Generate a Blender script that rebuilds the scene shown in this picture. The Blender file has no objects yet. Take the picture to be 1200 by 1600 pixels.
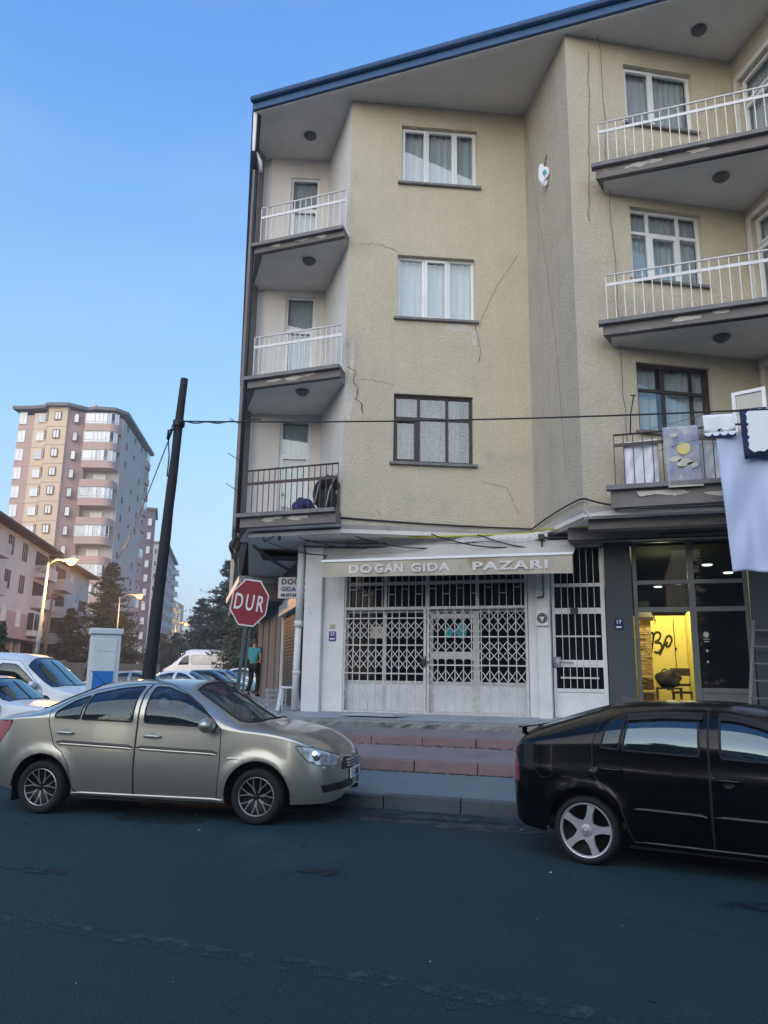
import bpy, bmesh, math, random
from math import sin, cos, pi, radians, atan2, hypot, sqrt
from mathutils import Vector, Matrix
from mathutils.geometry import delaunay_2d_cdt
random.seed(7)
scene = bpy.context.scene
col = scene.collection

# ------------------------------------------------------------------ camera
# world: x along the street, y away from the camera towards the shops, z up
cam_d = bpy.data.cameras.new('camera'); cam = bpy.data.objects.new('camera', cam_d); col.objects.link(cam)
cam_d.sensor_fit = 'VERTICAL'; cam_d.sensor_height = 24; cam_d.lens = 18
cam_d.clip_start = .05; cam_d.clip_end = 3000
PITCH, ROLL, YAW = radians(12.1), radians(-.9), radians(18)
cam.matrix_world = Matrix.Translation((0, 0, 1.6)) @ Matrix.Rotation(YAW, 4, 'Z') @ Matrix.Rotation(pi/2+PITCH, 4, 'X') @ Matrix.Rotation(-ROLL, 4, 'Z')
scene.camera = cam
def cw(X, D, z=0):
    "point X metres right of and D metres in front of the camera"
    return (X*cos(YAW)-D*sin(YAW), X*sin(YAW)+D*cos(YAW), z)

# ------------------------------------------------------------------ world and light
world = bpy.data.worlds.new('World'); scene.world = world; world.use_nodes = True
wn = world.node_tree; wn.nodes.clear()
wo = wn.nodes.new('ShaderNodeOutputWorld'); bg = wn.nodes.new('ShaderNodeBackground')
tc = wn.nodes.new('ShaderNodeTexCoord'); sx = wn.nodes.new('ShaderNodeSeparateXYZ')
rp = wn.nodes.new('ShaderNodeValToRGB'); ns = wn.nodes.new('ShaderNodeTexNoise')
mp = wn.nodes.new('ShaderNodeMapping'); mx = wn.nodes.new('ShaderNodeMix'); mx.data_type = 'RGBA'
wn.links.new(tc.outputs['Generated'], sx.inputs[0]); wn.links.new(sx.outputs['Z'], rp.inputs[0])
e = rp.color_ramp.elements
e[0].position = 0; e[0].color = (.44, .57, .82, 1)
e[1].position = .85; e[1].color = (.04, .22, .74, 1)
for p, c in ((.10, (.38, .60, .88)), (.28, (.31, .62, .95)), (.50, (.17, .47, .97)), (.66, (.08, .33, .92))):
    q = e.new(p); q.color = c+(1,)
mp.inputs['Scale'].default_value = (1.2, 1.2, 5); wn.links.new(tc.outputs['Generated'], mp.inputs[0]); wn.links.new(mp.outputs[0], ns.inputs[0])
ns.inputs['Scale'].default_value = 2.2; ns.inputs['Detail'].default_value = 4
cr = wn.nodes.new('ShaderNodeMapRange'); cr.inputs[1].default_value = .42; cr.inputs[2].default_value = .8; cr.inputs[4].default_value = .22
wn.links.new(ns.outputs[0], cr.inputs[0]); wn.links.new(cr.outputs[0], mx.inputs['Factor'])
wn.links.new(rp.outputs[0], mx.inputs['A']); mx.inputs['B'].default_value = (.55, .68, .88, 1)
SUN_E, SUN_AZ = radians(13), radians(186)
sk = wn.nodes.new('ShaderNodeTexSky'); sk.sky_type = 'NISHITA'; sk.sun_disc = False; sk.sun_elevation = SUN_E; sk.sun_rotation = SUN_AZ
bg2 = wn.nodes.new('ShaderNodeBackground'); ash = wn.nodes.new('ShaderNodeAddShader'); bg2.inputs[1].default_value = .062
wn.links.new(sk.outputs[0], bg2.inputs[0]); wn.links.new(mx.outputs['Result'], bg.inputs[0])
wn.links.new(bg.outputs[0], ash.inputs[0]); wn.links.new(bg2.outputs[0], ash.inputs[1]); wn.links.new(ash.outputs[0], wo.inputs[0])
bg.inputs[1].default_value = .42
sun_d = bpy.data.lights.new('sun', 'SUN'); sun = bpy.data.objects.new('sun', sun_d); col.objects.link(sun)
sun_d.energy = 1.45; sun_d.angle = radians(85); sun_d.color = (1, .92, .80)
LE = radians(30)   # the glow of the set sun, seen as one broad soft source above the roofs behind the viewer
sun.rotation_euler = Vector((cos(LE)*sin(SUN_AZ), cos(LE)*cos(SUN_AZ), sin(LE))).to_track_quat('Z', 'Y').to_euler()
scene.view_settings.view_transform = 'Standard'; scene.view_settings.look = 'None'
scene.view_settings.exposure = .84; scene.view_settings.gamma = 1

# ------------------------------------------------------------------ materials
def mat(name, c, rough=.8, c2=None, scale=6, stretch=(1, 1, 1), bump=0, bscale=40, bstretch=None, metal=0, spec=.5, coat=0, fine=0, bdist=.02, streak=0, fscale=60, dirt=0, emit=None, estr=0, alpha=1, blotch=None):
    m = bpy.data.materials.new(name); m.use_nodes = True; nt = m.node_tree; b = nt.nodes['Principled BSDF']
    N = nt.nodes.new; L = nt.links.new
    b.inputs['Roughness'].default_value = rough; b.inputs['Metallic'].default_value = metal
    b.inputs['Specular IOR Level'].default_value = spec; b.inputs['Coat Weight'].default_value = coat
    b.inputs['Base Color'].default_value = (*c, 1)
    if coat: b.inputs['Coat Roughness'].default_value = .04
    g = N('ShaderNodeNewGeometry')
    if c2:
        mpn = N('ShaderNodeMapping'); mpn.inputs['Scale'].default_value = stretch; L(g.outputs['Position'], mpn.inputs[0])
        n = N('ShaderNodeTexNoise'); n.inputs['Scale'].default_value = scale; n.inputs['Detail'].default_value = 6; n.inputs['Roughness'].default_value = .62; L(mpn.outputs[0], n.inputs[0])
        r = N('ShaderNodeMapRange'); r.inputs[1].default_value = .32; r.inputs[2].default_value = .68; L(n.outputs[0], r.inputs[0])
        x = N('ShaderNodeMix'); x.data_type = 'RGBA'; L(r.outputs[0], x.inputs['Factor']); x.inputs['A'].default_value = (*c, 1); x.inputs['B'].default_value = (*c2, 1)
        out = x.outputs['Result']
        if blotch:
            n2 = N('ShaderNodeTexNoise'); n2.inputs['Scale'].default_value = blotch[1]; n2.inputs['Detail'].default_value = 8; n2.inputs['Roughness'].default_value = .6; L(g.outputs['Position'], n2.inputs[0])
            r2 = N('ShaderNodeMapRange'); r2.inputs[1].default_value = blotch[2]; r2.inputs[2].default_value = blotch[2]+.08; L(n2.outputs[0], r2.inputs[0])
            x2 = N('ShaderNodeMix'); x2.data_type = 'RGBA'; L(r2.outputs[0], x2.inputs['Factor']); L(out, x2.inputs['A']); x2.inputs['B'].default_value = (*blotch[0], 1); out = x2.outputs['Result']
        if fine:
            n3 = N('ShaderNodeTexNoise'); n3.inputs['Scale'].default_value = fscale; n3.inputs['Detail'].default_value = 3; L(g.outputs['Position'], n3.inputs[0])
            hs = N('ShaderNodeHueSaturation'); r3 = N('ShaderNodeMapRange'); r3.inputs[3].default_value = 1-fine; r3.inputs[4].default_value = 1+fine; r3.inputs[1].default_value = .3; r3.inputs[2].default_value = .7
            L(n3.outputs[0], r3.inputs[0]); L(r3.outputs[0], hs.inputs['Value']); L(out, hs.inputs['Color']); out = hs.outputs[0]
        if streak:
            m4 = N('ShaderNodeMapping'); m4.inputs['Scale'].default_value = (3.5, 3.5, .22); L(g.outputs['Position'], m4.inputs[0])
            n4 = N('ShaderNodeTexNoise'); n4.inputs['Scale'].default_value = 1.3; n4.inputs['Detail'].default_value = 7; n4.inputs['Roughness'].default_value = .7; L(m4.outputs[0], n4.inputs[0])
            r4 = N('ShaderNodeMapRange'); r4.inputs[1].default_value = .48; r4.inputs[2].default_value = .75; r4.inputs[3].default_value = 1; r4.inputs[4].default_value = 1-streak
            h4 = N('ShaderNodeHueSaturation'); L(n4.outputs[0], r4.inputs[0]); L(r4.outputs[0], h4.inputs['Value']); L(out, h4.inputs['Color']); out = h4.outputs[0]
        L(out, b.inputs['Base Color'])
    if bump:
        mpb = N('ShaderNodeMapping'); mpb.inputs['Scale'].default_value = bstretch or (1, 1, 1); L(g.outputs['Position'], mpb.inputs[0])
        nb = N('ShaderNodeTexNoise'); nb.inputs['Scale'].default_value = bscale; nb.inputs['Detail'].default_value = 5; L(mpb.outputs[0], nb.inputs[0])
        bp = N('ShaderNodeBump'); bp.inputs['Strength'].default_value = bump; bp.inputs['Distance'].default_value = bdist; L(nb.outputs[0], bp.inputs['Height']); L(bp.outputs[0], b.inputs['Normal'])
    if emit: b.inputs['Emission Color'].default_value = (*emit, 1); b.inputs['Emission Strength'].default_value = estr
    return m
def glassmat(name, tint, refl=.06, trans=.75, rough=.02, ior=1.45, gcol=(1, 1, 1)):
    m = bpy.data.materials.new(name); m.use_nodes = True; nt = m.node_tree; nt.nodes.clear(); N = nt.nodes.new; L = nt.links.new
    o = N('ShaderNodeOutputMaterial'); t = N('ShaderNodeBsdfTransparent'); t.inputs[0].default_value = (*tint, 1)
    d = N('ShaderNodeBsdfDiffuse'); d.inputs[0].default_value = (.015, .02, .025, 1)
    gl = N('ShaderNodeBsdfGlossy'); gl.inputs['Roughness'].default_value = rough; gl.inputs[0].default_value = (*gcol, 1)
    a = N('ShaderNodeMixShader'); a.inputs[0].default_value = trans; L(d.outputs[0], a.inputs[1]); L(t.outputs[0], a.inputs[2])
    f = N('ShaderNodeLayerWeight'); f.inputs[0].default_value = .5
    pw = N('ShaderNodeMath'); pw.operation = 'POWER'; pw.inputs[1].default_value = 4; L(f.outputs['Facing'], pw.inputs[0])
    ad = N('ShaderNodeMath'); ad.operation = 'ADD'; ad.use_clamp = True; ad.inputs[1].default_value = refl+.02; L(pw.outputs[0], ad.inputs[0])
    x = N('ShaderNodeMixShader'); L(ad.outputs[0], x.inputs[0]); L(a.outputs[0], x.inputs[1]); L(gl.outputs[0], x.inputs[2]); L(x.outputs[0], o.inputs[0])
    return m
M = {}
M['stucco'] = mat('stucco', (.57, .52, .41), .95, (.51, .465, .37), 1.1, bump=1.0, bscale=22, bstretch=(1, 1, 2.8), bdist=.022, fine=.13, fscale=40, streak=.07, blotch=((.46, .43, .36), .55, .62))
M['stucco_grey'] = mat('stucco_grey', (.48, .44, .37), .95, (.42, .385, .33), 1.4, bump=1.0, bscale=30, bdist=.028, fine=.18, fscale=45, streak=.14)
M['plaster'] = mat('plaster', (.68, .66, .64), .85, (.60, .58, .56), 1.5, bump=.2, bscale=20)
M['patch'] = mat('patch', (.60, .58, .54), .9, (.48, .46, .42), 8, bump=.4)
M['ceiling'] = mat('ceiling_plaster', (.72, .70, .68), .9, (.62, .60, .58), 1.2, bump=.2, bscale=10, blotch=((.50, .49, .48), 2.3, .66))
M['slab'] = mat('slab_paint', (.16, .145, .145), .85, (.21, .195, .19), 3, bump=.4, bscale=14, blotch=((.36, .34, .32), 2.0, .70))
M['cap'] = mat('slab_cap', (.22, .22, .22), .8, (.15, .15, .16), 5, bump=.3)
M['roofblue'] = mat('blue_sheet', (.006, .055, .17), .5, (.01, .075, .22), 4, bump=.2, bscale=8)
M['tile'] = mat('roof_tile', (.11, .07, .06), .9, (.07, .05, .045), 3, bump=.5)
M['white'] = mat('white_paint', (.74, .75, .76), .5, (.62, .63, .64), 4, bump=.1)
M['upvc'] = mat('upvc', (.78, .80, .82), .35, (.70, .72, .74), 2)
M['brownframe'] = mat('brown_frame', (.045, .028, .03), .5, (.03, .02, .022), 8)
M['railwhite'] = mat('rail_white', (.72, .73, .75), .5, (.58, .58, .60), 12)
M['raildark'] = mat('rail_dark', (.05, .032, .035), .6, (.07, .05, .05), 12)
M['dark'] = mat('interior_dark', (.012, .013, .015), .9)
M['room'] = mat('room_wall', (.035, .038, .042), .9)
M['curtain'] = mat('net_curtain', (.74, .78, .82), .9, (.64, .68, .73), 3, (6, 6, .4))
M['curtain2'] = mat('string_curtain', (.20, .25, .25), .9, (.05, .08, .08), 9, (5, 5, .2))
M['glass'] = glassmat('window_glass', (.92, .96, .97), .06, .9)
M['glass_dark'] = glassmat('shop_glass', (.45, .5, .5), -.012, .55)
M['glass_far'] = mat('far_glass', (.62, .66, .68), .15, (.42, .48, .52), 1.5)
M['glass_farw'] = mat('far_curtained_glass', (.88, .89, .88), .35, (.78, .80, .82), .8)
M['lamp'] = mat('lamp_bowl', (.10, .10, .11), .3)
M['whitewall'] = mat('shop_white', (.68, .69, .70), .75, (.57, .59, .60), 2.2, bump=.3, bscale=14, blotch=((.40, .41, .42), 3, .66))
M['grillepaint'] = mat('grille_paint', (.62, .62, .61), .55, (.44, .42, .40), 14, blotch=((.30, .20, .14), 9, .68))
M['kick'] = mat('kick_panel', (.66, .68, .70), .6, (.56, .58, .60), 5, bump=.2)
M['darkwall'] = mat('dark_wall', (.045, .06, .068), .7, (.045, .06, .07), 2, bump=.2)
M['cafeframe'] = mat('cafe_frame', (.12, .13, .13), .4, (.09, .10, .10), 3)
M['yellow'] = mat('yellow_wall', (.75, .66, .22), .8, (.68, .58, .18), 3)
M['stone'] = mat('stone_cladding', (.42, .33, .20), .85, (.20, .13, .06), 14, bump=.5)
M['blackpaint'] = mat('black_paint', (.012, .011, .010), .5)
M['yellowwood'] = mat('yellow_wood', (.65, .50, .16), .6, (.50, .38, .10), 9)
M['darkwood'] = mat('dark_wood', (.05, .022, .012), .5, (.03, .014, .008), 9)
M['fabricbag'] = mat('bag_fabric', (.008, .009, .011), .7, (.016, .017, .02), 20, bump=.3)
M['asphalt'] = mat('asphalt', (.012, .040, .051), .82, (.008, .030, .042), .45, bump=1, bscale=80, fine=.6, fscale=62, blotch=((.020, .052, .058), .35, .56), spec=.3)
M['paint'] = mat('worn_road_paint', (.022, .054, .068), .85, (.015, .044, .057), 3.0, fine=.3, bump=.5, bscale=90)
M['patchroad'] = mat('road_patch', (.032, .048, .062), .85, (.018, .040, .050), 1.5, bump=.6, bscale=60, fine=.25, blotch=((.02, .026, .034), 1.3, .60))
M['pave'] = mat('pavement', (.135, .175, .20), .85, (.10, .14, .165), 1.4, bump=.4, bscale=30, fine=.12)
M['pave2'] = mat('pavement_lilac', (.20, .185, .20), .85, (.15, .145, .16), 1.6, bump=.4, bscale=30, fine=.12, blotch=((.12, .12, .12), 1.6, .62))
M['pink'] = mat('pink_kerb', (.215, .145, .15), .85, (.16, .12, .125), 2.2, bump=.4, bscale=26, fine=.15, blotch=((.11, .09, .085), 3, .63))
M['kerb'] = mat('grey_kerb', (.075, .095, .11), .85, (.055, .07, .085), 3, bump=.4, bscale=30, fine=.15, blotch=((.13, .14, .14), 3, .66))
M['ledge'] = mat('rough_concrete', (.24, .25, .24), .9, (.14, .155, .15), 5, bump=1, bscale=12, fine=.2, blotch=((.08, .10, .08), 4, .6))
M['platform'] = mat('platform_concrete', (.30, .33, .37), .85, (.22, .25, .29), 1.5, bump=.3, bscale=20, fine=.1)
M['moss'] = mat('moss', (.035, .05, .018), .95, (.07, .06, .03), 14)
M['awning'] = mat('awning_cloth', (.46, .42, .34), .85, (.36, .33, .28), 2.5, blotch=((.30, .25, .17), 1.6, .58))
M['awninglt'] = mat('awning_fabric_light', (.50, .50, .48), .8, (.42, .42, .41), 3)
M['letter'] = mat('faded_letter', (.66, .66, .65), .8, (.52, .51, .48), 14)
M['metalgrey'] = mat('galvanised', (.42, .45, .48), .45, (.34, .37, .40), 6, metal=.3)
M['cable'] = mat('black_cable', (.010, .013, .02), .6)
M['cabley'] = mat('yellow_cable', (.42, .42, .06), .6)
M['wire'] = mat('thin_wire', (.16, .15, .14), .7)
M['pole'] = mat('pole_wood', (.016, .017, .024), .8, (.010, .010, .015), 3, (4, 4, .6), bump=.6, bscale=20)
M['signred'] = mat('sign_red', (.22, .006, .018), .5, (.18, .005, .015), 2)
M['signwhite'] = mat('sign_white', (.66, .64, .66), .5)
M['signpost'] = mat('sign_post', (.035, .065, .07), .5, (.05, .08, .085), 6)
M['blue'] = mat('blue_poster', (.01, .14, .48), .6, (.02, .18, .55), 4)
M['plateblue'] = mat('plate_blue', (.02, .05, .22), .5)
M['cabinet'] = mat('cabinet_paint', (.62, .68, .72), .55, (.52, .59, .63), 2, blotch=((.34, .38, .40), 3, .68))
M['silver'] = mat('silver_paint', (.41, .41, .36), .28, metal=.72, coat=.8)
M['black'] = mat('black_car_paint', (.0006, .0010, .0018), .2, coat=.22, spec=.25)
M['whitecar'] = mat('white_car_paint', (.58, .66, .74), .35, coat=.5)
M['blind'] = mat('greyblue_car_paint', (.16, .24, .28), .35, coat=.5)
M['carglass'] = glassmat('car_glass', (.42, .52, .58), .05, .72, gcol=(.72, .86, .95))
M['carglass2'] = glassmat('car_glass_sheen', (.2, .28, .32), .16, .35, gcol=(.55, .74, .82))
M['rubber'] = mat('rubber', (.010, .010, .012), .75)
M['trim'] = mat('black_trim', (.012, .013, .015), .45)
M['tyre'] = mat('tyre', (.006, .007, .009), .85, bump=.3, bscale=60)
M['rimdark'] = mat('rim_dark', (.008, .008, .009), .4, metal=.2)
M['rimcut'] = mat('rim_machined', (.50, .48, .46), .28, metal=.8)
M['rimsilver'] = mat('rim_silver', (.46, .47, .49), .36, metal=.5)
M['headlight'] = mat('headlight_lens', (.62, .70, .72), .08, (.25, .30, .32), 16, metal=.35, coat=1)
M['headbulb'] = mat('headlight_reflector', (.85, .88, .88), .12, metal=.9)
M['taillight'] = mat('tail_light_lens', (.30, .004, .018), .1, (.18, .002, .01), 20, coat=1)
M['amber'] = mat('amber_lens', (.7, .2, .03), .2, coat=1)
M['seat'] = mat('seat_fabric', (.05, .055, .06), .9)
M['plate'] = mat('number_plate', (.60, .62, .62), .5)
M['sheet'] = mat('white_sheet', (.50, .58, .78), .9, (.44, .53, .76), 1.0, bump=.15, bscale=5)
M['navy'] = mat('navy_cloth', (.012, .022, .085), .9)
M['scallop'] = mat('scallop_white', (.72, .76, .84), .9)
M['skin'] = mat('skin', (.38, .22, .15), .6)
M['hair'] = mat('grey_hair', (.12, .11, .10), .9)
M['teal'] = mat('teal_shirt', (.07, .36, .40), .9, (.05, .28, .33), 5)
M['trouser'] = mat('dark_trousers', (.012, .014, .018), .9)
M['bluebag'] = mat('blue_fabric', (.02, .035, .16), .8, (.015, .025, .10), 8)
M['shutter'] = mat('green_shutter', (.016, .034, .032), .5, (.012, .026, .026), 3)
M['beige'] = mat('beige_boards', (.20, .165, .14), .8, (.15, .125, .11), 3, (1, 1, .3))
M['plasticwhite'] = mat('white_plastic', (.58, .62, .66), .5)
M['leaf'] = mat('pine_needles', (.030, .055, .038), .9, (.055, .078, .045), .5)
M['leafblue'] = mat('blue_pine_needles', (.018, .050, .052), .9, (.030, .075, .072), .5)
M['bark'] = mat('bark', (.05, .035, .025), .95, (.03, .022, .018), 4)
M['bush'] = mat('bush_leaves', (.03, .05, .022), .9, (.05, .07, .03), 1)
M['fpurple'] = mat('tower_purple', (.55, .38, .34), .9, (.51, .36, .32), .3)
M['fochre'] = mat('tower_ochre', (.74, .58, .42), .9, (.70, .55, .40), .3)
M['fgrey'] = mat('tower_side_grey', (.56, .50, .45), .9, (.48, .43, .39), .35, blotch=((.46, .45, .44), .3, .58))
M['fdpurple'] = mat('second_tower_purple', (.21, .17, .21), .9, (.19, .15, .19), .3)
M['fband'] = mat('tower_band', (.52, .42, .34), .9)
M['fwhite'] = mat('far_white_render', (.60, .59, .56), .9, (.50, .50, .49), .4)
M['fyellow'] = mat('far_yellow_render', (.55, .42, .24), .9, (.48, .37, .22), .3)
M['frow'] = mat('row_house_render', (.64, .63, .62), .9, (.57, .56, .56), .5, bump=.2, blotch=((.25, .25, .26), .6, .62))
M['frow2'] = mat('row_house_pinkish', (.58, .54, .51), .9, (.50, .47, .45), .5, bump=.2, blotch=((.27, .27, .27), .6, .6))
M['fpink'] = mat('row_house_pink', (.48, .38, .37), .9, (.44, .35, .34), .5)
M['fwin'] = mat('far_window_dark', (.05, .06, .07), .15)
M['fframe'] = mat('far_frame_white', (.78, .79, .80), .6)
M['fframeb'] = mat('far_frame_brown', (.16, .09, .07), .7)
M['lamplit'] = mat('sodium_lamp', (1, .6, .2), .5, emit=(1, .27, .015), estr=30)
M['spot'] = mat('ceiling_spot', (1, 1, 1), .5, emit=(1, .97, .85), estr=14)
M['bulblit'] = mat('bare_bulb', (1, 1, 1), .5, emit=(1, 1, 1), estr=3)
M['crack'] = mat('crack', (.14, .125, .105), 1)
M['litter'] = mat('litter', (.45, .48, .48), .8)
def worn(name, thr, sc):
    m = M[name]; nt = m.node_tree; N = nt.nodes.new; L = nt.links.new; o = nt.nodes['Material Output']; b = nt.nodes['Principled BSDF']
    g = N('ShaderNodeNewGeometry'); n = N('ShaderNodeTexNoise'); n.inputs['Scale'].default_value = sc; n.inputs['Detail'].default_value = 9; n.inputs['Roughness'].default_value = .75; L(g.outputs['Position'], n.inputs[0])
    r = N('ShaderNodeMapRange'); r.inputs[1].default_value = thr-.06; r.inputs[2].default_value = thr+.10; L(n.outputs[0], r.inputs[0]); t = N('ShaderNodeBsdfTransparent'); x = N('ShaderNodeMixShader'); L(r.outputs[0], x.inputs[0]); L(t.outputs[0], x.inputs[1]); L(b.outputs[0], x.inputs[2]); L(x.outputs[0], o.inputs[0])
M['stain'] = mat('oil_stain', (.006, .008, .012), .6, (.010, .013, .018), 6); worn('stain', .50, 9); worn('paint', .50, 7); worn('patchroad', .44, 3)

# ------------------------------------------------------------------ mesh helpers
class MB:
    def __init__(s): s.v = []; s.f = []; s.T = Matrix()
    def add(s, vs, fs):
        n = len(s.v); s.v += [tuple(s.T @ Vector(p)) for p in vs]; s.f += [tuple(i+n for i in f) for f in fs]; return s
    def box(s, x0, x1, y0, y1, z0, z1):
        v = [(x, y, z) for z in (z0, z1) for y in (y0, y1) for x in (x0, x1)]
        return s.add(v, [(0, 2, 3, 1), (4, 5, 7, 6), (0, 1, 5, 4), (2, 6, 7, 3), (0, 4, 6, 2), (1, 3, 7, 5)])
    def bar(s, a, b, w, h=None, up=(0, 0, 1)):
        a, b = Vector(a), Vector(b); d = (b-a).normalized(); h = h or w
        u = Vector(up); 
        if abs(d.dot(u)) > .97: u = Vector((0, 1, 0))
        r = d.cross(u).normalized()*w/2; q = r.cross(d).normalized()*h/2
        v = [p+i*r+j*q for p in (a, b) for i, j in ((-1, -1), (1, -1), (1, 1), (-1, 1))]
        return s.add(v, [(3, 2, 1, 0), (4, 5, 6, 7), (0, 1, 5, 4), (1, 2, 6, 5), (2, 3, 7, 6), (3, 0, 4, 7)])
    def tube(s, pts, r, n=6, closed=False):
        pts = [Vector(p) for p in pts]; R = r if hasattr(r, '__len__') else [r]*len(pts); vs = []; fs = []; m = len(pts)
        prev = None
        for i, p in enumerate(pts):
            a = pts[i-1] if (i or closed) else p; b = pts[(i+1) % m] if (i < m-1 or closed) else p
            d = (b-a); d = d.normalized() if d.length > 1e-9 else Vector((0, 0, 1))
            if prev is None:
                u = Vector((0, 0, 1)) if abs(d.z) < .9 else Vector((1, 0, 0)); u = (u-d*u.dot(d)).normalized()
            else:
                u = prev-d*prev.dot(d); u = u.normalized() if u.length > 1e-6 else Vector((1, 0, 0))
            prev = u; w = d.cross(u)
            for k in range(n):
                t = 2*pi*k/n; vs.append(p+(u*cos(t)+w*sin(t))*R[i])
        for i in range(m if closed else m-1):
            j = (i+1) % m
            for k in range(n): fs.append((i*n+k, i*n+(k+1) % n, j*n+(k+1) % n, j*n+k))
        if not closed: fs += [tuple(range(n))[::-1], tuple((m-1)*n+k for k in range(n))]
        return s.add(vs, fs)
    def prism(s, poly, z0, z1):
        "poly counter-clockwise in xy; z0/z1 numbers or functions of (x, y)"
        n = len(poly); f0 = z0 if callable(z0) else (lambda x, y: z0); f1 = z1 if callable(z1) else (lambda x, y: z1)
        v = [(x, y, f0(x, y)) for x, y in poly]+[(x, y, f1(x, y)) for x, y in poly]
        return s.add(v, [tuple(range(n))[::-1], tuple(range(n, 2*n))]+[(i, (i+1) % n, n+(i+1) % n, n+i) for i in range(n)])
    def slabxz(s, poly, y0, y1):
        "polygon given in xz, thickness along y"
        n = len(poly); v = [(x, y0, z) for x, z in poly]+[(x, y1, z) for x, z in poly]
        return s.add(v, [tuple(range(n)), tuple(range(n, 2*n))[::-1]]+[(i, n+i, n+(i+1) % n, (i+1) % n) for i in range(n)])
    def lathe(s, prof, n=24, axis='z', c=(0, 0, 0)):
        vs = []; fs = []; m = len(prof)
        for k in range(n):
            t = 2*pi*k/n
            for r, h in prof:
                p = (r*cos(t), r*sin(t), h) if axis == 'z' else (r*cos(t), h, r*sin(t)) if axis == 'y' else (h, r*cos(t), r*sin(t))
                vs.append((p[0]+c[0], p[1]+c[1], p[2]+c[2]))
        for k in range(n):
            j = (k+1) % n
            for i in range(m-1): fs.append((k*m+i, j*m+i, j*m+i+1, k*m+i+1))
        return s.add(vs, fs)
    def mesh(s, name, m, smooth=False):
        me = bpy.data.meshes.new(name); me.from_pydata(s.v, [], s.f); me.materials.append(m)
        bm = bmesh.new(); bm.from_mesh(me); bmesh.ops.recalc_face_normals(bm, faces=bm.faces); bm.to_mesh(me); bm.free()
        if smooth: me.polygons.foreach_set('use_smooth', [True]*len(me.polygons))
        me.update(); return me
def loc_of(o):
    v = Vector((0, 0, 0))
    while o: v += o.location; o = o.parent
    return v
def link(name, me, parent=None, loc=None, rz=0):
    o = bpy.data.objects.new(name, me); col.objects.link(o)
    if parent: o.parent = parent
    if loc is not None: o.location = loc
    if rz: o.rotation_euler = (0, 0, rz)
    return o
def obj(name, mb, m, parent=None, smooth=False, loc=None, rz=0, bevel=0):
    o = link(name, mb.mesh(name, m, smooth), parent, loc, rz)
    if bevel:
        b = o.modifiers.new('bevel', 'BEVEL'); b.width = bevel; b.segments = 2; b.limit_method = 'ANGLE'
    return o
def wobj(name, mb, m, parent, smooth=False, bevel=0):
    "mesh given in world coordinates under an unrotated parent"
    L = loc_of(parent); mb.v = [(x-L.x, y-L.y, z-L.z) for x, y, z in mb.v]
    return obj(name, mb, m, parent, smooth, bevel=bevel)
def tag(o, label=None, cat=None, group=None, kind=None):
    if label: o['label'] = label
    if cat: o['category'] = cat
    if group: o['group'] = group
    if kind: o['kind'] = kind
    return o
def thing(name, label, cat, loc=(0, 0, 0), rz=0, group=None):
    return tag(link(name, None, None, loc, rz), label, cat, group)
def struct(name, mb, m, smooth=False): return tag(obj(name, mb, m, None, smooth), kind='structure')
def copy_tree(o, parent=None):
    c = o.copy(); col.objects.link(c)
    if parent: c.parent = parent
    for ch in list(o.children): copy_tree(ch, c)
    return c
def text_mesh(body, size, m, depth=.004, bold=0, align='CENTER', xs=1, spacing=1, shear=0):
    cu = bpy.data.curves.new('txt', 'FONT'); cu.body = body; cu.size = size; cu.extrude = depth; cu.offset = bold; cu.align_x = align; cu.align_y = 'CENTER'
    cu.space_character = spacing; cu.resolution_u = 3; cu.shear = shear
    o = bpy.data.objects.new('txt', cu); col.objects.link(o)
    dg = bpy.context.evaluated_depsgraph_get(); me = bpy.data.meshes.new_from_object(o.evaluated_get(dg)); bpy.data.objects.remove(o); bpy.data.curves.remove(cu)
    me.transform(Matrix.Diagonal((xs, 1, 1, 1))); me.transform(Matrix.Rotation(pi/2, 4, 'X')); me.materials.clear(); me.materials.append(m); return me
def fit(me, w, h):
    X = [v.co.x for v in me.vertices]; Z = [v.co.z for v in me.vertices]; kx = w/(max(X)-min(X)); kz = h/(max(Z)-min(Z)); cx = (max(X)+min(X))/2; cz = (max(Z)+min(Z))/2
    for v in me.vertices: v.co.x = (v.co.x-cx)*kx; v.co.z = (v.co.z-cz)*kz
def sm(a, b, x):
    t = min(1, max(0, (x-a)/(b-a))); return t*t*(3-2*t)

# ------------------------------------------------------------------ ground
def gz(x, y):
    D = -x*sin(YAW)+y*cos(YAW); X = x*cos(YAW)+y*sin(YAW)
    return .85*sm(9.5, 75, D)*sm(0.5, 3.0, -X-.0) if True else 0
nx = 70; ny = 70
gx = [-40+i*.9 for i in range(71)]; 
xs = [-700, -400, -220, -140, -100, -80, -65, -50]+[-42+i*1.4 for i in range(45)]+[25, 40, 80, 200, 500]
ys = [-600, -200, -60, -20, -5]+[0+i*1.5 for i in range(40)]+[65, 75, 90, 110, 140, 180, 260, 400, 700]
g = MB()
g.add([(x, y, gz(x, y)) for y in ys for x in xs], [(j*len(xs)+i, j*len(xs)+i+1, (j+1)*len(xs)+i+1, (j+1)*len(xs)+i) for j in range(len(ys)-1) for i in range(len(xs)-1)])
struct('road', g, M['asphalt'], True)
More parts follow.
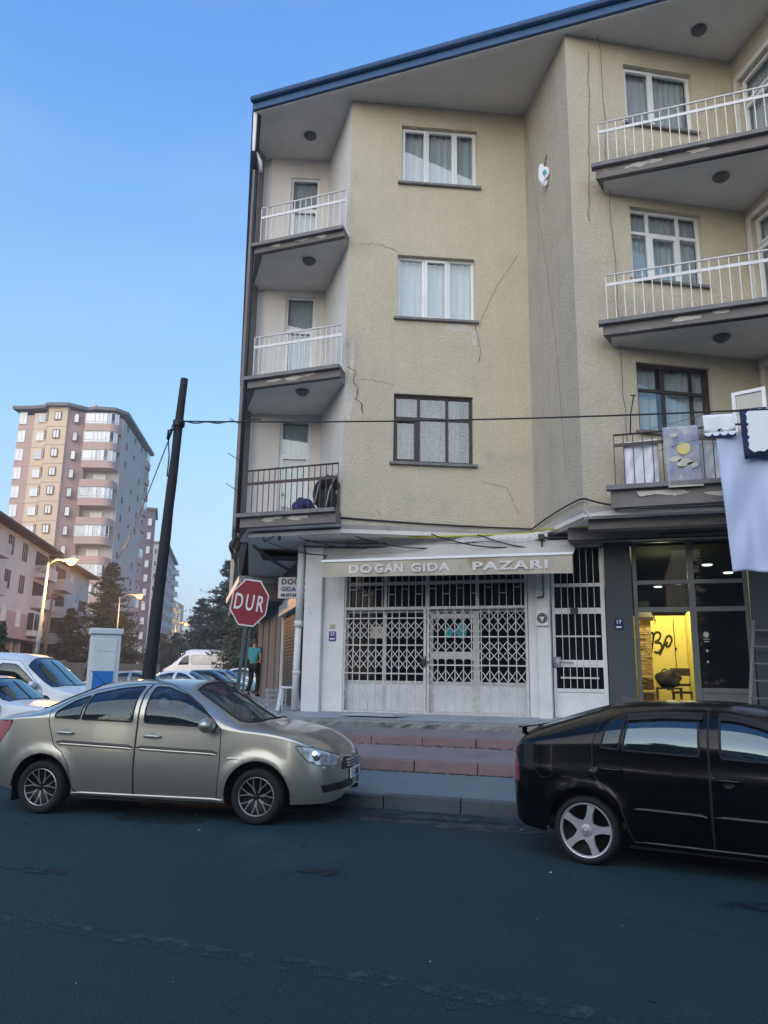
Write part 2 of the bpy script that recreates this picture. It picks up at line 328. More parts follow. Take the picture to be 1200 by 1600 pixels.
# faint worn line across the road
p = MB(); a = (-5.2, 4.57); b = (1.6, 4.2)
for i in range(24):
    t0, t1 = i/24, (i+1)/24; P = lambda t: (a[0]+(b[0]-a[0])*t, a[1]+(b[1]-a[1])*t)
    q0, q1 = P(t0), P(t1); w0 = .09+.02*sin(i*1.7); w1 = .09+.02*sin((i+1)*1.7)
    p.add([(q0[0], q0[1]-w0, .004), (q1[0], q1[1]-w1, .004), (q1[0], q1[1]+w1, .004), (q0[0], q0[1]+w0, .004)], [(0, 1, 2, 3)])
tag(obj('road_marking', p, M['paint']), 'faint worn pale line painted across the dark road', 'road marking')
# darker patch of road by the kerb
p = MB(); rr = random.Random(3); pts = []
for i in range(30):
    t = i/29; pts.append((-4.6+t*6.6, 8.75-.25*t+.12*sin(i*.9)+rr.uniform(-.09, .09)))
p.add([(x, y, .004) for x, y in pts]+[(x, 9.58, .004) for x, y in pts], [(i, i+1, 31+i, 30+i) for i in range(29)])
struct('road_gutter', p, M['patchroad'])

# ------------------------------------------------------------------ stepped pavement
KX0 = -9.6; XR = 14.5
def slope(v0, z0, v1, z1): return lambda x, y: z0+(z1-z0)*(y-v0)/(v1-v0)
pv = MB()
# lower pavement, reaching left of the steps with a rounded corner
corner = [(-7.9+.0, 9.74), (-8.7, 9.85), (-9.3, 10.2), (-9.6, 10.7)]
pv.prism([(XR, 9.76), (XR, 11.3), (-5.9, 11.3), (-5.9, 9.76)][::-1][::-1], -.3, slope(9.76, .15, 11.3, .27))
struct('pavement', pv, M['pave'])
pc = MB(); pc.prism([(-5.9, 9.76), (-5.9, 11.3), (-12.6, 17.5), (-14.2, 17.5), (-9.75, 10.7), (-9.4, 10.3), (-8.7, 10.0), (-7.9, 9.82)], -.3, lambda x, y: .15+max(0, y-9.76)*.055)
struct('corner_pavement', pc, M['pave'])
p = MB(); p.prism([(-5.9, 11.3), (XR, 11.3), (XR, 12.1), (-5.9, 12.1)], -.2, slope(11.3, .41, 12.1, .57)); 
struct('lower_step', p, M['pave2'])
p = MB(); p.prism([(-5.75, 12.1), (XR, 12.1), (XR, 12.7), (-5.75, 12.7)], -.2, slope(12.1, .68, 12.7, .79))
struct('upper_step', p, M['pave2'])
p = MB(); p.prism([(-5.45, 12.7), (XR, 12.7), (XR, 14.4), (-6.2, 14.4), (-6.2, 13.4)], -.2, lambda x, y: .88+.09*(y-12.7)/1.1)
plat = struct('shop_platform', p, M['platform'])
# rough ramp at the left end of the steps
rr = random.Random(5); nu, nv = 16, 18; vs = []
for j in range(nv+1):
    for i in range(nu+1):
        t = j/nv; y = 10.9+t*3.3; x0 = -7.6-t*1.1; x = x0+(-5.3-x0)*i/nu
        z = .2+.76*sm(0, 1, t*1.02)+rr.uniform(-.012, .012)
        vs.append((x, y, z))
p = MB(); p.add(vs, [(j*(nu+1)+i, j*(nu+1)+i+1, (j+1)*(nu+1)+i+1, (j+1)*(nu+1)+i) for j in range(nv) for i in range(nu)])
struct('broken_ramp', p, M['platform'])
# side street pavement along the building side
def side(t, off):   # t metres back along the side wall from the corner, off metres out to the left
    d = Vector((cw(-.242, .970)[0], cw(-.242, .970)[1])); n = Vector((-d.y, d.x)); q = Vector((-6.02, 13.95))+d*t+n*off; return (q.x, q.y)
p = MB(); p.prism([side(-.2, 0), side(30, 0), side(30, 1.9), side(5, 1.5), side(-.2, 1.5)], -.2, lambda x, y: .95)
struct('side_pavement', p, M['platform'])

def stone_row(parent, name, m, x0, x1, y0, y1, z0, z1, n, seed, gap=.012, tilt=.006, chip=0):
    rr = random.Random(seed); L = (x1-x0)/n
    base = MB(); w = L-gap
    base.box(-w/2, w/2, 0, y1-y0, 0, z1-z0); me = base.mesh(name, m)
    L0 = loc_of(parent)
    for i in range(n):
        o = link(name, me, parent, (x0+L*(i+.5)-L0.x, y0+rr.uniform(-.008, .008)-L0.y, z0+rr.uniform(-.006, .006)-L0.z))
        o.rotation_euler = (rr.uniform(-.02, .02), rr.uniform(-tilt, tilt), rr.uniform(-.008, .008))
        o.scale = (1+rr.uniform(-.01, .004), 1, 1+rr.uniform(-.04, .04))
        b = o.modifiers.new('bevel', 'BEVEL'); b.width = .012; b.segments = 2
ks = tag(link('street_kerb', MB().box(-8, XR, 9.65, 9.77, -.3, .10).mesh('street_kerb', M['kerb'])), kind='structure')
stone_row(ks, 'kerb_stone', M['kerb'], -7.95, XR, 9.6, 9.76, -.2, .155, 23, 1)
k1 = tag(link('pink_kerb_lower', MB().box(-5.9, XR, 11.30, 11.36, -.2, .38).mesh('pk', M['pink'])), kind='structure')
stone_row(k1, 'kerb_stone', M['pink'], -5.9, XR, 11.2, 11.42, .15, .425, 22, 2)
k2 = tag(link('pink_kerb_upper', MB().box(-5.75, XR, 12.10, 12.16, -.2, .64).mesh('pk', M['pink'])), kind='structure')
stone_row(k2, 'kerb_stone', M['pink'], -5.75, XR, 12.02, 12.22, .45, .69, 24, 3)
p = MB(); rr = random.Random(9); xs_ = [-5.45+i*.12 for i in range(167)]; vs = []
for x in xs_:
    for z in (.70, .78, .85, .885):
        vs.append((x, 12.62+rr.uniform(-.03, .02)+(.04 if z > .88 else 0), z+rr.uniform(-.008, .008)))
    vs.append((x, 12.80, .893))
p.add(vs, [(i*5+j, (i+1)*5+j, (i+1)*5+j+1, i*5+j+1) for i in range(len(xs_)-1) for j in range(4)])
struct('platform_edge', p, M['ledge'])
# moss, grass tufts and litter
def tufts(name, spots, m, label, seed, r=.02):
    rr = random.Random(seed); p = MB()
    for x, y, z in spots:
        for k in range(5):
            a = rr.uniform(0, 2*pi); l = rr.uniform(.5, 1.5)*r; d = Vector((cos(a), sin(a), rr.uniform(.2, 1))).normalized()*l; w = Vector((-sin(a), cos(a), 0))*l*.35
            o = Vector((x+rr.uniform(-r, r), y+rr.uniform(-r, r)*.6, z)); p.add([o-w, o+w, o+d], [(0, 1, 2)])
    return tag(obj(name, p, m), kind='stuff')
rr = random.Random(12)
sp = [(-5.8+rr.random()**1.7*6.5, 11.17+rr.uniform(-.03, .03), .262) for _ in range(500)]+[(-5.7+rr.random()*8, 12.0+rr.uniform(-.03, .02), .56) for _ in range(220)]
tufts('moss', sp, M['moss'], 'moss', 4, .022)
p = MB()
for k in range(60):
    x = rr.uniform(-8, 2.5); y = rr.choice([rr.uniform(2.5, 9.4)]*3+[rr.uniform(9.8, 11.1)]); z = (.006 if y < 9.5 else slope(9.76, .15, 11.3, .27)(0, y)+.004)
    s_ = rr.uniform(.003, .011)*(1.4 if y > 7 else .5); a = rr.uniform(0, pi)
    p.add([(x+s_*cos(a+t)*(1 if i % 2 else 1.8), y+s_*sin(a+t)*(1 if i % 2 else 1.8), z+rr.uniform(0, .006)) for i, t in enumerate((0, 1.57, 3.14, 4.71))], [(0, 1, 2, 3)])
tag(obj('litter', p, M['litter']), kind='stuff')
p = MB()
for k, (cx, cy, rx, ry) in enumerate(((-2.3, 9.05, .55, .10), (-1.6, 9.15, .40, .07), (-3.0, 9.0, .3, .09), (-.9, 8.75, .3, .06), (-5.2, 7.9, .6, .25), (-2.6, 6.4, .25, .12), (1.0, 6.6, .5, .15), (-4.8, 5.6, .35, .10))):
    p.add([(cx+rx*cos(t)*rr.uniform(.75, 1.15), cy+ry*sin(t)*rr.uniform(.75, 1.15), .0085+.0003*k) for t in [i*pi/10 for i in range(20)]], [tuple(range(20))])
tag(obj('oil_stain', p, M['stain']), kind='stuff')
p = MB()
for pts in ([(-8, 6.9), (-6, 6.6), (-4.4, 6.75), (-2.8, 6.2), (-1.2, 6.3), (.6, 5.8), (2.4, 5.9)], [(-2.8, 6.2), (-3.1, 5.2), (-2.8, 4.3), (-3.2, 3.2)], [(.6, 5.8), (.9, 4.9), (.6, 4.0)]):
    out = []
    for i in range(len(pts)-1):
        for k in range(12): t = k/12; out.append((pts[i][0]+(pts[i+1][0]-pts[i][0])*t+rr.uniform(-.03, .03), pts[i][1]+(pts[i+1][1]-pts[i][1])*t+rr.uniform(-.03, .03)))
    for i in range(len(out)-1):
        (xa, ya), (xb, yb) = out[i], out[i+1]; w = rr.uniform(.0006, .0025); p.add([(xa, ya-w, .0062), (xb, yb-w, .0062), (xb, yb+w, .0062), (xa, ya+w, .0062)], [(0, 1, 2, 3)])
tag(obj('road_crack', p, M['blackpaint']), kind='stuff')
p = MB()
for k in range(90):
    x = rr.uniform(-8, 2.5); y = rr.uniform(2.3, 9.3); s_ = rr.uniform(.006, .03)*(1 if y > 6 else .6); a = rr.uniform(0, pi)
    p.add([(x+s_*cos(t)*1.6, y+s_*sin(t)*.6, .007) for t in (0, 1, 2.2, 3.3, 4.4, 5.4)], [(0, 1, 2, 3, 4, 5)])
tag(obj('dead_leaves', p, M['blackpaint']), kind='stuff')

# ------------------------------------------------------------------ corner apartment building
B0 = Vector((-2.5, 14.2, .95))
bld = thing('apartment_building', 'beige four storey corner block with zigzag balconies above shuttered shopfronts', 'building', B0)
Z0, ZT = 4.3, 13.2
A0, A1, C1, D1 = (-4.98, 12.80), (-1.67, 14.23), (2.28, 13.93), (3.25, 12.12)
C0 = (-.67, 12.36); L0_, L1_ = (-7.35, 13.95), (-6.13, 14.42)
def eave(x): return 12.58-.045*(x+6.95)
SD = Vector((-.49, .872))      # direction of the hidden left side of the upper floors
def wall(name, p0, p1, z0, z1, holes, m, th=.22):
    "wall panel seen from the side where p0 is left; holes are (s0, s1, z0, z1)"
    L = hypot(p1[0]-p0[0], p1[1]-p0[1]); xs = sorted({0, L}|{h[0] for h in holes}|{h[1] for h in holes}); zs = sorted({z0, z1}|{h[2] for h in holes}|{h[3] for h in holes})
    solid = lambda i, j: 0 <= i < len(xs)-1 and 0 <= j < len(zs)-1 and not any(h[0] < (xs[i]+xs[i+1])/2 < h[1] and h[2] < (zs[j]+zs[j+1])/2 < h[3] for h in holes)
    mb = MB(); a = atan2(p1[1]-p0[1], p1[0]-p0[0]); mb.T = Matrix.Translation((p0[0], p0[1], 0)) @ Matrix.Rotation(a, 4, 'Z')
    for i in range(len(xs)-1):
        for j in range(len(zs)-1):
            if not solid(i, j): continue
            x0, x1, q0, q1 = xs[i], xs[i+1], zs[j], zs[j+1]
            mb.add([(x0, 0, q0), (x1, 0, q0), (x1, 0, q1), (x0, 0, q1)], [(0, 1, 2, 3)]); mb.add([(x0, th, q0), (x1, th, q0), (x1, th, q1), (x0, th, q1)], [(3, 2, 1, 0)])
            if not solid(i-1, j): mb.add([(x0, 0, q0), (x0, th, q0), (x0, th, q1), (x0, 0, q1)], [(3, 2, 1, 0)])
            if not solid(i+1, j): mb.add([(x1, 0, q0), (x1, th, q0), (x1, th, q1), (x1, 0, q1)], [(0, 1, 2, 3)])
            if not solid(i, j-1): mb.add([(x0, 0, q0), (x1, 0, q0), (x1, th, q0), (x0, th, q0)], [(3, 2, 1, 0)])
            if not solid(i, j+1): mb.add([(x0, 0, q1), (x1, 0, q1), (x1, th, q1), (x0, th, q1)], [(0, 1, 2, 3)])
    return wobj(name, mb, m, bld)
def bars_mesh(mb, w, h, cols, rows, y, t, fw, mw):
    "window frame: outer border and mullions between the column and row fractions"
    mb.box(0, fw, y, y+t, 0, h); mb.box(w-fw, w, y, y+t, 0, h); mb.box(fw, w-fw, y, y+t, 0, fw); mb.box(fw, w-fw, y, y+t, h-fw, h)
    for c in cols: mb.box(c*w-mw/2, c*w+mw/2, y+.003, y+t-.003, fw-.002, h-fw+.002)
    for r in rows: mb.box(fw-.002, w-fw+.002, y+.006, y+t-.006, r*h-mw/2, r*h+mw/2)
def curtain_mesh(w, h, x0, x1, amp=.03, waves=12, seed=0, y=0, z0=0, z1=None):
    rr = random.Random(seed); n = int(waves*6*(x1-x0)/w)+2; vs = []; ph = rr.random()*6; z1 = z1 or h
    for j in range(5):
        z = z0+(z1-z0)*j/4
        for i in range(n+1):
            x = x0+(x1-x0)*i/n; a = amp*(1-.3*j/4)
            vs.append((x, y+a*sin(x/w*waves*2*pi+ph+sin(x*7)*.8)+.4*a*sin(x/w*waves*4.3*pi+j*.2), z))
    mb = MB(); mb.add(vs, [(j*(n+1)+i, j*(n+1)+i+1, (j+1)*(n+1)+i+1, (j+1)*(n+1)+i) for j in range(4) for i in range(n)]); return mb
def window(parent, p0, p1, s0, s1, z0, z1, cols, rows, fm, sashes=(), depth=.10, curt=('curtain', [(0, 1)]), name='window', sill=True, seed=1, glass='glass', label=None, room=.8, cover=1):
    a = atan2(p1[1]-p0[1], p1[0]-p0[0]); L = loc_of(parent); w, h = s1-s0, z1-z0
    ox, oy = p0[0]+s0*cos(a), p0[1]+s0*sin(a)
    f = MB(); bars_mesh(f, w, h, cols, rows, depth, .06, .055, .055)
    xs = [0]+[c*w for c in cols]+[w]; zs = [0]+[r*h for r in rows]+[h]
    for i, j in sashes:    # opening sashes stand a little proud
        x0, x1, q0, q1 = xs[i]+.03, xs[i+1]-.03, zs[j]+.03, zs[j+1]-.03
        for b in ((x0, x0+.05, q0, q1), (x1-.05, x1, q0, q1), (x0+.05, x1-.05, q0, q0+.05), (x0+.05, x1-.05, q1-.05, q1)): f.box(b[0], b[1], depth-.02, depth+.04, b[2], b[3])
    o = obj(name, f, M[fm], parent, loc=(ox-L.x, oy-L.y, z0-L.z), rz=a)
    if label: o['label'] = label
    for i in range(len(xs)-1):
        for j in range(len(zs)-1):
            mb = MB(); mb.box(xs[i]+.02, xs[i+1]-.02, depth+.026, depth+.032, zs[j]+.02, zs[j+1]-.02); obj('pane', mb, M[glass], o)
    if sill:
        mb = MB(); mb.box(-.07, w+.07, -.07, depth+.02, -.055, -.004); obj('sill', mb, M['cap'], o, bevel=.006)
    for c0, c1 in curt[1]:
        obj('curtain', curtain_mesh(w, h, c0*w+.02, c1*w-.02, .022, 11, seed, depth+.14, .02, h-.03), M[curt[0]], o, True)
    if room:
        mb = MB(); y0, y1 = depth+.08, room
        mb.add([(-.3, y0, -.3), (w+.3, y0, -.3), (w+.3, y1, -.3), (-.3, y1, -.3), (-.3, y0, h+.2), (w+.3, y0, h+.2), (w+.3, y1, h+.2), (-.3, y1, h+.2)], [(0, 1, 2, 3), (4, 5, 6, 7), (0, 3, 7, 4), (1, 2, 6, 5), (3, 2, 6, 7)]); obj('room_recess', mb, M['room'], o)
    return o
# windows and holes on the main face
wa = [(1.03, 2.60, 11.40, 12.72), (.98, 2.52, 8.44, 9.78), (.94, 2.46, 5.52, 6.87)]
wall('wall', A0, A1, Z0, ZT, wa, M['stucco'])
window(bld, A0, A1, *wa[0], (.35, .69), (), 'upvc', [(0, 0), (2, 0)], seed=2, label='uppermost street window with three white framed lights')
window(bld, A0, A1, *wa[1], (.34, .67), (), 'upvc', [(1, 0)], seed=3, label='middle street window with drawn white curtains')
window(bld, A0, A1, *wa[2], (.32, .68), (.66,), 'brownframe', [(0, 0)], depth=.08, curt=('curtain2', [(0, .36), (.36, .68), (.70, .86)]), seed=4, label='lowest street window with dark brown frame and string curtains')
wc = [(1.13, 2.50, 11.52, 12.77), (1.10, 2.47, 8.42, 9.82), (1.05, 2.42, 5.65, 6.87)]
wall('wall', C0, C1, Z0, ZT, wc, M['stucco'])
window(bld, C0, C1, *wc[0], (.44,), (), 'upvc', [(0, 0)], seed=5)
window(bld, C0, C1, *wc[1], (.27, .70), (.68,), 'upvc', [(1, 0)], seed=6)
window(bld, C0, C1, *wc[2], (.38,), (.62,), 'brownframe', depth=.08, curt=('curtain', [(0, .34), (.42, .8), (.82, 1)]), seed=7)
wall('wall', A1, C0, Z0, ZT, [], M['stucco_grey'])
dd = [(.16, 1.05, z, z+2.35) for z in (10.28, 7.38, 4.55)]
wall('wall', C1, D1, Z0, ZT, dd, M['stucco'])
for k, h in enumerate(dd):
    d = window(bld, C1, D1, *h, (), (.76,), 'upvc', [(0, 0), (0, 1)], name='balcony_door', sill=False, seed=20+k)
    mb = MB(); 
    for b in ((-.10, 0, 0, 2.45), (.89, .99, 0, 2.45), (0, .89, 2.35, 2.45)): mb.box(b[0], b[1], -.015, .01, b[2], b[3])
    obj('door_surround', mb, M['white'], d)
# left balcony recess
ld = [(.45, 1.10, z0, z0+2.62) for z0 in (10.10, 7.15, 4.30)]
wall('wall', L0_, L1_, Z0, ZT, ld, M['plaster'])
for k, h in enumerate(ld):
    d = window(bld, L0_, L1_, *h, (), (.70,), 'upvc', [(0, 0)], depth=.05, name='balcony_door', sill=False, seed=30+k)
    mb = MB(); mb.box(.10, .55, .045, .075, .09, .62); obj('door_panel', mb, M['upvc'], d, bevel=.01)
    mb = MB(); mb.tube([(.085, .03, 1.0), (.085, -.01, 1.0), (.16, -.01, 1.0)], .012); obj('door_handle', mb, M['metalgrey'], d)
wall('wall', L1_, A0, Z0, ZT, [], M['plaster'])
S0 = Vector(L0_); S1 = S0+SD*.0
endp = Vector((-7.78, 14.05)); 
mb = MB(); mb.prism([tuple(endp), tuple(Vector(L0_)+Vector((0, 0))), (L0_[0], L0_[1]+.3), tuple(endp+SD*.3)], Z0, ZT); wobj('wall', mb, M['plaster'], bld)
far = endp+SD*12
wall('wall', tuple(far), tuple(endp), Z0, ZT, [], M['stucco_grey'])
wall('wall', D1, (8.5, 12.3), Z0, ZT, [], M['stucco'])
wall('wall', (8.5, 12.3), (12, 22), Z0, ZT, [], M['stucco'])
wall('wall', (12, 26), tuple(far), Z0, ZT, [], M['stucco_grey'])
# roof overhang ceiling, fascia, hip roof
EL = Vector((-6.95, 12.58)); ER = Vector((10.5, eave(10.5))); EB = EL+SD*16
mb = MB(); mb.prism([tuple(EL), tuple(ER), (12.6, 24), tuple(EB)], ZT, ZT+.05); wobj('roof_ceiling', mb, M['ceiling'], bld)
mb = MB(); mb.bar((EL.x-.06, EL.y-.05, ZT+.03), (ER.x, ER.y-.05, ZT+.03), .10, .14); wobj('eave_trim', mb, M['white'], bld)
mb = MB(); mb.bar((EL.x-.12, EL.y-.13, ZT+.13), (ER.x, ER.y-.13, ZT+.13), .07, .30); mb.bar((EL.x-.12, EL.y-.1, ZT+.13), (EB.x-.12, EB.y, ZT+.13), .07, .30)
mb.tube([(EL.x-.14, EL.y-.20, ZT+.20), (ER.x, ER.y-.20, ZT+.20)], .07, 8); wobj('fascia', mb, M['roofblue'], bld, bevel=.01)
c = Vector((1.5, 18.5, ZT+1.5)); mb = MB(); P4 = [(EL.x-.12, EL.y-.1, ZT+.28), (ER.x, ER.y-.1, ZT+.28), (12.6, 24, ZT+.28), (EB.x-.12, EB.y, ZT+.28), tuple(c)]
mb.add(P4, [(0, 1, 4), (1, 2, 4), (2, 3, 4), (3, 0, 4)]); wobj('roof', mb, M['tile'], bld)
# downpipe and eave corner
mb = MB(); pts = [(EL.x-.10, EL.y-.06, ZT+.1), (EL.x-.10, EL.y-.04, 12.3), (EL.x-.02, EL.y+.10, 12.1), (EL.x-.02, EL.y+.12, 11.9)]
mb.tube(pts, .05, 8); wobj('downpipe', mb, M['upvc'], bld, True)
mb = MB(); q = EL+SD*.55; mb.bar((EL.x-.09, EL.y-.02, ZT), (EL.x-.09, EL.y-.02, 11.9), .10, .10); mb.tube([(EL.x-.06, EL.y+.05, 12.0), (EL.x-.04, EL.y+.05, 4.2)], .04, 8); wobj('downpipe', mb, M['cable'], bld, True)
mb = MB(); mb.box(L0_[0]-.30, L0_[0]-.14, L0_[1]-.35, L0_[1]-.1, Z0, ZT-.01); wobj('corner_post', mb, M['slab'], bld)
# balconies
def balcony(poly, zt, th, front, posts, railm, n, back_rail=None, lab=None, lampz=None, peel=0, midf=.80, slabm='slab'):
    L = B0; mb = MB(); mb.prism(poly, zt-th, zt-.05)
    o = wobj('balcony', mb, M[slabm], bld)
    if lab: o['label'] = lab
    a, b = Vector(front[0]), Vector(front[1]); d = (b-a).normalized(); nrm = Vector((d.y, -d.x))
    mb = MB(); cpoly = [tuple(Vector(p)) for p in poly]; 
    mb.prism(poly, zt-.05, zt); mb.bar((*(a+nrm*.02-d*.06), zt-.02), (*(b+nrm*.02), zt-.02), .14, .07); wobj('slab_cap', mb, M['cap'], o)
    mb = MB(); mb.prism([tuple(a+d*.12-nrm*.10), tuple(b-d*.02-nrm*.10)]+[tuple(Vector(p)) for p in poly[2:]], zt-th-.015, zt-th-.002); wobj('balcony_ceiling', mb, M['ceiling'], o)
    ra, rb = a-nrm*.05+d*.08, b-nrm*.05
    H = .86
    mb = MB(); mb.tube([(*ra, zt+H), (*rb, zt+H)], .018, 8); wobj('handrail', mb, M[railm], o, True)
    mb = MB(); zm = zt+H*midf; mb.bar((*ra, zm), (*rb, zm), .02, .055); wobj('middle_rail', mb, M[railm], o)
    bm_ = MB(); bm_.box(-.007, .007, -.007, .007, 0, H); me = bm_.mesh('baluster', M[railm])
    for i in range(n):
        q = ra+(rb-ra)*(i/(n-1)); link('baluster', me, o, (q.x-B0.x, q.y-B0.y, zt-B0.z))
    if peel:
        rr = random.Random(peel)
        for k in range(3):
            t = rr.uniform(.1, .75); cc = a+(b-a)*t; w = rr.uniform(.12, .3); mb = MB(); zc = zt-th*rr.uniform(.35, .6)
            P = [(w*cos(u)*rr.uniform(.6, 1), .035*sin(u)*rr.uniform(.5, 1.6)) for u in [i*pi/6 for i in range(12)]]
            mb.add([(*(cc+d*x+nrm*.004), zc+z) for x, z in P], [tuple(range(12))]); wobj('peeled_paint', mb, M['patch'], o)
    return o
rpoly = lambda sh: [(-.24, 12.27+sh), (3.6, 12.10+sh), D1, C1, (C0[0]+.55, C0[1]+.30)]
lpoly = [(-6.92, 12.58), (-4.96, 12.49), (-4.98, 12.80), L1_, L0_, (-7.72, 14.0)]
balcony(rpoly(-.05), 10.26, .24, [(-.24, 12.22), (3.6, 12.05)], 0, 'railwhite', 27, peel=1, lab='uppermost right balcony with white railings')
balcony(rpoly(-.05), 7.35, .22, [(-.24, 12.22), (3.6, 12.05)], 0, 'railwhite', 27, peel=2, lab='middle right balcony with white railings')
balcony(rpoly(-.05), 4.56, .33, [(-.24, 12.22), (3.6, 12.05)], 0, 'raildark', 27, peel=3, lab='lowest right balcony with brown railings')
balcony(lpoly, 10.10, .17, [(-6.92, 12.58), (-4.96, 12.49)], 0, 'railwhite', 16, lab='uppermost left balcony with white railings', midf=.74, peel=4)
balcony(lpoly, 7.24, .20, [(-6.92, 12.58), (-4.96, 12.49)], 0, 'railwhite', 18, lab='middle left balcony with white railings', midf=.76, peel=5)
balcony(lpoly, 4.52, .24, [(-6.92, 12.58), (-4.96, 12.49)], 0, 'raildark', 17, lab='lowest left balcony with brown railings', midf=.70, peel=6)
# peeled plaster frieze under lowest right balcony
mb = MB(); rr = random.Random(3)
P = [(.15+.045*i, 4.44-.045*abs(sin(i*.9))-rr.uniform(0, .05)) for i in range(14)]
mb.add([(x, 12.18-.006, 4.46) for x, z in P]+[(x, 12.18-.006, z) for x, z in P], [(i, i+1, 15+i, 14+i) for i in range(13)]); wobj('peeled_paint', mb, M['patch'], bld)
# ceiling lamps
lm = MB(); lm.lathe([(.13, 0), (.135, -.03), (.11, -.035), (.10, -.07), (.06, -.10), (0, -.11)], 20); lme = lm.mesh('ceiling_lamp', M['lamp'], True)
for x, y, z in [(-6.22, 13.5, 13.195), (-5.95, 13.1, 9.91), (-5.92, 12.95, 7.02), (1.67, 12.95, 13.195), (1.79, 12.72, 10.0), (1.6, 12.75, 7.11)]:
    link('ceiling_lamp', lme, bld, (x-B0.x, y-B0.y, z-B0.z))
# ceiling over the pavement, lower lip of the facade
SP = 13.8
mb = MB(); mb.prism([(-6.9, 12.9), (-4.98, 12.84), (-1.67, 14.27), (-.67, 12.42), (-.3, 12.4), (14, 12.25), (14, 15.2), (-6.2, 15.2), (-10.6, 22.6), (-11.6, 21.9)], 4.15, 4.22)
wobj('overhang_ceiling', mb, M['ceiling'], bld)
def lip(p0, p1, zb, zt, out, m='stucco'):
    a, b = Vector(p0), Vector(p1); d = (b-a).normalized(); n = Vector((d.y, -d.x)); mb = MB()
    mb.add([(*(a+n*.012), zt), (*(b+n*.012), zt), (*(b-n*out), zb), (*(a-n*out), zb), (*(a-n*(out+.1)), zt), (*(b-n*(out+.1)), zt)], [(0, 3, 2, 1), (3, 4, 5, 2), (0, 1, 5, 4), (0, 4, 3), (1, 2, 5)]); return wobj('facade_lip', mb, M[m], bld)
lip(A0, A1, 4.12, 4.295, .16, 'plaster'); lip(A1, C0, 4.12, 4.295, .12, 'plaster'); lip(C0, (C0[0]+1.0, C0[1]+.03), 4.12, 4.295, .1, 'plaster')
mb = MB(); mb.box(-.62, 14, 12.62, 12.9, 3.98, 4.14); mb.box(-1.0, 14, 13.3, 13.62, 3.92, 4.14); wobj('ceiling_beam', mb, M['slab'], bld)
# side ceiling band
# ---- ground floor
GF = .90
mb = MB(); mb.box(-5.98, -5.62, 13.55, 13.95, GF, 4.16); wobj('pillar', mb, M['whitewall'], bld, bevel=.01)
mb = MB(); mb.box(-5.618, -5.20, 13.66, 13.95, GF, 4.16); wobj('pillar', mb, M['whitewall'], bld, bevel=.01)
mb = MB(); mb.box(-1.76, -1.60, 13.70, 13.98, GF, 4.16); mb.box(-1.598, -1.37, 13.60, 13.98, GF, 4.16); wobj('pillar', mb, M['whitewall'], bld, bevel=.012)
mb = MB(); mb.box(-5.2, -1.76, 13.74, 13.98, 3.78, 4.16); mb.box(-5.15, -1.8, 13.85, 13.95, 3.5, 3.78); wobj('lintel', mb, M['whitewall'], bld)
mb = MB(); mb.box(-.44, .0, 13.72, 14.0, GF, 4.16); wobj('wall', mb, M['darkwall'], bld)
mb = MB(); mb.box(1.84, 14, 13.74, 14.0, GF, 4.16); wobj('wall', mb, M['darkwall'], bld)
mb = MB(); mb.box(-.004, 1.844, 13.75, 14.0, 3.98, 4.16); wobj('lintel', mb, M['darkwall'], bld)
# shop interior shell
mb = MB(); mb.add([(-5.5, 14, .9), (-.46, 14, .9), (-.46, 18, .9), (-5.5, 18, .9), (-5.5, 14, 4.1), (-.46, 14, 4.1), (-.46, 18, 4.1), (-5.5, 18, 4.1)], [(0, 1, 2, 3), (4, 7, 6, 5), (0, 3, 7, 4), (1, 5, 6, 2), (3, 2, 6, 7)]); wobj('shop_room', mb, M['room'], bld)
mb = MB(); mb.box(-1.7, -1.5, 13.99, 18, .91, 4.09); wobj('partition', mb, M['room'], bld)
# shop front glazing: four bays, kick panels, transom
F = MB(); V0, V1 = 13.80, 13.86
for x in (-5.18, -4.43, -3.62, -2.68, -1.80): F.box(x-.03, x+.03, V0, V1, .95, 3.79)
F.box(-3.56, -3.50, V0-.01, V1+.005, .95, 2.78); F.box(-2.76, -2.70, V0-.01, V1+.005, .95, 2.78)
for z in (.98, 1.50, 2.80, 3.32): F.box(-5.15, -1.83, V0+.004, V1-.004, z-.03, z+.03)
F.box(-3.5, -2.76, V0-.006, V1, 1.93, 2.06); F.box(-3.5, -2.76, V0-.006, V1, 2.66, 2.74)
shopf = wobj('shopfront', F, M['grillepaint'], bld)
for i, (x0, x1) in enumerate(((-5.15, -4.46), (-4.40, -3.65), (-3.59, -2.71), (-2.65, -1.83))):
    mb = MB(); mb.box(x0, x1, V0+.012, V1-.02, 1.01, 1.47); wobj('kick_panel', mb, M['kick'], shopf)
    for z0, z1 in ((1.53, 2.77), (2.83, 3.29), (3.35, 3.75)):
        mb = MB(); mb.box(x0, x1, V0+.03, V0+.036, z0, z1); wobj('pane', mb, M['glass_dark'], shopf)
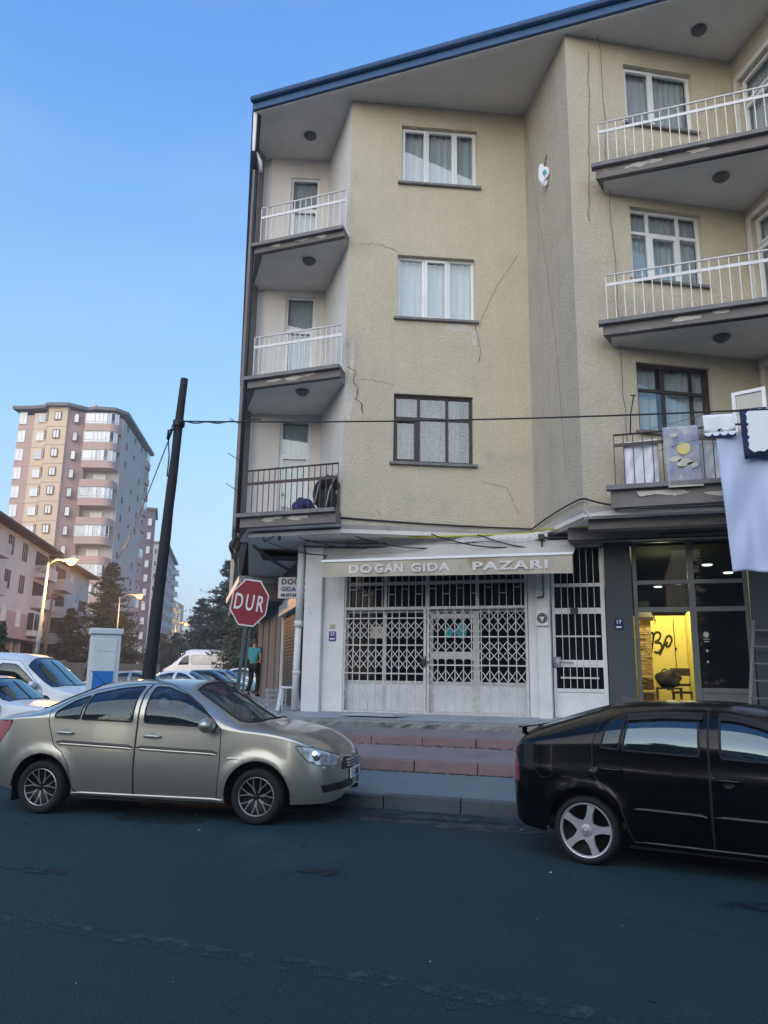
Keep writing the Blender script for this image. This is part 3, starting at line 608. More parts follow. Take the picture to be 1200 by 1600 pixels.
# notices stuck to the glass, dim stock
for x0, x1, z0, z1, m in ((-4.72, -4.45, 2.30, 2.52, 'plasticwhite'), ):
    mb = MB(); mb.box(x0, x1, V0+.018, V0+.024, z0, z1); wobj('notice', mb, M['awning'], shopf)
for cx, cz, rx, rz_ in ((-3.22, 2.42, .09, .09), (-2.97, 2.45, .11, .17)):
    mb = MB(); rr = random.Random(int(cx*-100)); mb.slabxz([(cx+rx*cos(t)*rr.uniform(.7, 1.1), cz+rz_*sin(t)*rr.uniform(.7, 1.1)) for t in [k*pi/7 for k in range(14)]], V0+.016, V0+.022); wobj('sticker', mb, M['teal'], shopf)
sh = MB(); rr = random.Random(8)
for z in (1.3, 1.8, 2.3, 2.8): sh.box(-5.4, -1.9, 15.6, 16.0, z, z+.03)
wobj('shelf', sh, M['darkwood'], bld)
mb = MB()
for z in (1.33, 1.83, 2.33):
    x = -5.3
    while x < -2: 
        w = rr.uniform(.08, .3); mb.box(x, x+w*.9, 15.62, 15.9, z, z+rr.uniform(.15, .38)); x += w
tag(wobj('shop_stock', mb, M['seat'], bld), kind='stuff')
# folding security grille
G = MB(); GY = 13.70
for x in (-5.19, -3.63, -1.79): G.box(x-.022, x+.022, GY-.02, GY+.02, .96, 3.79 if x != -3.63 else 2.84)
G.box(-5.17, -1.81, GY-.018, GY+.018, 2.82, 2.87); G.box(-5.17, -1.81, GY-.022, GY+.01, .95, .985); G.box(-3.585, -3.55, GY-.02, GY+.02, .99, 2.82)
gr = wobj('security_grille', G, M['grillepaint'], bld); gl = loc_of(gr)
def gl_link(name, me, x, y, z, rot=None):
    o = link(name, me, gr, (x-gl.x, y-gl.y, z-gl.z)); 
    if rot: o.rotation_euler = (0, rot, 0)
    return o
vb = MB().box(-.008, .008, -.008, .008, 0, 1.84).mesh('grille_bar', M['grillepaint'])
vt = MB().box(-.006, .006, -.006, .006, 0, .92).mesh('grille_bar', M['grillepaint'])
lat = {}
halves = ((-5.17, -3.66, 10), (-3.55, -1.81, 11))
for hi, (x0, x1, n) in enumerate(halves):
    sp_ = (x1-x0)/n
    for i in range(1, n): gl_link('grille_bar', vb, x0+sp_*i+.008*sin(i*2.3), GY-.012, .985)
    hz = ((2.66, 2.17, 1.66), (2.32, 1.82))[hi]
    for z in hz:
        me = MB().box(x0, x1, GY-.03, GY-.018, z-.011, z+.011).mesh('cross_bar', M['grillepaint']); me.transform(Matrix.Translation((0, -GY, -z))); gl_link('cross_bar', me, 0, GY, z)
    bands = (((2.28, 2.60, 2), (1.74, 2.10, 2)), ((2.40, 2.78, 2), (1.90, 2.24, 2), (1.53, 1.74, 1)))[hi]
    for z0, z1, r in bands:
        hh = (z1-z0)/r
        key = (round(sp_, 3), round(hh, 3))
        if key not in lat:
            ms = []
            for s_ in (-1, 1):
                b = MB(); b.bar((-sp_/2, s_*.004, -s_*hh/2), (sp_/2, s_*.004, s_*hh/2), .005, .013); ms.append(b.mesh('lattice_strap', M['grillepaint']))
            lat[key] = ms
        for i in range(n):
            for j in range(r):
                for me in lat[key]: gl_link('lattice_strap', me, x0+sp_*(i+.5), GY-.036, z0+hh*(j+.5))
    # lattice seen against the kick panels
    me = MB(); me.bar((-.07, 0, -.10), (.07, 0, .10), .005, .012); me.bar((-.07, .006, .10), (.07, .006, -.10), .005, .012); me = me.mesh('lattice_strap', M['grillepaint'])
    for i in range(0, n, 1 if hi == 0 and False else 2): gl_link('lattice_strap', me, x0+sp_*(i+.5), GY-.036, 1.36 if hi else 1.3)
for i in range(26):
    x = -5.17+3.36*(i+.5)/26; gl_link('grille_bar', vt, x, GY, 2.87)
rg = MB().box(-.065, .065, -.005, .005, -.006, .006).mesh('grille_rung', M['grillepaint'])
for i in range(25):
    x = -5.17+3.36*(i+1)/26
    if i % 2 == 0: gl_link('grille_rung', rg, x, GY-.004, 3.10+(.10 if i % 4 == 0 else 0))
mb = MB(); mb.box(-3.68, -3.60, GY-.06, GY-.02, 1.80, 1.90); mb.tube([(-3.66, GY-.04, 1.9), (-3.66, GY-.04, 1.97), (-3.61, GY-.04, 1.97), (-3.61, GY-.04, 1.9)], .008); mb.tube([(-3.72, GY-.04, 1.86), (-3.64, GY-.06, 1.80), (-3.56, GY-.04, 1.87), (-3.63, GY-.05, 1.93)], .012, 6, True); wobj('padlock', mb, M['trim'], gr)
# narrow shop door with bars
x0, x1 = -1.355, -.455; D = MB(); y0, y1 = 13.78, 13.85
D.box(x0, x0+.05, y0, y1, .96, 3.98); D.box(x1-.07, x1, y0, y1, .96, 3.98)
for z, h in ((1.0, .04), (2.77, .05), (3.22, .03), (3.93, .04)): D.box(x0+.05, x1-.07, y0+.004, y1-.004, z-h, z+h)
for z, h in ((1.42, .03), (1.87, .06)): D.box(x0+.05, x1-.07, y0+.002, y1-.002, z-h, z+h)
D.box(x0+.05, x1-.07, y0+.02, y1-.02, 1.04, 1.39)
sd = wobj('shop_door', D, M['white'], bld, bevel=.004)
for z0, z1 in ((1.45, 1.81), (1.93, 2.72), (2.82, 3.19), (3.25, 3.89)):
    mb = MB(); mb.box(x0+.05, x1-.07, y0+.04, y0+.046, z0, z1); wobj('pane', mb, M['glass_dark'], sd)
for i in range(6):
    x = x0+.05+(x1-x0-.12)*(i+1)/7+.01
    mb = MB(); mb.box(x-.006, x+.006, y0-.025, y0-.013, 1.42, 3.93); wobj('door_bar', mb, M['grillepaint'], sd)
for z, a_, b_ in ((2.33, x0+.04, x1-.09), (1.63, x0+.12, x1-.14)):
    mb = MB(); mb.box(a_, b_, y0-.036, y0-.025, z-.014, z+.014); wobj('cross_bar', mb, M['grillepaint'], sd)
mb = MB(); mb.tube([(x0+.14, y0, 1.90), (x0+.14, y0-.05, 1.90), (x0+.34, y0-.05, 1.885)], .013, 8); mb.box(x0+.0, x0+.13, y0-.02, y0, 1.80, 1.98); wobj('door_handle', mb, M['metalgrey'], sd, True)
mb = MB(); mb.box(x0+.32, x0+.45, y0-.05, y0-.02, 2.71, 2.82); wobj('lock_case', mb, M['trim'], sd)
# cafe front
x0, x1 = .02, 1.82; C = MB(); y0, y1 = 13.80, 13.88
for x, w in ((x0+.035, .035), (.955, .05), (x1-.035, .035)): C.box(x-w, x+w, y0, y1, .95, 3.98)
for z, h in ((3.24, .035), (2.78, .04), (3.96, .03)): C.box(x0+.07, x1-.07, y0+.004, y1-.004, z-h, z+h)
C.box(1.005, x1-.07, y0+.006, y1-.006, 1.42, 1.50); C.box(1.005, x1-.07, y0+.02, y1-.02, .95, 1.42)
cf = wobj('cafe_front', C, M['cafeframe'], bld, bevel=.004)
for a_, b_, z0, z1 in ((x0+.07, .905, 2.82, 3.205), (x0+.07, .905, 3.275, 3.93), (1.005, x1-.07, 2.82, 3.205), (1.005, x1-.07, 3.275, 3.93), (1.005, x1-.07, 1.50, 2.74)):
    mb = MB(); mb.box(a_, b_, y0+.04, y0+.046, z0, z1); wobj('pane', mb, M['glass_dark'], cf)
# flat print on the right-hand glass
mb = MB(); mb.slabxz([(1.13+.045*cos(t), 2.36+.05*sin(t)) for t in [k*pi/5 for k in range(10)]], y0+.030, y0+.034)
for z, w in ((2.28, .05), (2.24, .04)): mb.box(1.13-w, 1.13+w, y0+.030, y0+.034, z, z+.015)
for z in (2.10, 1.92): mb.slabxz([(1.13+.02*cos(t), z+.022*sin(t)) for t in [k*pi/3 for k in range(6)]], y0+.030, y0+.034)
wobj('window_print', mb, M['awning'], cf)
# cafe room
mb = MB(); X0, X1, Y0, Y1 = -.40, 2.6, 14.0, 20.5
mb.add([(X0, Y0, 3.9), (X1, Y0, 3.9), (X1, Y1, 3.9), (X0, Y1, 3.9)], [(0, 1, 2, 3)]); mb.add([(X0, Y0, .96), (X1, Y0, .96), (X1, Y1, .96), (X0, Y1, .96)], [(0, 1, 2, 3)])
mb.add([(X1, Y0, .9), (X1, Y1, .9), (X1, Y1, 4), (X1, Y0, 4)], [(0, 1, 2, 3)]); mb.add([(X0, Y1, .9), (X1, Y1, .9), (X1, Y1, 4), (X0, Y1, 4)], [(0, 1, 2, 3)])
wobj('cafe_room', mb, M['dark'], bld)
mb = MB(); mb.box(-.38, .98, 16.2, 16.32, .96, 2.86); mb.box(-.40, -.36, 14.02, 16.2, .96, 3.2); wobj('yellow_wall', mb, M['yellow'], bld)
mb = MB(); mb.box(.955, 1.0, 14.05, 16.3, .96, 2.86); wobj('partition', mb, M['yellow'], bld)
mb = MB(); mb.box(.10, .30, 15.72, 15.9, .96, 2.78); colm = wobj('stone_column', mb, M['stone'], bld)
rr = random.Random(4); z = 1.0
while z < 2.76:
    h = rr.uniform(.035, .06); s_ = rr.uniform(.3, .7); 
    for a_, b_ in ((.09, .09+.22*s_), (.09+.22*s_+.006, .31)):
        mb = MB(); y_ = 15.70+rr.uniform(-.02, .01); mb.box(a_, b_, y_, y_+.05, z, z+h-.006); wobj('stone', mb, M['stone'], colm)
    z += h
mb = MB(); mb.prism([(.05, 15.6), (.36, 15.6), (.36, 15.9), (.05, 15.9)], 2.74, 2.79)
v = [(.06, 15.6, 2.79), (.35, 15.6, 2.79), (.35, 15.9, 2.79), (.06, 15.9, 2.79), (.11, 15.68, 3.1), (.29, 15.68, 3.1), (.29, 15.85, 3.1), (.11, 15.85, 3.1)]
mb.add(v, [(0, 1, 5, 4), (1, 2, 6, 5), (2, 3, 7, 6), (3, 0, 4, 7), (4, 5, 6, 7)])
hood = tag(obj('wall_lantern', mb, M['blackpaint']), 'dark tapered lantern on top of the stone column in the cafe', 'lantern')
# painted script on the yellow wall
def bez(pts, n=10):
    out = []
    for i in range(len(pts)-1):
        p0 = Vector(pts[max(0, i-1)]); p1 = Vector(pts[i]); p2 = Vector(pts[i+1]); p3 = Vector(pts[min(len(pts)-1, i+2)])
        for k in range(n):
            t = k/n; out.append(.5*((2*p1)+(-p0+p2)*t+(2*p0-5*p1+4*p2-p3)*t*t+(-p0+3*p1-3*p2+p3)*t**3))
    out.append(Vector(pts[-1])); return out
s1 = [(-.03, .24), (-.01, .33), (.04, .36), (.05, .28), (.03, .14), (.0, .0), (.03, .14), (.06, .30), (.11, .37), (.17, .34), (.15, .25), (.08, .20), (.16, .18), (.18, .09), (.12, .02), (.05, .03)]
s2 = [(.14, -.02), (.20, .10), (.27, .28), (.33, .30), (.35, .22), (.30, .13), (.25, .13), (.28, .2)]
mb = MB()
for s_ in (s1, s2): mb.tube([(.30+q.x*1.12, 16.185, 2.13+q.y*1.12) for q in bez([(a_, b_, 0) for a_, b_ in s_])], .017, 6)
mb.lathe([(.0, 16.17), (.02, 16.175), (.02, 16.2)], 10, 'y', (.76, 0, 2.22))
tag(obj('painted_lettering', mb, M['blackpaint'], None, True), 'black brushed letters Bp. on the yellow cafe wall', 'lettering')
mb = MB(); mb.tube([(.74, 16.19, 2.78), (.745, 16.19, 2.3), (.75, 16.19, 1.5)], .007); mb.tube([(.32, 16.15, 2.9), (.38, 16.15, 2.86), (.42, 16.12, 2.75)], .01)
tag(obj('wall_cable', mb, M['blackpaint']), 'thin dark cable down the yellow cafe wall', 'cable')
# cafe spots
sl = MB(); sl.lathe([(0, -.02), (.09, -.02), (.10, 0)], 16); sme = sl.mesh('ceiling_spot', M['spot'])
for k, (x, y) in enumerate([(1.46, 16.5), (1.98, 17.8), (.62, 20.2), (1.08, 19.6)]):
    o = link('ceiling_spot', sme, None, (x, y, 3.895)); tag(o, ['round ceiling spot nearest above the dark cafe window', 'round ceiling spot furthest right in the dark cafe', 'round ceiling spot left, seen through the transom over the cafe door', 'round ceiling spot right, seen through the transom over the cafe door'][k], 'ceiling light', 'lit round ceiling spots in the cafe')
ld_ = bpy.data.lights.new('cafe_lamp', 'POINT'); ld_.energy = 85; ld_.color = (1, .88, .42); ld_.shadow_soft_size = .15
lo = bpy.data.objects.new('cafe_lamp', ld_); lo.location = (.55, 15.0, 3.5); col.objects.link(lo)
# cafe furniture
t = thing('cafe_chair', 'dark wooden chair standing against the yellow cafe wall', 'chair', (.80, 15.5, .96))
mb = MB(); mb.box(-.18, .18, -.18, .18, .42, .46); obj('seat', mb, M['darkwood'], t)
mb = MB(); mb.box(-.18, .18, .15, .18, .55, .60); mb.box(-.18, .18, .15, .18, .74, .88); mb.box(-.19, -.15, .15, .19, .42, .88); mb.box(.15, .19, .15, .19, .42, .88); obj('backrest', mb, M['darkwood'], t)
for a_ in (-.16, .16):
    for b_ in (-.16, .16): mb = MB(); mb.bar((a_, b_, .42), (a_*1.1, b_*1.1, 0), .035); obj('leg', mb, M['darkwood'], t)
def stool(x, y, lab):
    t = thing('wooden_stool', lab, 'stool', (x, y, .96), 0, 'yellow wooden stools in the cafe')
    mb = MB(); mb.box(-.16, .16, -.16, .16, .43, .47); obj('seat', mb, M['yellowwood'], t, bevel=.01)
    for a_ in (-.13, .13):
        for b_ in (-.13, .13): mb = MB(); mb.bar((a_, b_, .43), (a_*1.15, b_*1.15, 0), .03); obj('leg', mb, M['yellowwood'], t)
    mb = MB(); mb.bar((-.14, -.14, .2), (.14, -.14, .2), .02); mb.bar((-.14, .14, .2), (.14, .14, .2), .02); obj('stretcher', mb, M['yellowwood'], t)
stool(.18, 15.0, 'low yellow wooden stool nearest the cafe doorway')
t = thing('wooden_bench', 'yellow wooden bench in front of the stone column in the cafe', 'bench', (.16, 15.5, .96))
mb = MB(); mb.box(-.24, .24, -.13, .13, .70, .74); obj('seat', mb, M['yellowwood'], t)
for a_ in (-.21, .21): mb = MB(); mb.box(a_-.02, a_+.02, -.12, .12, 0, .70); obj('leg', mb, M['yellowwood'], t)
t = thing('cafe_table', 'small dark cafe table carrying a black bag', 'table', (.52, 14.9, .96))
mb = MB(); mb.box(-.2, .24, -.18, .18, .50, .53); obj('table_top', mb, M['trim'], t)
for a_ in (-.18, .22):
    for b_ in (-.15, .15): mb = MB(); mb.bar((a_, b_, .5), (a_, b_, 0), .03); obj('leg', mb, M['trim'], t)
def blob(name, c, rx, ry, rz_, m, seed, amp=.2, parent=None, n=14):
    rr = random.Random(seed); f = [(rr.uniform(1, 4), rr.uniform(0, 6), rr.uniform(1, 4)) for _ in range(4)]; mb = MB(); vs = []; fs = []
    for j in range(n+1):
        th = pi*j/n
        for i in range(n*2):
            ph = 2*pi*i/(n*2); k = 1+amp*sum(sin(a_*ph*1+b_)*sin(c_*th) for a_, b_, c_ in [(round(a1), b1, c1) for a1, b1, c1 in f])/2
            vs.append((c[0]+rx*k*sin(th)*cos(ph), c[1]+ry*k*sin(th)*sin(ph), c[2]+rz_*k*cos(th)))
    for j in range(n):
        for i in range(n*2): fs.append((j*n*2+i, j*n*2+(i+1) % (n*2), (j+1)*n*2+(i+1) % (n*2), (j+1)*n*2+i))
    mb.add(vs, fs); return obj(name, mb, m, parent, True)
t = thing('black_bag', 'bulky black bag slumped on the cafe table', 'bag', (.52, 14.9, 1.49))
blob('bag_body', (.02, 0, .14), .21, .13, .15, M['fabricbag'], 5, .25, t)
mb = MB(); mb.tube(bez([(-.1, 0, .24), (-.06, 0, .31), (.0, 0, .31), (.04, 0, .24)]), .012); obj('handle', mb, M['fabricbag'], t, True)
# ladder against the dark wall
t = thing('step_ladder', 'dark metal step ladder leaning at the dark wall beside the cafe', 'ladder', (2.0, 13.55, .95))
for s_ in (-1, 1):
    mb = MB(); mb.bar((s_*.28-.15, -.55, 0), (s_*.16, .10, 1.62), .05, .025); obj('rail', mb, M['metalgrey'] if s_ > 5 else M['cafeframe'], t)
for k in range(6):
    f_ = (k+.6)/6.2; mb = MB(); w = .28-.12*f_; cx = -.15*(1-f_); y_ = -.55+.65*f_; z_ = 1.62*f_; mb.box(cx-w, cx+w, y_-.04, y_+.04, z_-.012, z_+.012); obj('rung', mb, M['cafeframe'], t)

# ---- side wall of the ground floor, receding to the left rear
def sw(t, z, off=0): q = side(t, off); return (q[0], q[1], z)
def sbox(mb, t0, t1, o0, o1, z0, z1):
    mb.add([sw(t0, z0, o0), sw(t1, z0, o0), sw(t1, z0, o1), sw(t0, z0, o1), sw(t0, z1, o0), sw(t1, z1, o0), sw(t1, z1, o1), sw(t0, z1, o1)], [(0, 3, 2, 1), (4, 5, 6, 7), (0, 1, 5, 4), (1, 2, 6, 5), (2, 3, 7, 6), (3, 0, 4, 7)]); return mb
wobj('wall', sbox(MB(), .25, 11.5, -.25, -.02, .9, 4.16), M['darkwall'], bld)
wobj('side_lintel', sbox(MB(), .6, 4.2, -.02, .05, 3.25, 3.4), M['metalgrey'], bld)
sh_ = wobj('roller_shutter', sbox(MB(), 1.0, 4.0, -.02, .0, .96, 3.0), M['shutter'], bld)
for k in range(26): wobj('shutter_slat', sbox(MB(), 1.0, 4.0, .0, .02, .98+k*.077, .98+k*.077+.062), M['shutter'], sh_)
wobj('shutter_box', sbox(MB(), .9, 4.1, -.02, .16, 3.0, 3.25), M['metalgrey'], bld)
wobj('door_post', sbox(MB(), 4.08, 4.2, -.02, .06, .96, 3.25), M['upvc'], bld)
for k in range(7):
    wobj('board', sbox(MB(), 4.6+k*.9, 4.6+k*.9+.84, -.02, .04+.03*(k % 2), .96, 3.15), M['beige'], bld)
wobj('canopy', sbox(MB(), 5.2, 12, -.02, 1.0, 3.5, 3.95), M['beige'], bld)
wobj('canopy_top', sbox(MB(), 5.4, 12, -.02, 1.1, 3.955, 4.14), M['plasticwhite'], bld)
# drain pipe on the corner pillar
mb = MB(); mb.tube([(-6.10, 13.62, 4.1), (-6.10, 13.60, 2.6)], .07, 12); mb.tube([(-6.10, 13.60, 2.62), (-6.12, 13.58, .96)], .062, 12); mb.tube([(-6.10, 13.6, 2.5), (-6.10, 13.6, 2.62)], .085, 12); mb.tube([(-6.11, 13.6, 1.62), (-6.11, 13.6, 1.68)], .075, 12); wobj('drainpipe', mb, M['whitewall'], bld, True)

# cracks and peeled plaster on the main face
def on_A(s, z, off=.004, p0=A0, p1=A1):
    d = (Vector(p1)-Vector(p0)).normalized(); q = Vector(p0)+d*s+Vector((d.y, -d.x))*off; return (q.x, q.y, z)
def crack(pts, r=.006, p0=A0, p1=A1, seed=1):
    rr = random.Random(seed); out = []
    for i in range(len(pts)-1):
        (a_, b_), (c_, d_) = pts[i], pts[i+1]; n = max(2, int(hypot(c_-a_, d_-b_)/.07))
        for k in range(n): t = k/n; out.append(on_A(a_+(c_-a_)*t+rr.uniform(-.012, .012), b_+(d_-b_)*t+rr.uniform(-.012, .012), .001, p0, p1))
    out.append(on_A(*pts[-1], .001, p0, p1)); wobj('crack', MB().tube(out, [r*rr.uniform(.4, 1.3) for _ in out], 4), M['crack'], bld)
crack([(.05, 7.35), (.20, 7.28), (.16, 7.05), (.26, 6.95), (.22, 6.72), (.34, 6.62), (.35, 6.42)], .011)
crack([(.2, 7.10), (.5, 7.12), (.94, 7.02)], .005, seed=2); crack([(.25, 9.95), (.6, 9.98), (.98, 9.84)], .005, seed=3)
crack([(2.52, 8.38), (2.62, 7.9), (2.60, 7.6)], .006, seed=4); crack([(2.6, 8.4), (2.95, 9.2), (3.45, 10.0)], .005, seed=5)
crack([(2.6, 5.2), (3.1, 5.1), (3.3, 4.6)], .004, seed=6); crack([(.65, 4.6), (.9, 4.2)], .004, seed=7)
crack([(.1, 13.0), (.5, 11), (1.0, 9.0), (1.3, 7.2), (1.5, 5.0)], .004, A1, C0, 8)
for s_, z_, w, h, sd_ in ((1.9, 12.80, .22, .05, 1), (1.15, 12.80, .2, .02, 2), (2.2, 8.28, .34, .11, 3), (2.50, 8.10, .06, .22, 4), (.12, 7.5, .05, .5, 5), (.08, 6.7, .10, .5, 6)):
    rr = random.Random(sd_); P = [(s_+w*cos(u)*rr.uniform(.6, 1), z_+h*sin(u)*rr.uniform(.6, 1)) for u in [i*pi/8 for i in range(16)]]
    wobj('peeled_paint', MB().add([on_A(a_, b_, .003) for a_, b_ in P], [tuple(range(16))]), M['patch'], bld)
rr = random.Random(31); P = [(.62+.16*cos(u)*rr.uniform(.6, 1), 6.98+.05*sin(u)*rr.uniform(.6, 1)) for u in [i*pi/8 for i in range(16)]]
wobj('peeled_paint', MB().add([on_A(a_, b_, .003, C0, C1) for a_, b_ in P], [tuple(range(16))]), M['patch'], bld)
# little roof vents and wires down the face
def sag(a, b, n=14, s_=.1, jit=0, seed=1):
    rr = random.Random(seed); a, b = Vector(a), Vector(b); return [a+(b-a)*(i/n)+Vector((rr.uniform(-jit, jit), rr.uniform(-jit, jit)*.4, -4*s_*(i/n)*(1-i/n))) for i in range(n+1)]
def cable(name, pts, r, m, label, cat='cable', group=None): return tag(obj(name, MB().tube(pts, r, 6), M[m], None, True), label, cat, group)
cable('hanging_wire', sag(on_A(.62, 13.4, .1, C0, C1), on_A(.75, 5.4, .1, C0, C1), 30, 0, .03, 2), .007, 'wire', 'thin loose wire hanging the full height beside the right windows', 'wire')
cable('wall_wire', sag(on_A(.45, 12.9, .02, C0, C1), on_A(.30, 9.4, .02, C0, C1), 20, 0, .02, 3), .005, 'wire', 'short thin wire running down right of the building corner', 'wire')
cable('facade_cable', sag((-5.0, 12.77, 4.42), (-1.72, 14.16, 4.32), 16, .02, .006, 4)+sag((-1.69, 14.14, 4.33), (-.72, 12.33, 4.42), 10, -.03, .005, 5)+sag((-.64, 12.30, 4.42), (-.1, 12.25, 4.26), 8, .02)+sag((.2, 12.2, 4.2), (6, 12.0, 4.22), 10, .05), .016, 'cable', 'black cable following the zigzag lower edge of the facade', 'cable')
cable('yellow_cable', sag((-4.4, 13.35, 4.13), (-1.6, 13.9, 4.20), 12, .02)+sag((-1.5, 13.6, 4.2), (.2, 12.75, 4.10), 8, .01), .018, 'cabley', 'yellow cable sagging under the overhang above the awning', 'cable')
rr = random.Random(21)
cable('cable_bundle', sag((-6.8, 12.9, 4.0), (-6.1, 13.7, 3.5), 10, .06), .03, 'cable', 'thick black cable bundle drooping under the left balcony', 'cable')
cable('ceiling_cable', sag((-6.0, 13.5, 4.05), (-2.0, 13.72, 4.08), 20, .08, .012, 8), .013, 'cable', 'black cable drooping above the awning housing', 'cable')
cable('ceiling_cable', sag((-5.9, 13.3, 4.12), (-4.2, 13.8, 4.1), 12, .03, .01, 9)+[Vector((-4.1, 13.84, 4.02))], .010, 'cable', 'black cable ending at the bare bulb over the awning', 'cable')
cable('ceiling_cable', sag((-1.7, 13.6, 4.05), (6, 12.6, 4.0), 22, .06, .02, 10), .018, 'cable', 'black cable under the ceiling over the narrow shop door and cafe', 'cable')
cable('ceiling_cable', sag((-1.0, 13.28, 3.92), (6, 13.22, 3.95), 22, .03, .015, 11), .014, 'cable', 'lowest black cable along the dark beam over the cafe', 'cable')
rr = random.Random(77)
for k in range(5):
    x0_ = (-5.9, -4.8, -3.4, -6.7, -2.6)[k]; cable('loose_cable', sag((x0_, 13.0+.12*k, 4.13), (x0_+1.5+.2*k, 13.75, 4.02-.03*k), 14, .10+.02*k, .014, 40+k), .009+.002*(k % 3), 'cable', ['loose black cable at the left pillar under the overhang', 'loose black cable above the word GIDA', 'loose black cable above the word PAZARI', 'loose black cable under the left balcony corner', 'loose black cable near the gear rack of the awning'][k], 'cable', 'loose cables under the overhang')
mb = MB(); mb.lathe([(0, -.06), (.03, -.045), (.035, -.02), (.015, .01), (.015, .04)], 12, 'z', (-4.1, 13.84, 3.98)); tag(obj('light_bulb', mb, M['bulblit'], None, True), 'bare white bulb hanging above the awning', 'light bulb')
mb = MB(); mb.tube([(-6.6, 12.95, 4.14), (-6.55, 12.9, 4.05), (-6.3, 12.75, 4.12)], .014); mb.lathe([(0, -.08), (.035, -.05), (.03, 0), (.012, .02)], 10, 'z', (-6.2, 12.8, 4.12)); tag(obj('light_bulb', mb, M['trim'], None, True), 'unlit bulb on a bent bracket under the left balcony', 'light bulb')

# ------------------------------------------------------------------ awning
aw = thing('awning', 'retracted beige shop awning with faded white lettering above the grille', 'awning', (-3.2, 13.7, 3.3))
wobj('housing', MB().box(-5.68, -.92, 13.58, 13.72, 3.86, 4.0), M['awninglt'], aw, bevel=.02)
AL, AR, AV = -5.30, -.90, 12.78
mb = MB(); n = 20; vs = []
for j in range(5):
    for i in range(n+1):
        t = j/4; x = AL+(AR-AL)*i/n; vs.append((x-(.25*t if i == 0 else 0), AV+(13.6-AV)*t, 3.60+.30*t-.05*sin(pi*t)+.006*sin(i*1.1)))
mb.add(vs, [(j*(n+1)+i, j*(n+1)+i+1, (j+1)*(n+1)+i+1, (j+1)*(n+1)+i) for j in range(4) for i in range(n)]); wobj('awning_fabric', mb, M['awninglt'], aw, True)
wobj('front_bar', MB().box(AL-.02, AR+.01, AV-.03, AV+.03, 3.60, 3.645), M['upvc'], aw, bevel=.008)
def vz(x): return 3.335-.04*(x-AL)/(AR-AL)
mb = MB(); n = 60; vs = []
for j in range(4):
    for i in range(n+1):
        x = AL+(AR-AL)*i/n; t = j/3; vs.append((x, AV-.012+.012*sin(i*.55)*t+.006*sin(i*1.3)*t, vz(x)+(3.60-vz(x))*(1-t)))
mb.add(vs, [(j*(n+1)+i, j*(n+1)+i+1, (j+1)*(n+1)+i+1, (j+1)*(n+1)+i) for j in range(3) for i in range(n)]); wobj('valance', mb, M['awning'], aw, True)
for s_ in (-5.1, -1.1): mb = MB(); mb.bar((s_, 13.65, 3.75), (s_+.1, AV, 3.58), .04); wobj('awning_arm', mb, M['metalgrey'], aw)
for body, x, sz, sp_ in (('DO', -4.57, .155, .43), ('GAN', -4.04, .155, .52), ('GIDA', -3.29, .15, .70), ('PAZARI', -1.92, .15, 1.26)):
    me = text_mesh(body, .2, M['letter'], .0005, .007, 'CENTER', 1.3, 1.12); fit(me, sp_, sz); w = link('lettering', me, aw, (x+3.2, AV-.030-13.7, 3.465-.012*(x+5)/4-3.3))
mb = MB(); mb.box(-3.06, -1.4, 13.55, 13.58, 4.02, 4.06); 
for k in range(12): mb.box(-3.0+k*.13, -2.98+k*.13, 13.54, 13.56, 4.0, 4.08)
wobj('gear_rack', mb, M['metalgrey'], aw)
mb = MB(); mb.box(-1.52, -1.42, 13.45, 13.58, 4.0, 4.09); mb.tube([(-1.47, 13.55, 4.0), (-1.47, 13.55, 3.0)], .012); mb.tube([(-1.47, 13.55, 3.0), (-1.58, 13.52, 2.98)], .014); wobj('crank', mb, M['blackpaint'], aw)

# ------------------------------------------------------------------ signs and fittings on the shop wall
s = thing('shop_sign', 'white board sign with dark DOĞAN GIDA lettering behind the corner drainpipe', 'sign', (-6.32, 14.0, 3.3))
sg = cw(.96, -.27); srz = radians(-8)
b = obj('sign_board', MB().box(-.40, .40, -.02, .02, -.21, .21), M['signwhite'], s, bevel=.006)
for body, z, sz, m, sp_ in (('DOĞAN', .115, .15, 'darkwood', 1.15), ('GIDA PAZARI', -.03, .12, 'plateblue', 1.05), ('MUSTAFA DOĞAN', -.15, .085, 'trim', 1.05)):
    me = text_mesh(body, sz, M[m], .002, .004, 'LEFT', 1.0, sp_); link('lettering', me, s, (-.34, -.026, z))
mb = MB(); mb.box(-.36, -.40, 0, .1, -.2, .2); mb.bar((.3, .02, .22), (.42, .0, .5), .02); obj('bracket', mb, M['trim'], s)
s.rotation_euler = (0, 0, radians(12))
for nm, x, y, z, tx, lab in (('blue', -5.42, 13.655, 2.33, '17', 'small blue house number plate on the left white pillar'), ('navy', -.24, 13.715, 2.53, '17', 'small dark blue house number plate on the dark wall')):
    s = thing('number_plate', lab, 'number plate', (x, y, z), 0, 'house number plates')
    obj('plate', MB().box(-.07, .07, -.008, .0, -.09, .09), M['plateblue'] if nm == 'blue' else M['navy'], s)
    link('lettering', text_mesh(tx, .09, M['signwhite'], .001, .002), s, (0, -.012, .035)); obj('small_print', MB().box(-.045, .045, -.011, -.0085, -.06, -.035), M['signwhite'], s)
s = tag(obj('paper_notice', MB().box(-5.48, -5.37, 13.650, 13.656, 2.47, 2.55), M['awning']), 'small blank grey notice above the blue plate on the white pillar', 'notice')
s = thing('sign_disc', 'white square box with a round black emblem on the pillar beside the narrow door', 'wall box', (-1.49, 13.6, 2.63))
obj('box', MB().box(-.115, .095, -.05, .0, -.13, .13), M['white'], s, bevel=.008)
obj('disc', MB().lathe([(0, -.062), (.085, -.062), (.092, -.05)], 28, 'y', (-.01, 0, 0)), M['trim'], s)
mb = MB()
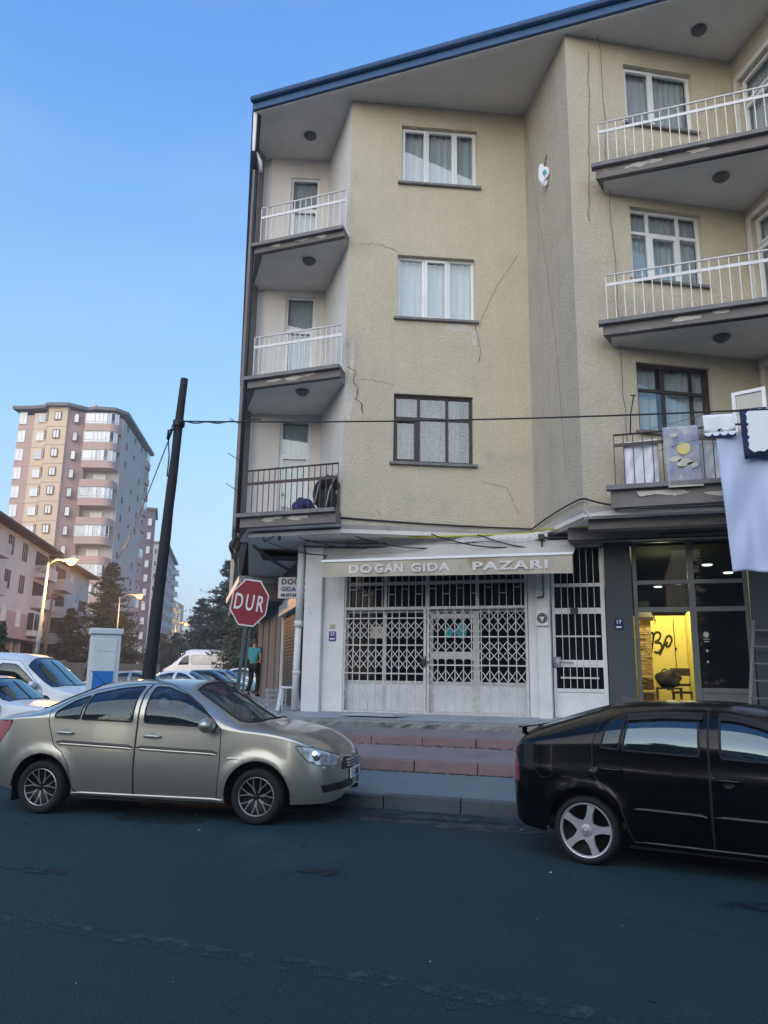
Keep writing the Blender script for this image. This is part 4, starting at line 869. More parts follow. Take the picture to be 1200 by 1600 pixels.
for k in range(28):
    pass
mb.lathe([(.066, -.066), (.070, -.066)], 28, 'y', (-.01, 0, 0)); mb.slabxz([(-.05, .035), (-.04, -.01), (-.02, -.035), (0, -.035), (.02, -.01), (.03, .035), (.012, .02), (-.01, .03), (-.032, .02)], -.067, -.063); mb.box(-.035, .015, -.067, -.063, -.05, -.043); obj('emblem', mb, M['signwhite'], s)
# flattened board on the platform
s = obj('doormat_board', MB().prism([(-4.95, 12.98), (-4.0, 12.98), (-3.72, 13.3), (-4.1, 13.35), (-4.75, 13.22)], .93, .965), M['metalgrey']); tag(s, 'grey flat board lying on the shop platform before the grille', 'board')
# plastic stools/chair at the corner
t = thing('plastic_stool', 'white plastic stool at the foot of the corner drainpipe', 'stool', (-6.30, 13.72, .95), radians(15))
obj('seat', MB().box(-.16, .16, -.15, .15, .40, .44), M['plasticwhite'], t, bevel=.015)
for a_ in (-1, 1):
    for b_ in (-1, 1): obj('leg', MB().bar((a_*.13, b_*.12, .40), (a_*.18, b_*.16, 0), .06, .035), M['plasticwhite'], t)
t = thing('plastic_crate', 'grey plastic crate standing beside the green roller shutter', 'crate', (*side(2.2, .35), .95), radians(35))
mb = MB()
for z in (0, .1, .2, .3): mb.box(-.2, .2, -.15, .15, z, z+.05)
for a_ in (-.19, .19):
    for b_ in (-.14, .14): mb.box(a_-.015, a_+.015, b_-.015, b_+.015, 0, .36)
obj('crate_body', mb, M['metalgrey'], t)

# ------------------------------------------------------------------ laundry and things on the balconies
def cloth(name, pts, m, label, cat, depth=.0, ripple=.05, seed=1, nx=26, nz=30, parent=None, extra=None, sagx=0):
    "cloth between four corners tl, tr, br, bl with folds"
    rr = random.Random(seed); tl, tr, br, bl = [Vector(p) for p in pts]; vs = []
    n = (tr-tl).cross(bl-tl).normalized(); ph = [rr.uniform(0, 6) for _ in range(4)]
    for j in range(nz+1):
        t = j/nz
        for i in range(nx+1):
            s_ = i/nx; p = (tl*(1-s_)+tr*s_)*(1-t)+(bl*(1-s_)+br*s_)*t
            p = p+n*ripple*(sin(s_*9+ph[0]+t*2.2)*(.35+.65*t)+.5*sin(s_*17+ph[1]-t*3)*(.3+t*.7)+.3*sin((s_+t)*12+ph[2]))+Vector((0, 0, .012*sin(s_*14+ph[3])*t-sagx*abs(sin(s_*9))*(1-t)**6))+n*(ripple*.25*sin(s_*31+t*9+ph[2])*(.3+.7*sin(t*5+s_*4)**2)*t)
            vs.append(tuple(p))
    mb = MB(); mb.add(vs, [(j*(nx+1)+i, j*(nx+1)+i+1, (j+1)*(nx+1)+i+1, (j+1)*(nx+1)+i) for j in range(nz) for i in range(nx)])
    o = obj(name, mb, M[m], parent, True); sd_ = o.modifiers.new('thickness', 'SOLIDIFY'); sd_.thickness = .006
    if label: tag(o, label, cat, None)
    return o
LV = 11.62
cable('washing_line', [(.3, LV+.35, 5.36), (1.1, LV, 5.42), (3.4, LV-.12, 5.44)], .005, 'wire', 'washing line stretched in front of the lowest right balcony', 'washing line')
cable('washing_line', [(.5, LV+.6, 5.10), (1.25, LV+.08, 5.14), (3.4, LV, 5.16)], .005, 'wire', 'lower washing line carrying the large pale sheet', 'washing line')
cloth('bed_sheet', [(1.27, LV+.06, 5.14), (2.5, LV+.0, 5.20), (2.55, LV+.05, 3.10), (1.36, LV+.06, 3.12)], 'sheet', 'large pale blue-white sheet hanging at the right edge', 'sheet', ripple=.07, seed=5, nx=50, nz=60, sagx=.05)
t = thing('scalloped_cloth', 'small white cloth with scalloped hem and navy edging on the washing line', 'cloth', (1.32, LV-.03, 5.41))
cloth('cloth_panel', [(-.21, 0, 0), (.21, 0, -.01), (.22, 0, -.26), (-.20, 0, -.27)], 'scallop', None, None, ripple=.008, seed=7, nz=6, parent=t)
mb = MB()
for k in range(4): mb.slabxz([(-.15+k*.105+.055*cos(a_), -.27+.06*sin(a_)) for a_ in [pi+i*pi/8 for i in range(9)]], -.012, -.004)
obj('scallop_hem', mb, M['scallop'], t)
mb = MB(); mb.box(-.2, .22, .006, .012, -.35, -.22)
obj('navy_edging', mb, M['navy'], t)
t = thing('bordered_cloth', 'navy cloth with white scalloped panel hanging at the right edge above the sheet', 'cloth', (1.98, LV-.06, 5.45))
cloth('cloth_panel', [(-.38, .0, 0), (.42, 0, 0), (.44, 0, -.72), (-.36, 0, -.74)], 'navy', None, None, ripple=.008, seed=8, nz=6, parent=t)
mb = MB(); P = []
for k in range(60):
    a_ = k/60*4; sgm = int(a_); f_ = a_-sgm; x, z = [(-.27+.62*f_, -.05), (.35, -.05-.58*f_), (.35-.62*f_, -.63), (-.27, -.63+.58*f_)][sgm]; bump_ = .035*abs(sin(f_*pi*6))
    nx_, nz_ = [(0, 1), (1, 0), (0, -1), (-1, 0)][sgm]; P.append((x+nx_*bump_, z+nz_*bump_))
mb.slabxz(P, -.024, -.018); obj('scalloped_panel', mb, M['scallop'], t)
for k, x in enumerate((1.33, 1.62, 2.05)):
    tag(obj('clothes_peg', MB().box(x-.008, x+.008, LV+.01, LV+.05, 5.11, 5.19), M['yellowwood']), ['wooden peg at the left corner of the pale sheet', 'wooden peg in the middle of the pale sheet', 'wooden peg behind the navy cloth on the pale sheet'][k], 'clothes peg', 'pegs on the washing line')
# patterned towel over the railing
M['towel'] = mat('printed_towel', (.42, .44, .50), .9, (.20, .23, .36), 5, blotch=((.58, .56, .50), 3, .56)); M['sunprint'] = mat('sun_print', (.75, .66, .18), .9, (.70, .62, .40), 9); M['towelhem'] = mat('towel_hem', (.60, .60, .50), .9, (.45, .46, .40), 8)
t = thing('patterned_towel', 'printed grey towel with a yellow sun draped over the lowest right railing', 'towel', (.84, 12.10, 5.43))
cloth('towel_panel', [(-.27, 0, 0), (.24, 0, .0), (.26, 0, -.92), (-.23, 0, -.94)], 'towel', None, None, ripple=.012, seed=9, parent=t)
obj('sun_print', MB().lathe([(0, -.022), (.09, -.020), (.10, -.012)], 20, 'y', (.02, 0, -.36)), M['sunprint'], t)
for cx, cz, r_ in ((-.10, -.52, .08), (.02, -.58, .11), (.13, -.62, .08), (-.12, -.14, .06)):
    rr = random.Random(int(cx*100)); obj('cloud_print', MB().slabxz([(cx+r_*cos(a_)*rr.uniform(.8, 1.3), cz+r_*.6*sin(a_)*rr.uniform(.8, 1.2)) for a_ in [k*pi/6 for k in range(12)]], -.020, -.014), M['towelhem'], t)
obj('hem', MB().box(-.235, .265, -.018, .014, -.955, -.93), M['towelhem'], t)
cloth('white_blanket', [(-.02, 12.32, 5.30), (.50, 12.30, 5.32), (.50, 12.32, 4.60), (.0, 12.32, 4.60)], 'scallop', 'white blanket hung behind the brown railings of the lowest right balcony', 'blanket', ripple=.03, seed=12)
cloth('white_blanket', [(1.06, 12.32, 5.22), (1.5, 12.30, 5.22), (1.5, 12.32, 4.60), (1.06, 12.32, 4.60)], 'curtain', 'pale blanket behind the brown railings between towel and sheet', 'blanket', ripple=.03, seed=13)
# open white sash at the right balcony
window(bld, (1.62, 12.75), (2.4, 12.45), .05, .55, 5.05, 6.12, (), (), 'upvc', depth=0, curt=('curtain', []), room=0, sill=False, name='open_sash')
# rod on the rail
cable('bent_rod', [(.10, 12.14, 5.38), (.12, 12.1, 5.7), (.18, 12.08, 5.98), (.13, 12.08, 6.0), (.22, 12.08, 5.99)], .010, 'cable', 'thin black bent rod standing up from the lowest right railing', 'rod')
# bags on the left balcony
t = thing('baby_stroller', 'dark folded stroller heaped on the lowest left balcony', 'stroller', (-5.35, 12.85, 4.52))
blob('seat_fabric', (.05, 0, .34), .22, .16, .32, M['fabricbag'], 3, .35, t); blob('hood', (.10, -.02, .55), .16, .15, .16, M['rubber'], 8, .3, t)
mb = MB(); mb.tube(bez([(-.16, -.12, .05), (-.05, -.18, .45), (.02, -.16, .72)]), .012); mb.tube(bez([(.12, -.18, .1), (.18, -.18, .4), (.30, -.15, .72)]), .012); obj('frame', mb, M['metalgrey'], t, True)
for a_ in (-.12, .2): obj('wheel', MB().tube([(a_+.08*cos(u), -.14, .09+.08*sin(u)) for u in [k*pi/7 for k in range(14)]], .015, 6, True), M['rubber'], t)
o = blob('cloth_bundle', (-5.72, 12.75, 4.66), .22, .14, .15, M['bluebag'], 6, .3); tag(o, 'dark blue cloth bundle beside the stroller on the lowest left balcony', 'bundle')
# bag caught on the grey return wall
t = thing('plastic_bag', 'white and teal plastic bag hanging on the grey return wall', 'bag', (-1.19, 13.22, 10.95))
blob('bag_body', (0, -.05, 0), .10, .05, .19, M['scallop'], 2, .4, t); blob('print_patch', (.03, -.085, .02), .05, .03, .08, M['teal'], 4, .3, t)
obj('hook', MB().tube([(0, -.03, .15), (.02, .0, .32), (.05, .02, .48)], .010), M['trim'], t)
# rags and stubs hanging at the left edge
o = blob('hanging_rag', (-7.10, 12.75, 3.95), .07, .05, .20, M['blackpaint'], 11, .7); tag(o, 'dark rag hanging from the left corner of the overhang', 'rag')
cable('loose_wire', sag((-7.05, 12.7, 3.9), (-6.95, 12.9, 3.1), 12, 0, .03, 4), .014, 'wire', 'frayed wire dangling above the stop sign', 'wire')
for z, w_ in ((5.0, 'lowest'), (5.6, 'middle'), (6.3, 'uppermost')): cable('bent_spike', [(-7.02, 12.6, z), (-7.25, 12.55, z+.15)], .008, 'wire', w_+' of three bare rods sticking out of the left downpipe', 'rod', 'bent rods on the left downpipe')

# ------------------------------------------------------------------ vehicles
def pch(pts):
    "monotone cubic interpolation"
    X = [p[0] for p in pts]; Y = [p[1] for p in pts]; n = len(X); d = [(Y[i+1]-Y[i])/(X[i+1]-X[i]) for i in range(n-1)]
    m = [d[0]]+[0 if d[i-1]*d[i] <= 0 else 2*d[i-1]*d[i]/(d[i-1]+d[i]) for i in range(1, n-1)]+[d[-1]]
    def f(x):
        if x <= X[0]: return Y[0]
        if x >= X[-1]: return Y[-1]
        lo, hi = 0, n-1
        while hi-lo > 1:
            k = (lo+hi)//2
            if X[k] <= x: lo = k
            else: hi = k
        h = X[hi]-X[lo]; t = (x-X[lo])/h
        return (2*t**3-3*t*t+1)*Y[lo]+(t**3-2*t*t+t)*h*m[lo]+(-2*t**3+3*t*t)*Y[hi]+(t**3-t*t)*h*m[hi]
    return f
def inpoly(x, y, P):
    c = False; n = len(P)
    for i in range(n):
        x0, y0 = P[i]; x1, y1 = P[i-1]
        if (y0 > y) != (y1 > y) and x < (x1-x0)*(y-y0)/(y1-y0)+x0: c = not c
    return c
def rpoly_(P, r=.04, n=4):
    "round the corners of a polygon"
    out = []; m = len(P)
    for i in range(m):
        a, b, c = Vector(P[i-1]), Vector(P[i]), Vector(P[(i+1) % m]); u = a-b; v = c-b; k = min(r, u.length*.45, v.length*.45); p = b+u.normalized()*k; q = b+v.normalized()*k
        for j in range(n+1): t = j/n; w = p*(1-t)**2+b*2*t*(1-t)+q*t*t; out.append((w.x, w.y))
    return out
class Shell:
    def __init__(s, spec):
        s.L = spec['len']; s.half = s.L/2; s.P = pch(spec['top']); s.zb = pch(spec['belt']); s.zs = pch(spec['sill']); s.W = spec['width']/2
        s.nose = spec.get('nose', (.84, 2.8)); s.tail = spec.get('tail', (.7, 3.0)); s.n = spec.get('n', 2.5); s.k = spec.get('k', [(-2.5, -.15), (-.4, -.1), (.1, 0), (.5, .2), (2.5, .05)])
        s.kf = pch(s.k); s.arch = spec['axles']; s.ar = spec.get('ar', .345); s.wr = spec.get('wr', .305); s.spec = spec; s.crease = spec.get('crease', 0)
        s.e = 2/s.n
    def w(s, x):
        h = s.half
        for sg, (l, n) in ((1, s.nose), (-1, s.tail)):
            t = (sg*x-(h-l))/l
            if t > 0: return s.W*max(0, 1-min(t, 1)**n)**(1/n)
        return s.W
    def pt(s, x, v):
        "v 0..1 sill to belt, 1..2 belt to roof centre; returns right side point (y negative)"
        w = s.w(x); zb = s.zb(x)
        if v <= 1:
            zs = s.zs(x); z = zs+(zb-zs)*v; f = 1-.075*max(0, (.5-v)/.5)**2-.035*max(0, (v-.5)/.5)**1.6
            y = w*f
            if s.crease: y += .010*math.exp(-((z-s.crease)/.03)**2)
            for ax in s.arch:
                r = hypot(x-ax, z-s.wr); y += .020*math.exp(-((r-s.ar-.02)/.05)**2)*min(1, w/s.W)
            return (x, -y, z)
        th = (v-1)*pi/2; c = max(0, cos(th)); xx = x+s.kf(x)*c*c
        h = max(.004, s.P(max(-s.half, min(s.half, xx)))-zb)
        lean = 0
        return (x, -w*.965*c**s.e, zb+h*sin(th)**s.e)
    def v_of(s, x, z):
        zb = s.zb(x)
        if z <= zb: return max(0, (z-s.zs(x))/(zb-s.zs(x)))
        lo, hi = 1, 1.98
        for _ in range(30):
            m = (lo+hi)/2
            if s.pt(x, m)[2] < z: lo = m
            else: hi = m
        return lo
    def uv(s, x, z): return (x, s.Y(s.v_of(x, z)))
    def Y(s, v): return v*.75 if v <= 1 else .75+(v-1)*1.1
    def V(s, Y): return Y/.75 if Y <= .75 else 1+(Y-.75)/1.1
def dens(P, d=.04, closed=True):
    out = []; n = len(P)
    for i in range(n if closed else n-1):
        a, b = P[i], P[(i+1) % n]; k = max(1, int(hypot(b[0]-a[0], b[1]-a[1])/d))
        for j in range(k): t = j/k; out.append((a[0]+(b[0]-a[0])*t, a[1]+(b[1]-a[1])*t))
    if not closed: out.append(P[-1])
    return out
def car(spec, name, label, cat, loc, rz, group=None):
    S = Shell(spec); root = thing(name, label, cat, loc, rz, group); d = spec.get('d', .05); hi = spec.get('hi', True)
    paint = M[spec['paint']]
    # regions in the unrolled surface (x, Y)
    R = []
    for r in spec['regions']:
        nm, m, kind, P = r[0], r[1], r[2], r[3]
        if kind == 'xz': Q = [S.uv(x, z) for x, z in dens(rpoly_(P, r[4] if len(r) > 4 else .03), d)]
        else: Q = [(x, S.Y(v)) for x, v in dens(P, d)]
        R.append((nm, m, Q, r))
    arcs = []
    for ax in S.arch:
        A = []
        for k in range(25):
            a = -.5+(pi+1)*k/24; x = ax+S.ar*cos(a); z = S.wr+S.ar*sin(a); A.append((x, z))
        A = [(x, z) for x, z in A if z > S.zs(x)+.001]; A = [(A[0][0], S.zs(A[0][0])-.05)]+A+[(A[-1][0], S.zs(A[-1][0])-.05)]
        Q = [(x, -.12 if (i == 0 or i == len(A)-1) else max(0, min(1, (z-S.zs(x))/(S.zb(x)-S.zs(x))))*.75) for i, (x, z) in enumerate(A)]; arcs.append(Q)
    h = S.half; cols_ = []; x = -h
    for q in (0, .001, .004, .01, .02, .035, .055, .08, .115, .155, .2): cols_.append(-h+q); cols_.append(h-q)
    n = int((S.L-.4)/d); cols_ += [-h+.2+(S.L-.4)*i/n for i in range(1, n)]; cols_.sort()
    rows_ = [i*.75/int(.75/d+.5) for i in range(int(.75/d+.5)+1)]; m2 = int(1.1/d+.5); rows_ += [.75+1.1*i/m2 for i in range(1, m2+1)]
    verts = [(x, y) for x in cols_ for y in rows_]; edges = []
    nr = len(rows_); nc = len(cols_)
    for i in range(nc-1): edges += [(i*nr, (i+1)*nr), (i*nr+nr-1, (i+1)*nr+nr-1)]
    for j in range(nr-1): edges += [(j, j+1), ((nc-1)*nr+j, (nc-1)*nr+j+1)]
    for Q, closed in [(q[2], True) for q in R]+[(a, False) for a in arcs]:
        b = len(verts); verts += [(min(h, max(-h, x)), min(1.85, y)) for x, y in Q]
        edges += [(b+i, b+i+1) for i in range(len(Q)-1)]+([(b+len(Q)-1, b)] if closed else [])
    V, E_, F, _, _, _ = delaunay_2d_cdt([Vector(v) for v in verts], edges, [], 0, 1e-5)
    P3 = []
    for v in V: P3.append(S.pt(v.x, S.V(max(0, min(1.85, v.y)))))
    buckets = {}
    for f in F:
        cx = sum(V[i].x for i in f)/3; cy = sum(V[i].y for i in f)/3
        if cy < 0 or any(inpoly(cx, cy, a) for a in arcs): continue
        key = 'body'
        for i, (nm, m, Q, r) in enumerate(R):
            if inpoly(cx, cy, Q): key = i
        buckets.setdefault(key, []).append(f)
    def build(fs, mirror, both=False):
        mb = MB(); used = {}
        for side in ((0, 1) if both else (1,) if mirror else (0,)):
            for f in fs:
                ids = []
                for i in f:
                    p = P3[i]; kk = (i, side if abs(p[1]) > 1e-4 else 0)
                    if kk not in used: used[kk] = len(mb.v); mb.v.append((p[0], -p[1] if side else p[1], p[2]))
                    ids.append(used[kk])
                if len(set(ids)) == 3: mb.f.append(tuple(ids if not side else ids[::-1]))
        return mb
    body = obj('body', build(buckets['body'], False, True), paint, root, True)
    made = {}
    for i, (nm, m, Q, r) in enumerate(R):
        if i not in buckets: continue
        central = any(y > 1.84 for x, y in Q) or (r[5] if len(r) > 5 else False)
        for side in ([2] if central else [0, 1]):
            par = root
            if nm == 'window' and 'door' in made:
                cx = sum(q[0] for q in Q)/len(Q)
                for (dx0, dx1, dobj, sd) in made['door']:
                    if dx0 < cx < dx1 and sd == side: par = dobj
            mb = build(buckets[i], side == 1, central)
            mm = M[m] if m != 'paint' else paint
            o = obj(nm, mb, mm, par, True)
            if nm == 'door': made.setdefault('door', []).append((min(q[0] for q in Q), max(q[0] for q in Q), o, side))
            # seams and seals along the outline
            rad = {'door': .005, 'window': .010, 'windshield': .012, 'rear_window': .012, 'headlight': .004, 'tail_light': .004, 'hood': .0035, 'trunk_lid': .0035}.get(nm, .003)
            if hi or nm in ('window', 'windshield'):
                QQ = [q for q in Q if 0.0 <= q[1] <= 1.86]
                pts = [S.pt(q[0], S.V(min(1.85, q[1]))) for q in QQ]
                if len(pts) > 2:
                    closed = not central
                    for sg in ((1,) if side == 0 else (-1,) if side == 1 else (1, -1)):
                        obj('seal', MB().tube([(p[0], p[1]*sg-.0 , p[2]) for p in pts if True], rad, 5, closed), M['rubber'], o, True)
    # dark underside, wheel wells and cabin floor
    mb = MB(); mb.box(S.arch[1]+S.ar, S.arch[0]-S.ar, -S.W*.88, S.W*.88, .17, .30); mb.box(-h+.35, h-.35, -S.W*.55, S.W*.55, .2, .34)
    for sg in (1, -1):
        for ax in S.arch:
            pr = [(ax+(S.ar+.004)*cos(a), S.wr+(S.ar+.004)*sin(a)) for a in [pi*k/16 for k in range(17)]]; y0, y1 = sg*(S.w(ax)*.985), sg*S.W*.6
            mb.add([(x, y0, z) for x, z in pr]+[(x, y1, z) for x, z in pr], [(k, k+1, 18+k, 17+k) for k in range(16)]+[tuple(range(17, 34))])
    obj('underbody', mb, M['trim'], root)
    # wheels
    for i, ax in enumerate(S.arch):
        for sg in (-1, 1): wheel(root, (ax, sg*(S.W-.105), S.wr), S.wr, spec['wheel'], sg, spec)
    return root, S
WC = {}
def wheel(root, c, R, kind, sg, spec):
    "tyre, rim and spokes; the outer face points to y*sg"
    if kind not in WC:
        w = .10; t = MB(); rr = R-.085 if kind != 'star' else R-.056
        if kind == 'multi': rr = R-.082
        t.lathe([(rr, -.085), (rr+.02, -w), (R-.03, -w), (R-.012, -w*.88), (R, -w*.6), (R, w*.6), (R-.012, w*.88), (R-.03, w), (rr, w)], 40, 'y')
        parts = [('tyre', t.mesh('wheel', M['tyre'], True))]
        b = MB(); b.lathe([(rr+.004, -.07), (rr-.012, -.082), (rr-.02, -.07), (rr-.03, 0), (0, .0)], 40, 'y'); parts.append(('rim_barrel', b.mesh('rim_barrel', M['rimdark'], True)))
        b = MB(); 
        if kind == 'multi':
            b.lathe([(rr+.006, -.080), (rr-.006, -.090), (rr-.012, -.084)], 40, 'y')
            for k in range(7):
                a = 2*pi*k/7+.2
                for s_ in (-1, 1):
                    a1 = a+s_*.23; p0 = Vector((cos(a)*.035, -.065, sin(a)*.035)); p1 = Vector((cos(a+s_*.07)*.10, -.074, sin(a+s_*.07)*.10)); p2 = Vector((cos(a1)*(rr-.008), -.082, sin(a1)*(rr-.008)))
                    b.bar(p0, p1, .012, .012, (0, 1, 0)); b.bar(p1, p2, .009, .012, (0, 1, 0))
            m = 'rimcut'
        elif kind == 'star':
            b.lathe([(rr+.006, -.080), (rr-.004, -.092), (rr-.014, -.088), (rr-.022, -.07)], 40, 'y')
            for k in range(5):
                a = 2*pi*k/5+pi/2; u = Vector((cos(a), 0, sin(a))); v = Vector((-sin(a), 0, cos(a))); y = Vector((0, 1, 0)); pts = []
                for r_, w_, yy in ((.045, .052, -.075), (.075, .043, -.078), (.11, .030, -.080), (.15, .026, -.082), (rr-.012, .034, -.084)): pts.append((u*r_+v*w_+y*yy, u*r_-v*w_+y*yy, u*r_+v*w_*1.1+y*(yy+.03), u*r_-v*w_*1.1+y*(yy+.03)))
                for i in range(4):
                    A, B = pts[i], pts[i+1]; b.add([A[0], A[1], B[1], B[0], A[2], A[3], B[3], B[2]], [(0, 1, 2, 3), (0, 3, 7, 4), (1, 5, 6, 2)])
            b.lathe([(.052, -.074), (.05, -.088), (.032, -.092), (0, -.092)], 24, 'y'); m = 'rimsilver'
        else:
            b.lathe([(rr, -.075), (rr-.02, -.085), (.09, -.07), (.05, -.085), (0, -.088)], 24, 'y')
            m = 'rimsilver'
        parts.append(('rim', b.mesh('rim', M[m], kind == 'plain')))
        b = MB(); b.lathe([(.022, -.0925), (.018, -.0955), (.0, -.096)], 16, 'y')
        if kind == 'multi':
            for k in range(5): a = 2*pi*k/5; b.lathe([(.008, -.07), (.006, -.082), (0, -.082)], 8, 'y', (.038*cos(a), 0, .038*sin(a)))
        if kind == 'star': b.lathe([(.026, -.094), (.030, -.098), (.026, -.10)], 24, 'y'); b.box(-.03, .03, -.1, -.096, -.004, .004)
        parts.append(('hub_cap', b.mesh('hub_cap', M['rimdark'] if kind == 'multi' else M['metalgrey'], True)))
        WC[kind] = parts
    P = WC[kind]; o = link('wheel', P[0][1], root, c, 0 if sg < 0 else pi)
    o.rotation_euler = (0, spec.get('spin', 0), 0 if sg < 0 else pi)
    for nm, me in P[1:]: link(nm, me, o)

def side_extras(root, S, doors, mirror_x, hcol='paint', mould=None, mirz=None):
    pm = M[S.spec['paint']]
    ds = [o for o in root.children if o.name.split('.')[0] == 'door']
    def par(x, sg):
        for o in ds:
            xs = [v.co.x for v in o.data.vertices]; ys = o.data.vertices[0].co.y
            if min(xs) < x < max(xs) and ys*sg > 0: return o
        return root
    for sg in (-1, 1):
        for hx, hz in doors:
            y = S.pt(hx, S.v_of(hx, hz))[1]*-sg*1; mb = MB(); yy = abs(y)*sg
            pts = bez([(hx-.10, yy, hz), (hx-.07, yy+.03*sg, hz+.004), (hx, yy+.038*sg, hz+.006), (hx+.07, yy+.03*sg, hz+.002), (hx+.10, yy, hz)], 5); mb.tube(pts, [.012]+[.015]*(len(pts)-2)+[.012], 8)
            obj('handle', mb, pm, par(hx, sg), True)
            mb = MB(); mb.lathe([(0, 0), (.045, .001), (.05, .0)], 16, 'y', (hx, yy+.004*sg, hz-.005)); obj('handle_cup', mb, M['trim'] if S.spec['paint'] == 'black' else M['metalgrey'], par(hx, sg), True)
        if mirror_x:
            mx_, mz = mirror_x; y = abs(S.pt(mx_, S.v_of(mx_, mz))[1])
            o = blob('mirror', (mx_+.02, sg*(y+.11), mz+.04), .085, .13, .082, pm, 3, .06, root, 10)
            obj('mirror_foot', MB().bar((mx_+.03, sg*(y-.02), mz-.02), (mx_+.02, sg*(y+.06), mz+.0), .07, .04), M['trim'], o)
        if mould:
            for (x0, x1, z0, z1, hh, m) in mould:
                pts = []; n = 14
                for i in range(n+1):
                    x = x0+(x1-x0)*i/n; z = z0+(z1-z0)*i/n; y = abs(S.pt(x, S.v_of(x, z))[1]); pts.append((x, sg*(y+.001), z))
                mb = MB(); vs = []
                for i, (x, y, z) in enumerate(pts):
                    k = .3 if i in (0, n) else 1
                    vs += [(x, y, z-hh/2*k), (x, y+.010*sg, z-hh/2*k*.7), (x, y+.010*sg, z+hh/2*k*.7), (x, y, z+hh/2*k)]
                mb.add(vs, [(i*4+j, i*4+j+1, i*4+j+5, i*4+j+4) for i in range(n) for j in range(3)]); obj('side_moulding', mb, M[m] if m != 'paint' else pm, par((x0+x1)/2, sg), True)
def cabin(root, S, xs, z=.95):
    mb = MB(); 
    for x in xs:
        for y in (-.36, .36):
            mb.prism([(x-.10, y-.22), (x+.05, y-.22), (x+.05, y+.22), (x-.10, y+.22)], .35, z); mb.box(x-.08, x+.0, y-.11, y+.11, z+.03, z+.2)
    o = obj('seat', mb, M['seat'], root, bevel=.04)
    mb = MB(); mb.tube([(xs[0]+.62+.05*cos(u)*0, .36+.18*cos(u), .92+.16*sin(u)) for u in [k*pi/8 for k in range(16)]], .014, 6, True); obj('steering_wheel', mb, M['trim'], root)
    mb = MB(); mb.box(xs[0]+.68, xs[0]+1.0, -.7, .7, .6, .9); mb.box(-1.9, xs[0]+.7, -.7, .7, .3, .36); obj('dashboard', mb, M['trim'], root)

silver = dict(len=4.28, width=1.70, paint='silver', d=.045, axles=(1.27, -1.23), wr=.28, ar=.362, wheel='multi', crease=0,
  top=[(-2.14, .80), (-2.10, .95), (-2.02, 1.02), (-1.85, 1.06), (-1.66, 1.085), (-1.46, 1.15), (-1.15, 1.30), (-.8, 1.415), (-.4, 1.46), (0, 1.468), (.3, 1.455), (.5, 1.41), (.8, 1.265), (1.08, 1.10), (1.25, 1.02), (1.5, .975), (1.75, .91), (1.95, .82), (2.06, .74), (2.12, .66), (2.14, .58)],
  belt=[(-2.14, .74), (-2.05, .88), (-1.85, .97), (-1.4, 1.01), (-.9, 1.0), (.0, .965), (.9, .93), (1.3, .90), (1.6, .85), (1.85, .75), (2.03, .66), (2.14, .52)],
  sill=[(-2.14, .42), (-2.05, .33), (-1.85, .28), (-1.6, .25), (-.9, .215), (.9, .20), (1.65, .21), (1.95, .215), (2.08, .25), (2.14, .34)],
  k=[(-2.5, -.08), (-1.2, -.16), (-.6, -.10), (-.1, 0), (.3, .12), (.6, .20), (1.1, .20), (1.4, .05), (2.5, 0)],
  regions=[('door', 'paint', 'xz', [(-.13, .235), (.82, .225), (.85, .6), (.84, .95), (.78, 1.0), (.55, 1.19), (.36, 1.31), (.1, 1.405), (-.13, 1.415)], .03),
           ('door', 'paint', 'xz', [(-.14, .235), (-.14, 1.415), (-.45, 1.395), (-.75, 1.335), (-1.02, 1.235), (-1.22, 1.10), (-1.20, .95), (-1.10, .72), (-1.0, .66), (-.90, .52), (-.86, .30), (-.80, .235)], .03),
           ('window', 'carglass', 'xz', [(-.06, 1.0), (.80, .965), (.76, 1.02), (.55, 1.175), (.36, 1.295), (.1, 1.372), (-.06, 1.38)], .03),
           ('window', 'carglass', 'xz', [(-.20, 1.003), (-.20, 1.382), (-.45, 1.355), (-.76, 1.285), (-.81, 1.015)], .02),
           ('window', 'carglass', 'xz', [(-.84, 1.017), (-.79, 1.27), (-.97, 1.205), (-1.13, 1.09), (-1.15, 1.03)], .03),
           ('windshield', 'carglass', 'xv', [(.43, 2.0), (.42, 1.62), (.50, 1.57), (.7, 1.52), (.88, 1.47), (1.0, 1.44), (1.07, 1.50), (1.16, 1.66), (1.20, 2.0)]),
           ('rear_window', 'carglass', 'xv', [(-.86, 2.0), (-.87, 1.66), (-1.0, 1.61), (-1.2, 1.56), (-1.38, 1.53), (-1.47, 1.62), (-1.53, 2.0)]),
           ('headlight', 'headlight', 'xz', [(1.66, .80), (1.70, .745), (1.80, .645), (1.90, .60), (2.06, .585), (2.065, .69), (1.97, .735), (1.83, .785)], .02),
           ('tail_light', 'taillight', 'xz', [(-2.10, .97), (-1.66, .985), (-1.70, .88), (-1.82, .72), (-1.95, .65), (-2.11, .66), (-2.128, .85)], .02),
           ('grille', 'trim', 'xz', [(2.088, .67), (2.088, .545), (2.139, .53), (2.139, .62)], .004, True),
           ('bumper_intake', 'trim', 'xz', [(1.93, .40), (1.95, .325), (2.139, .35), (2.139, .43), (2.08, .415)], .01, True)])
CARRZ = radians(7.5)
def place_car(spec, name, label, cat, rear, ax_rear, W, rz, z=0, group=None, sc=1):
    "rear is the ground point under the near (right) rear wheel's outer face"
    c = Vector((ax_rear*sc, -W/2*sc)); c = Vector((c.x*cos(rz)-c.y*sin(rz), c.x*sin(rz)+c.y*cos(rz)))
    r, S = car(spec, name, label, cat, (rear[0]-c.x, rear[1]-c.y, z), rz, group); r.scale = (sc, sc, sc); return r, S
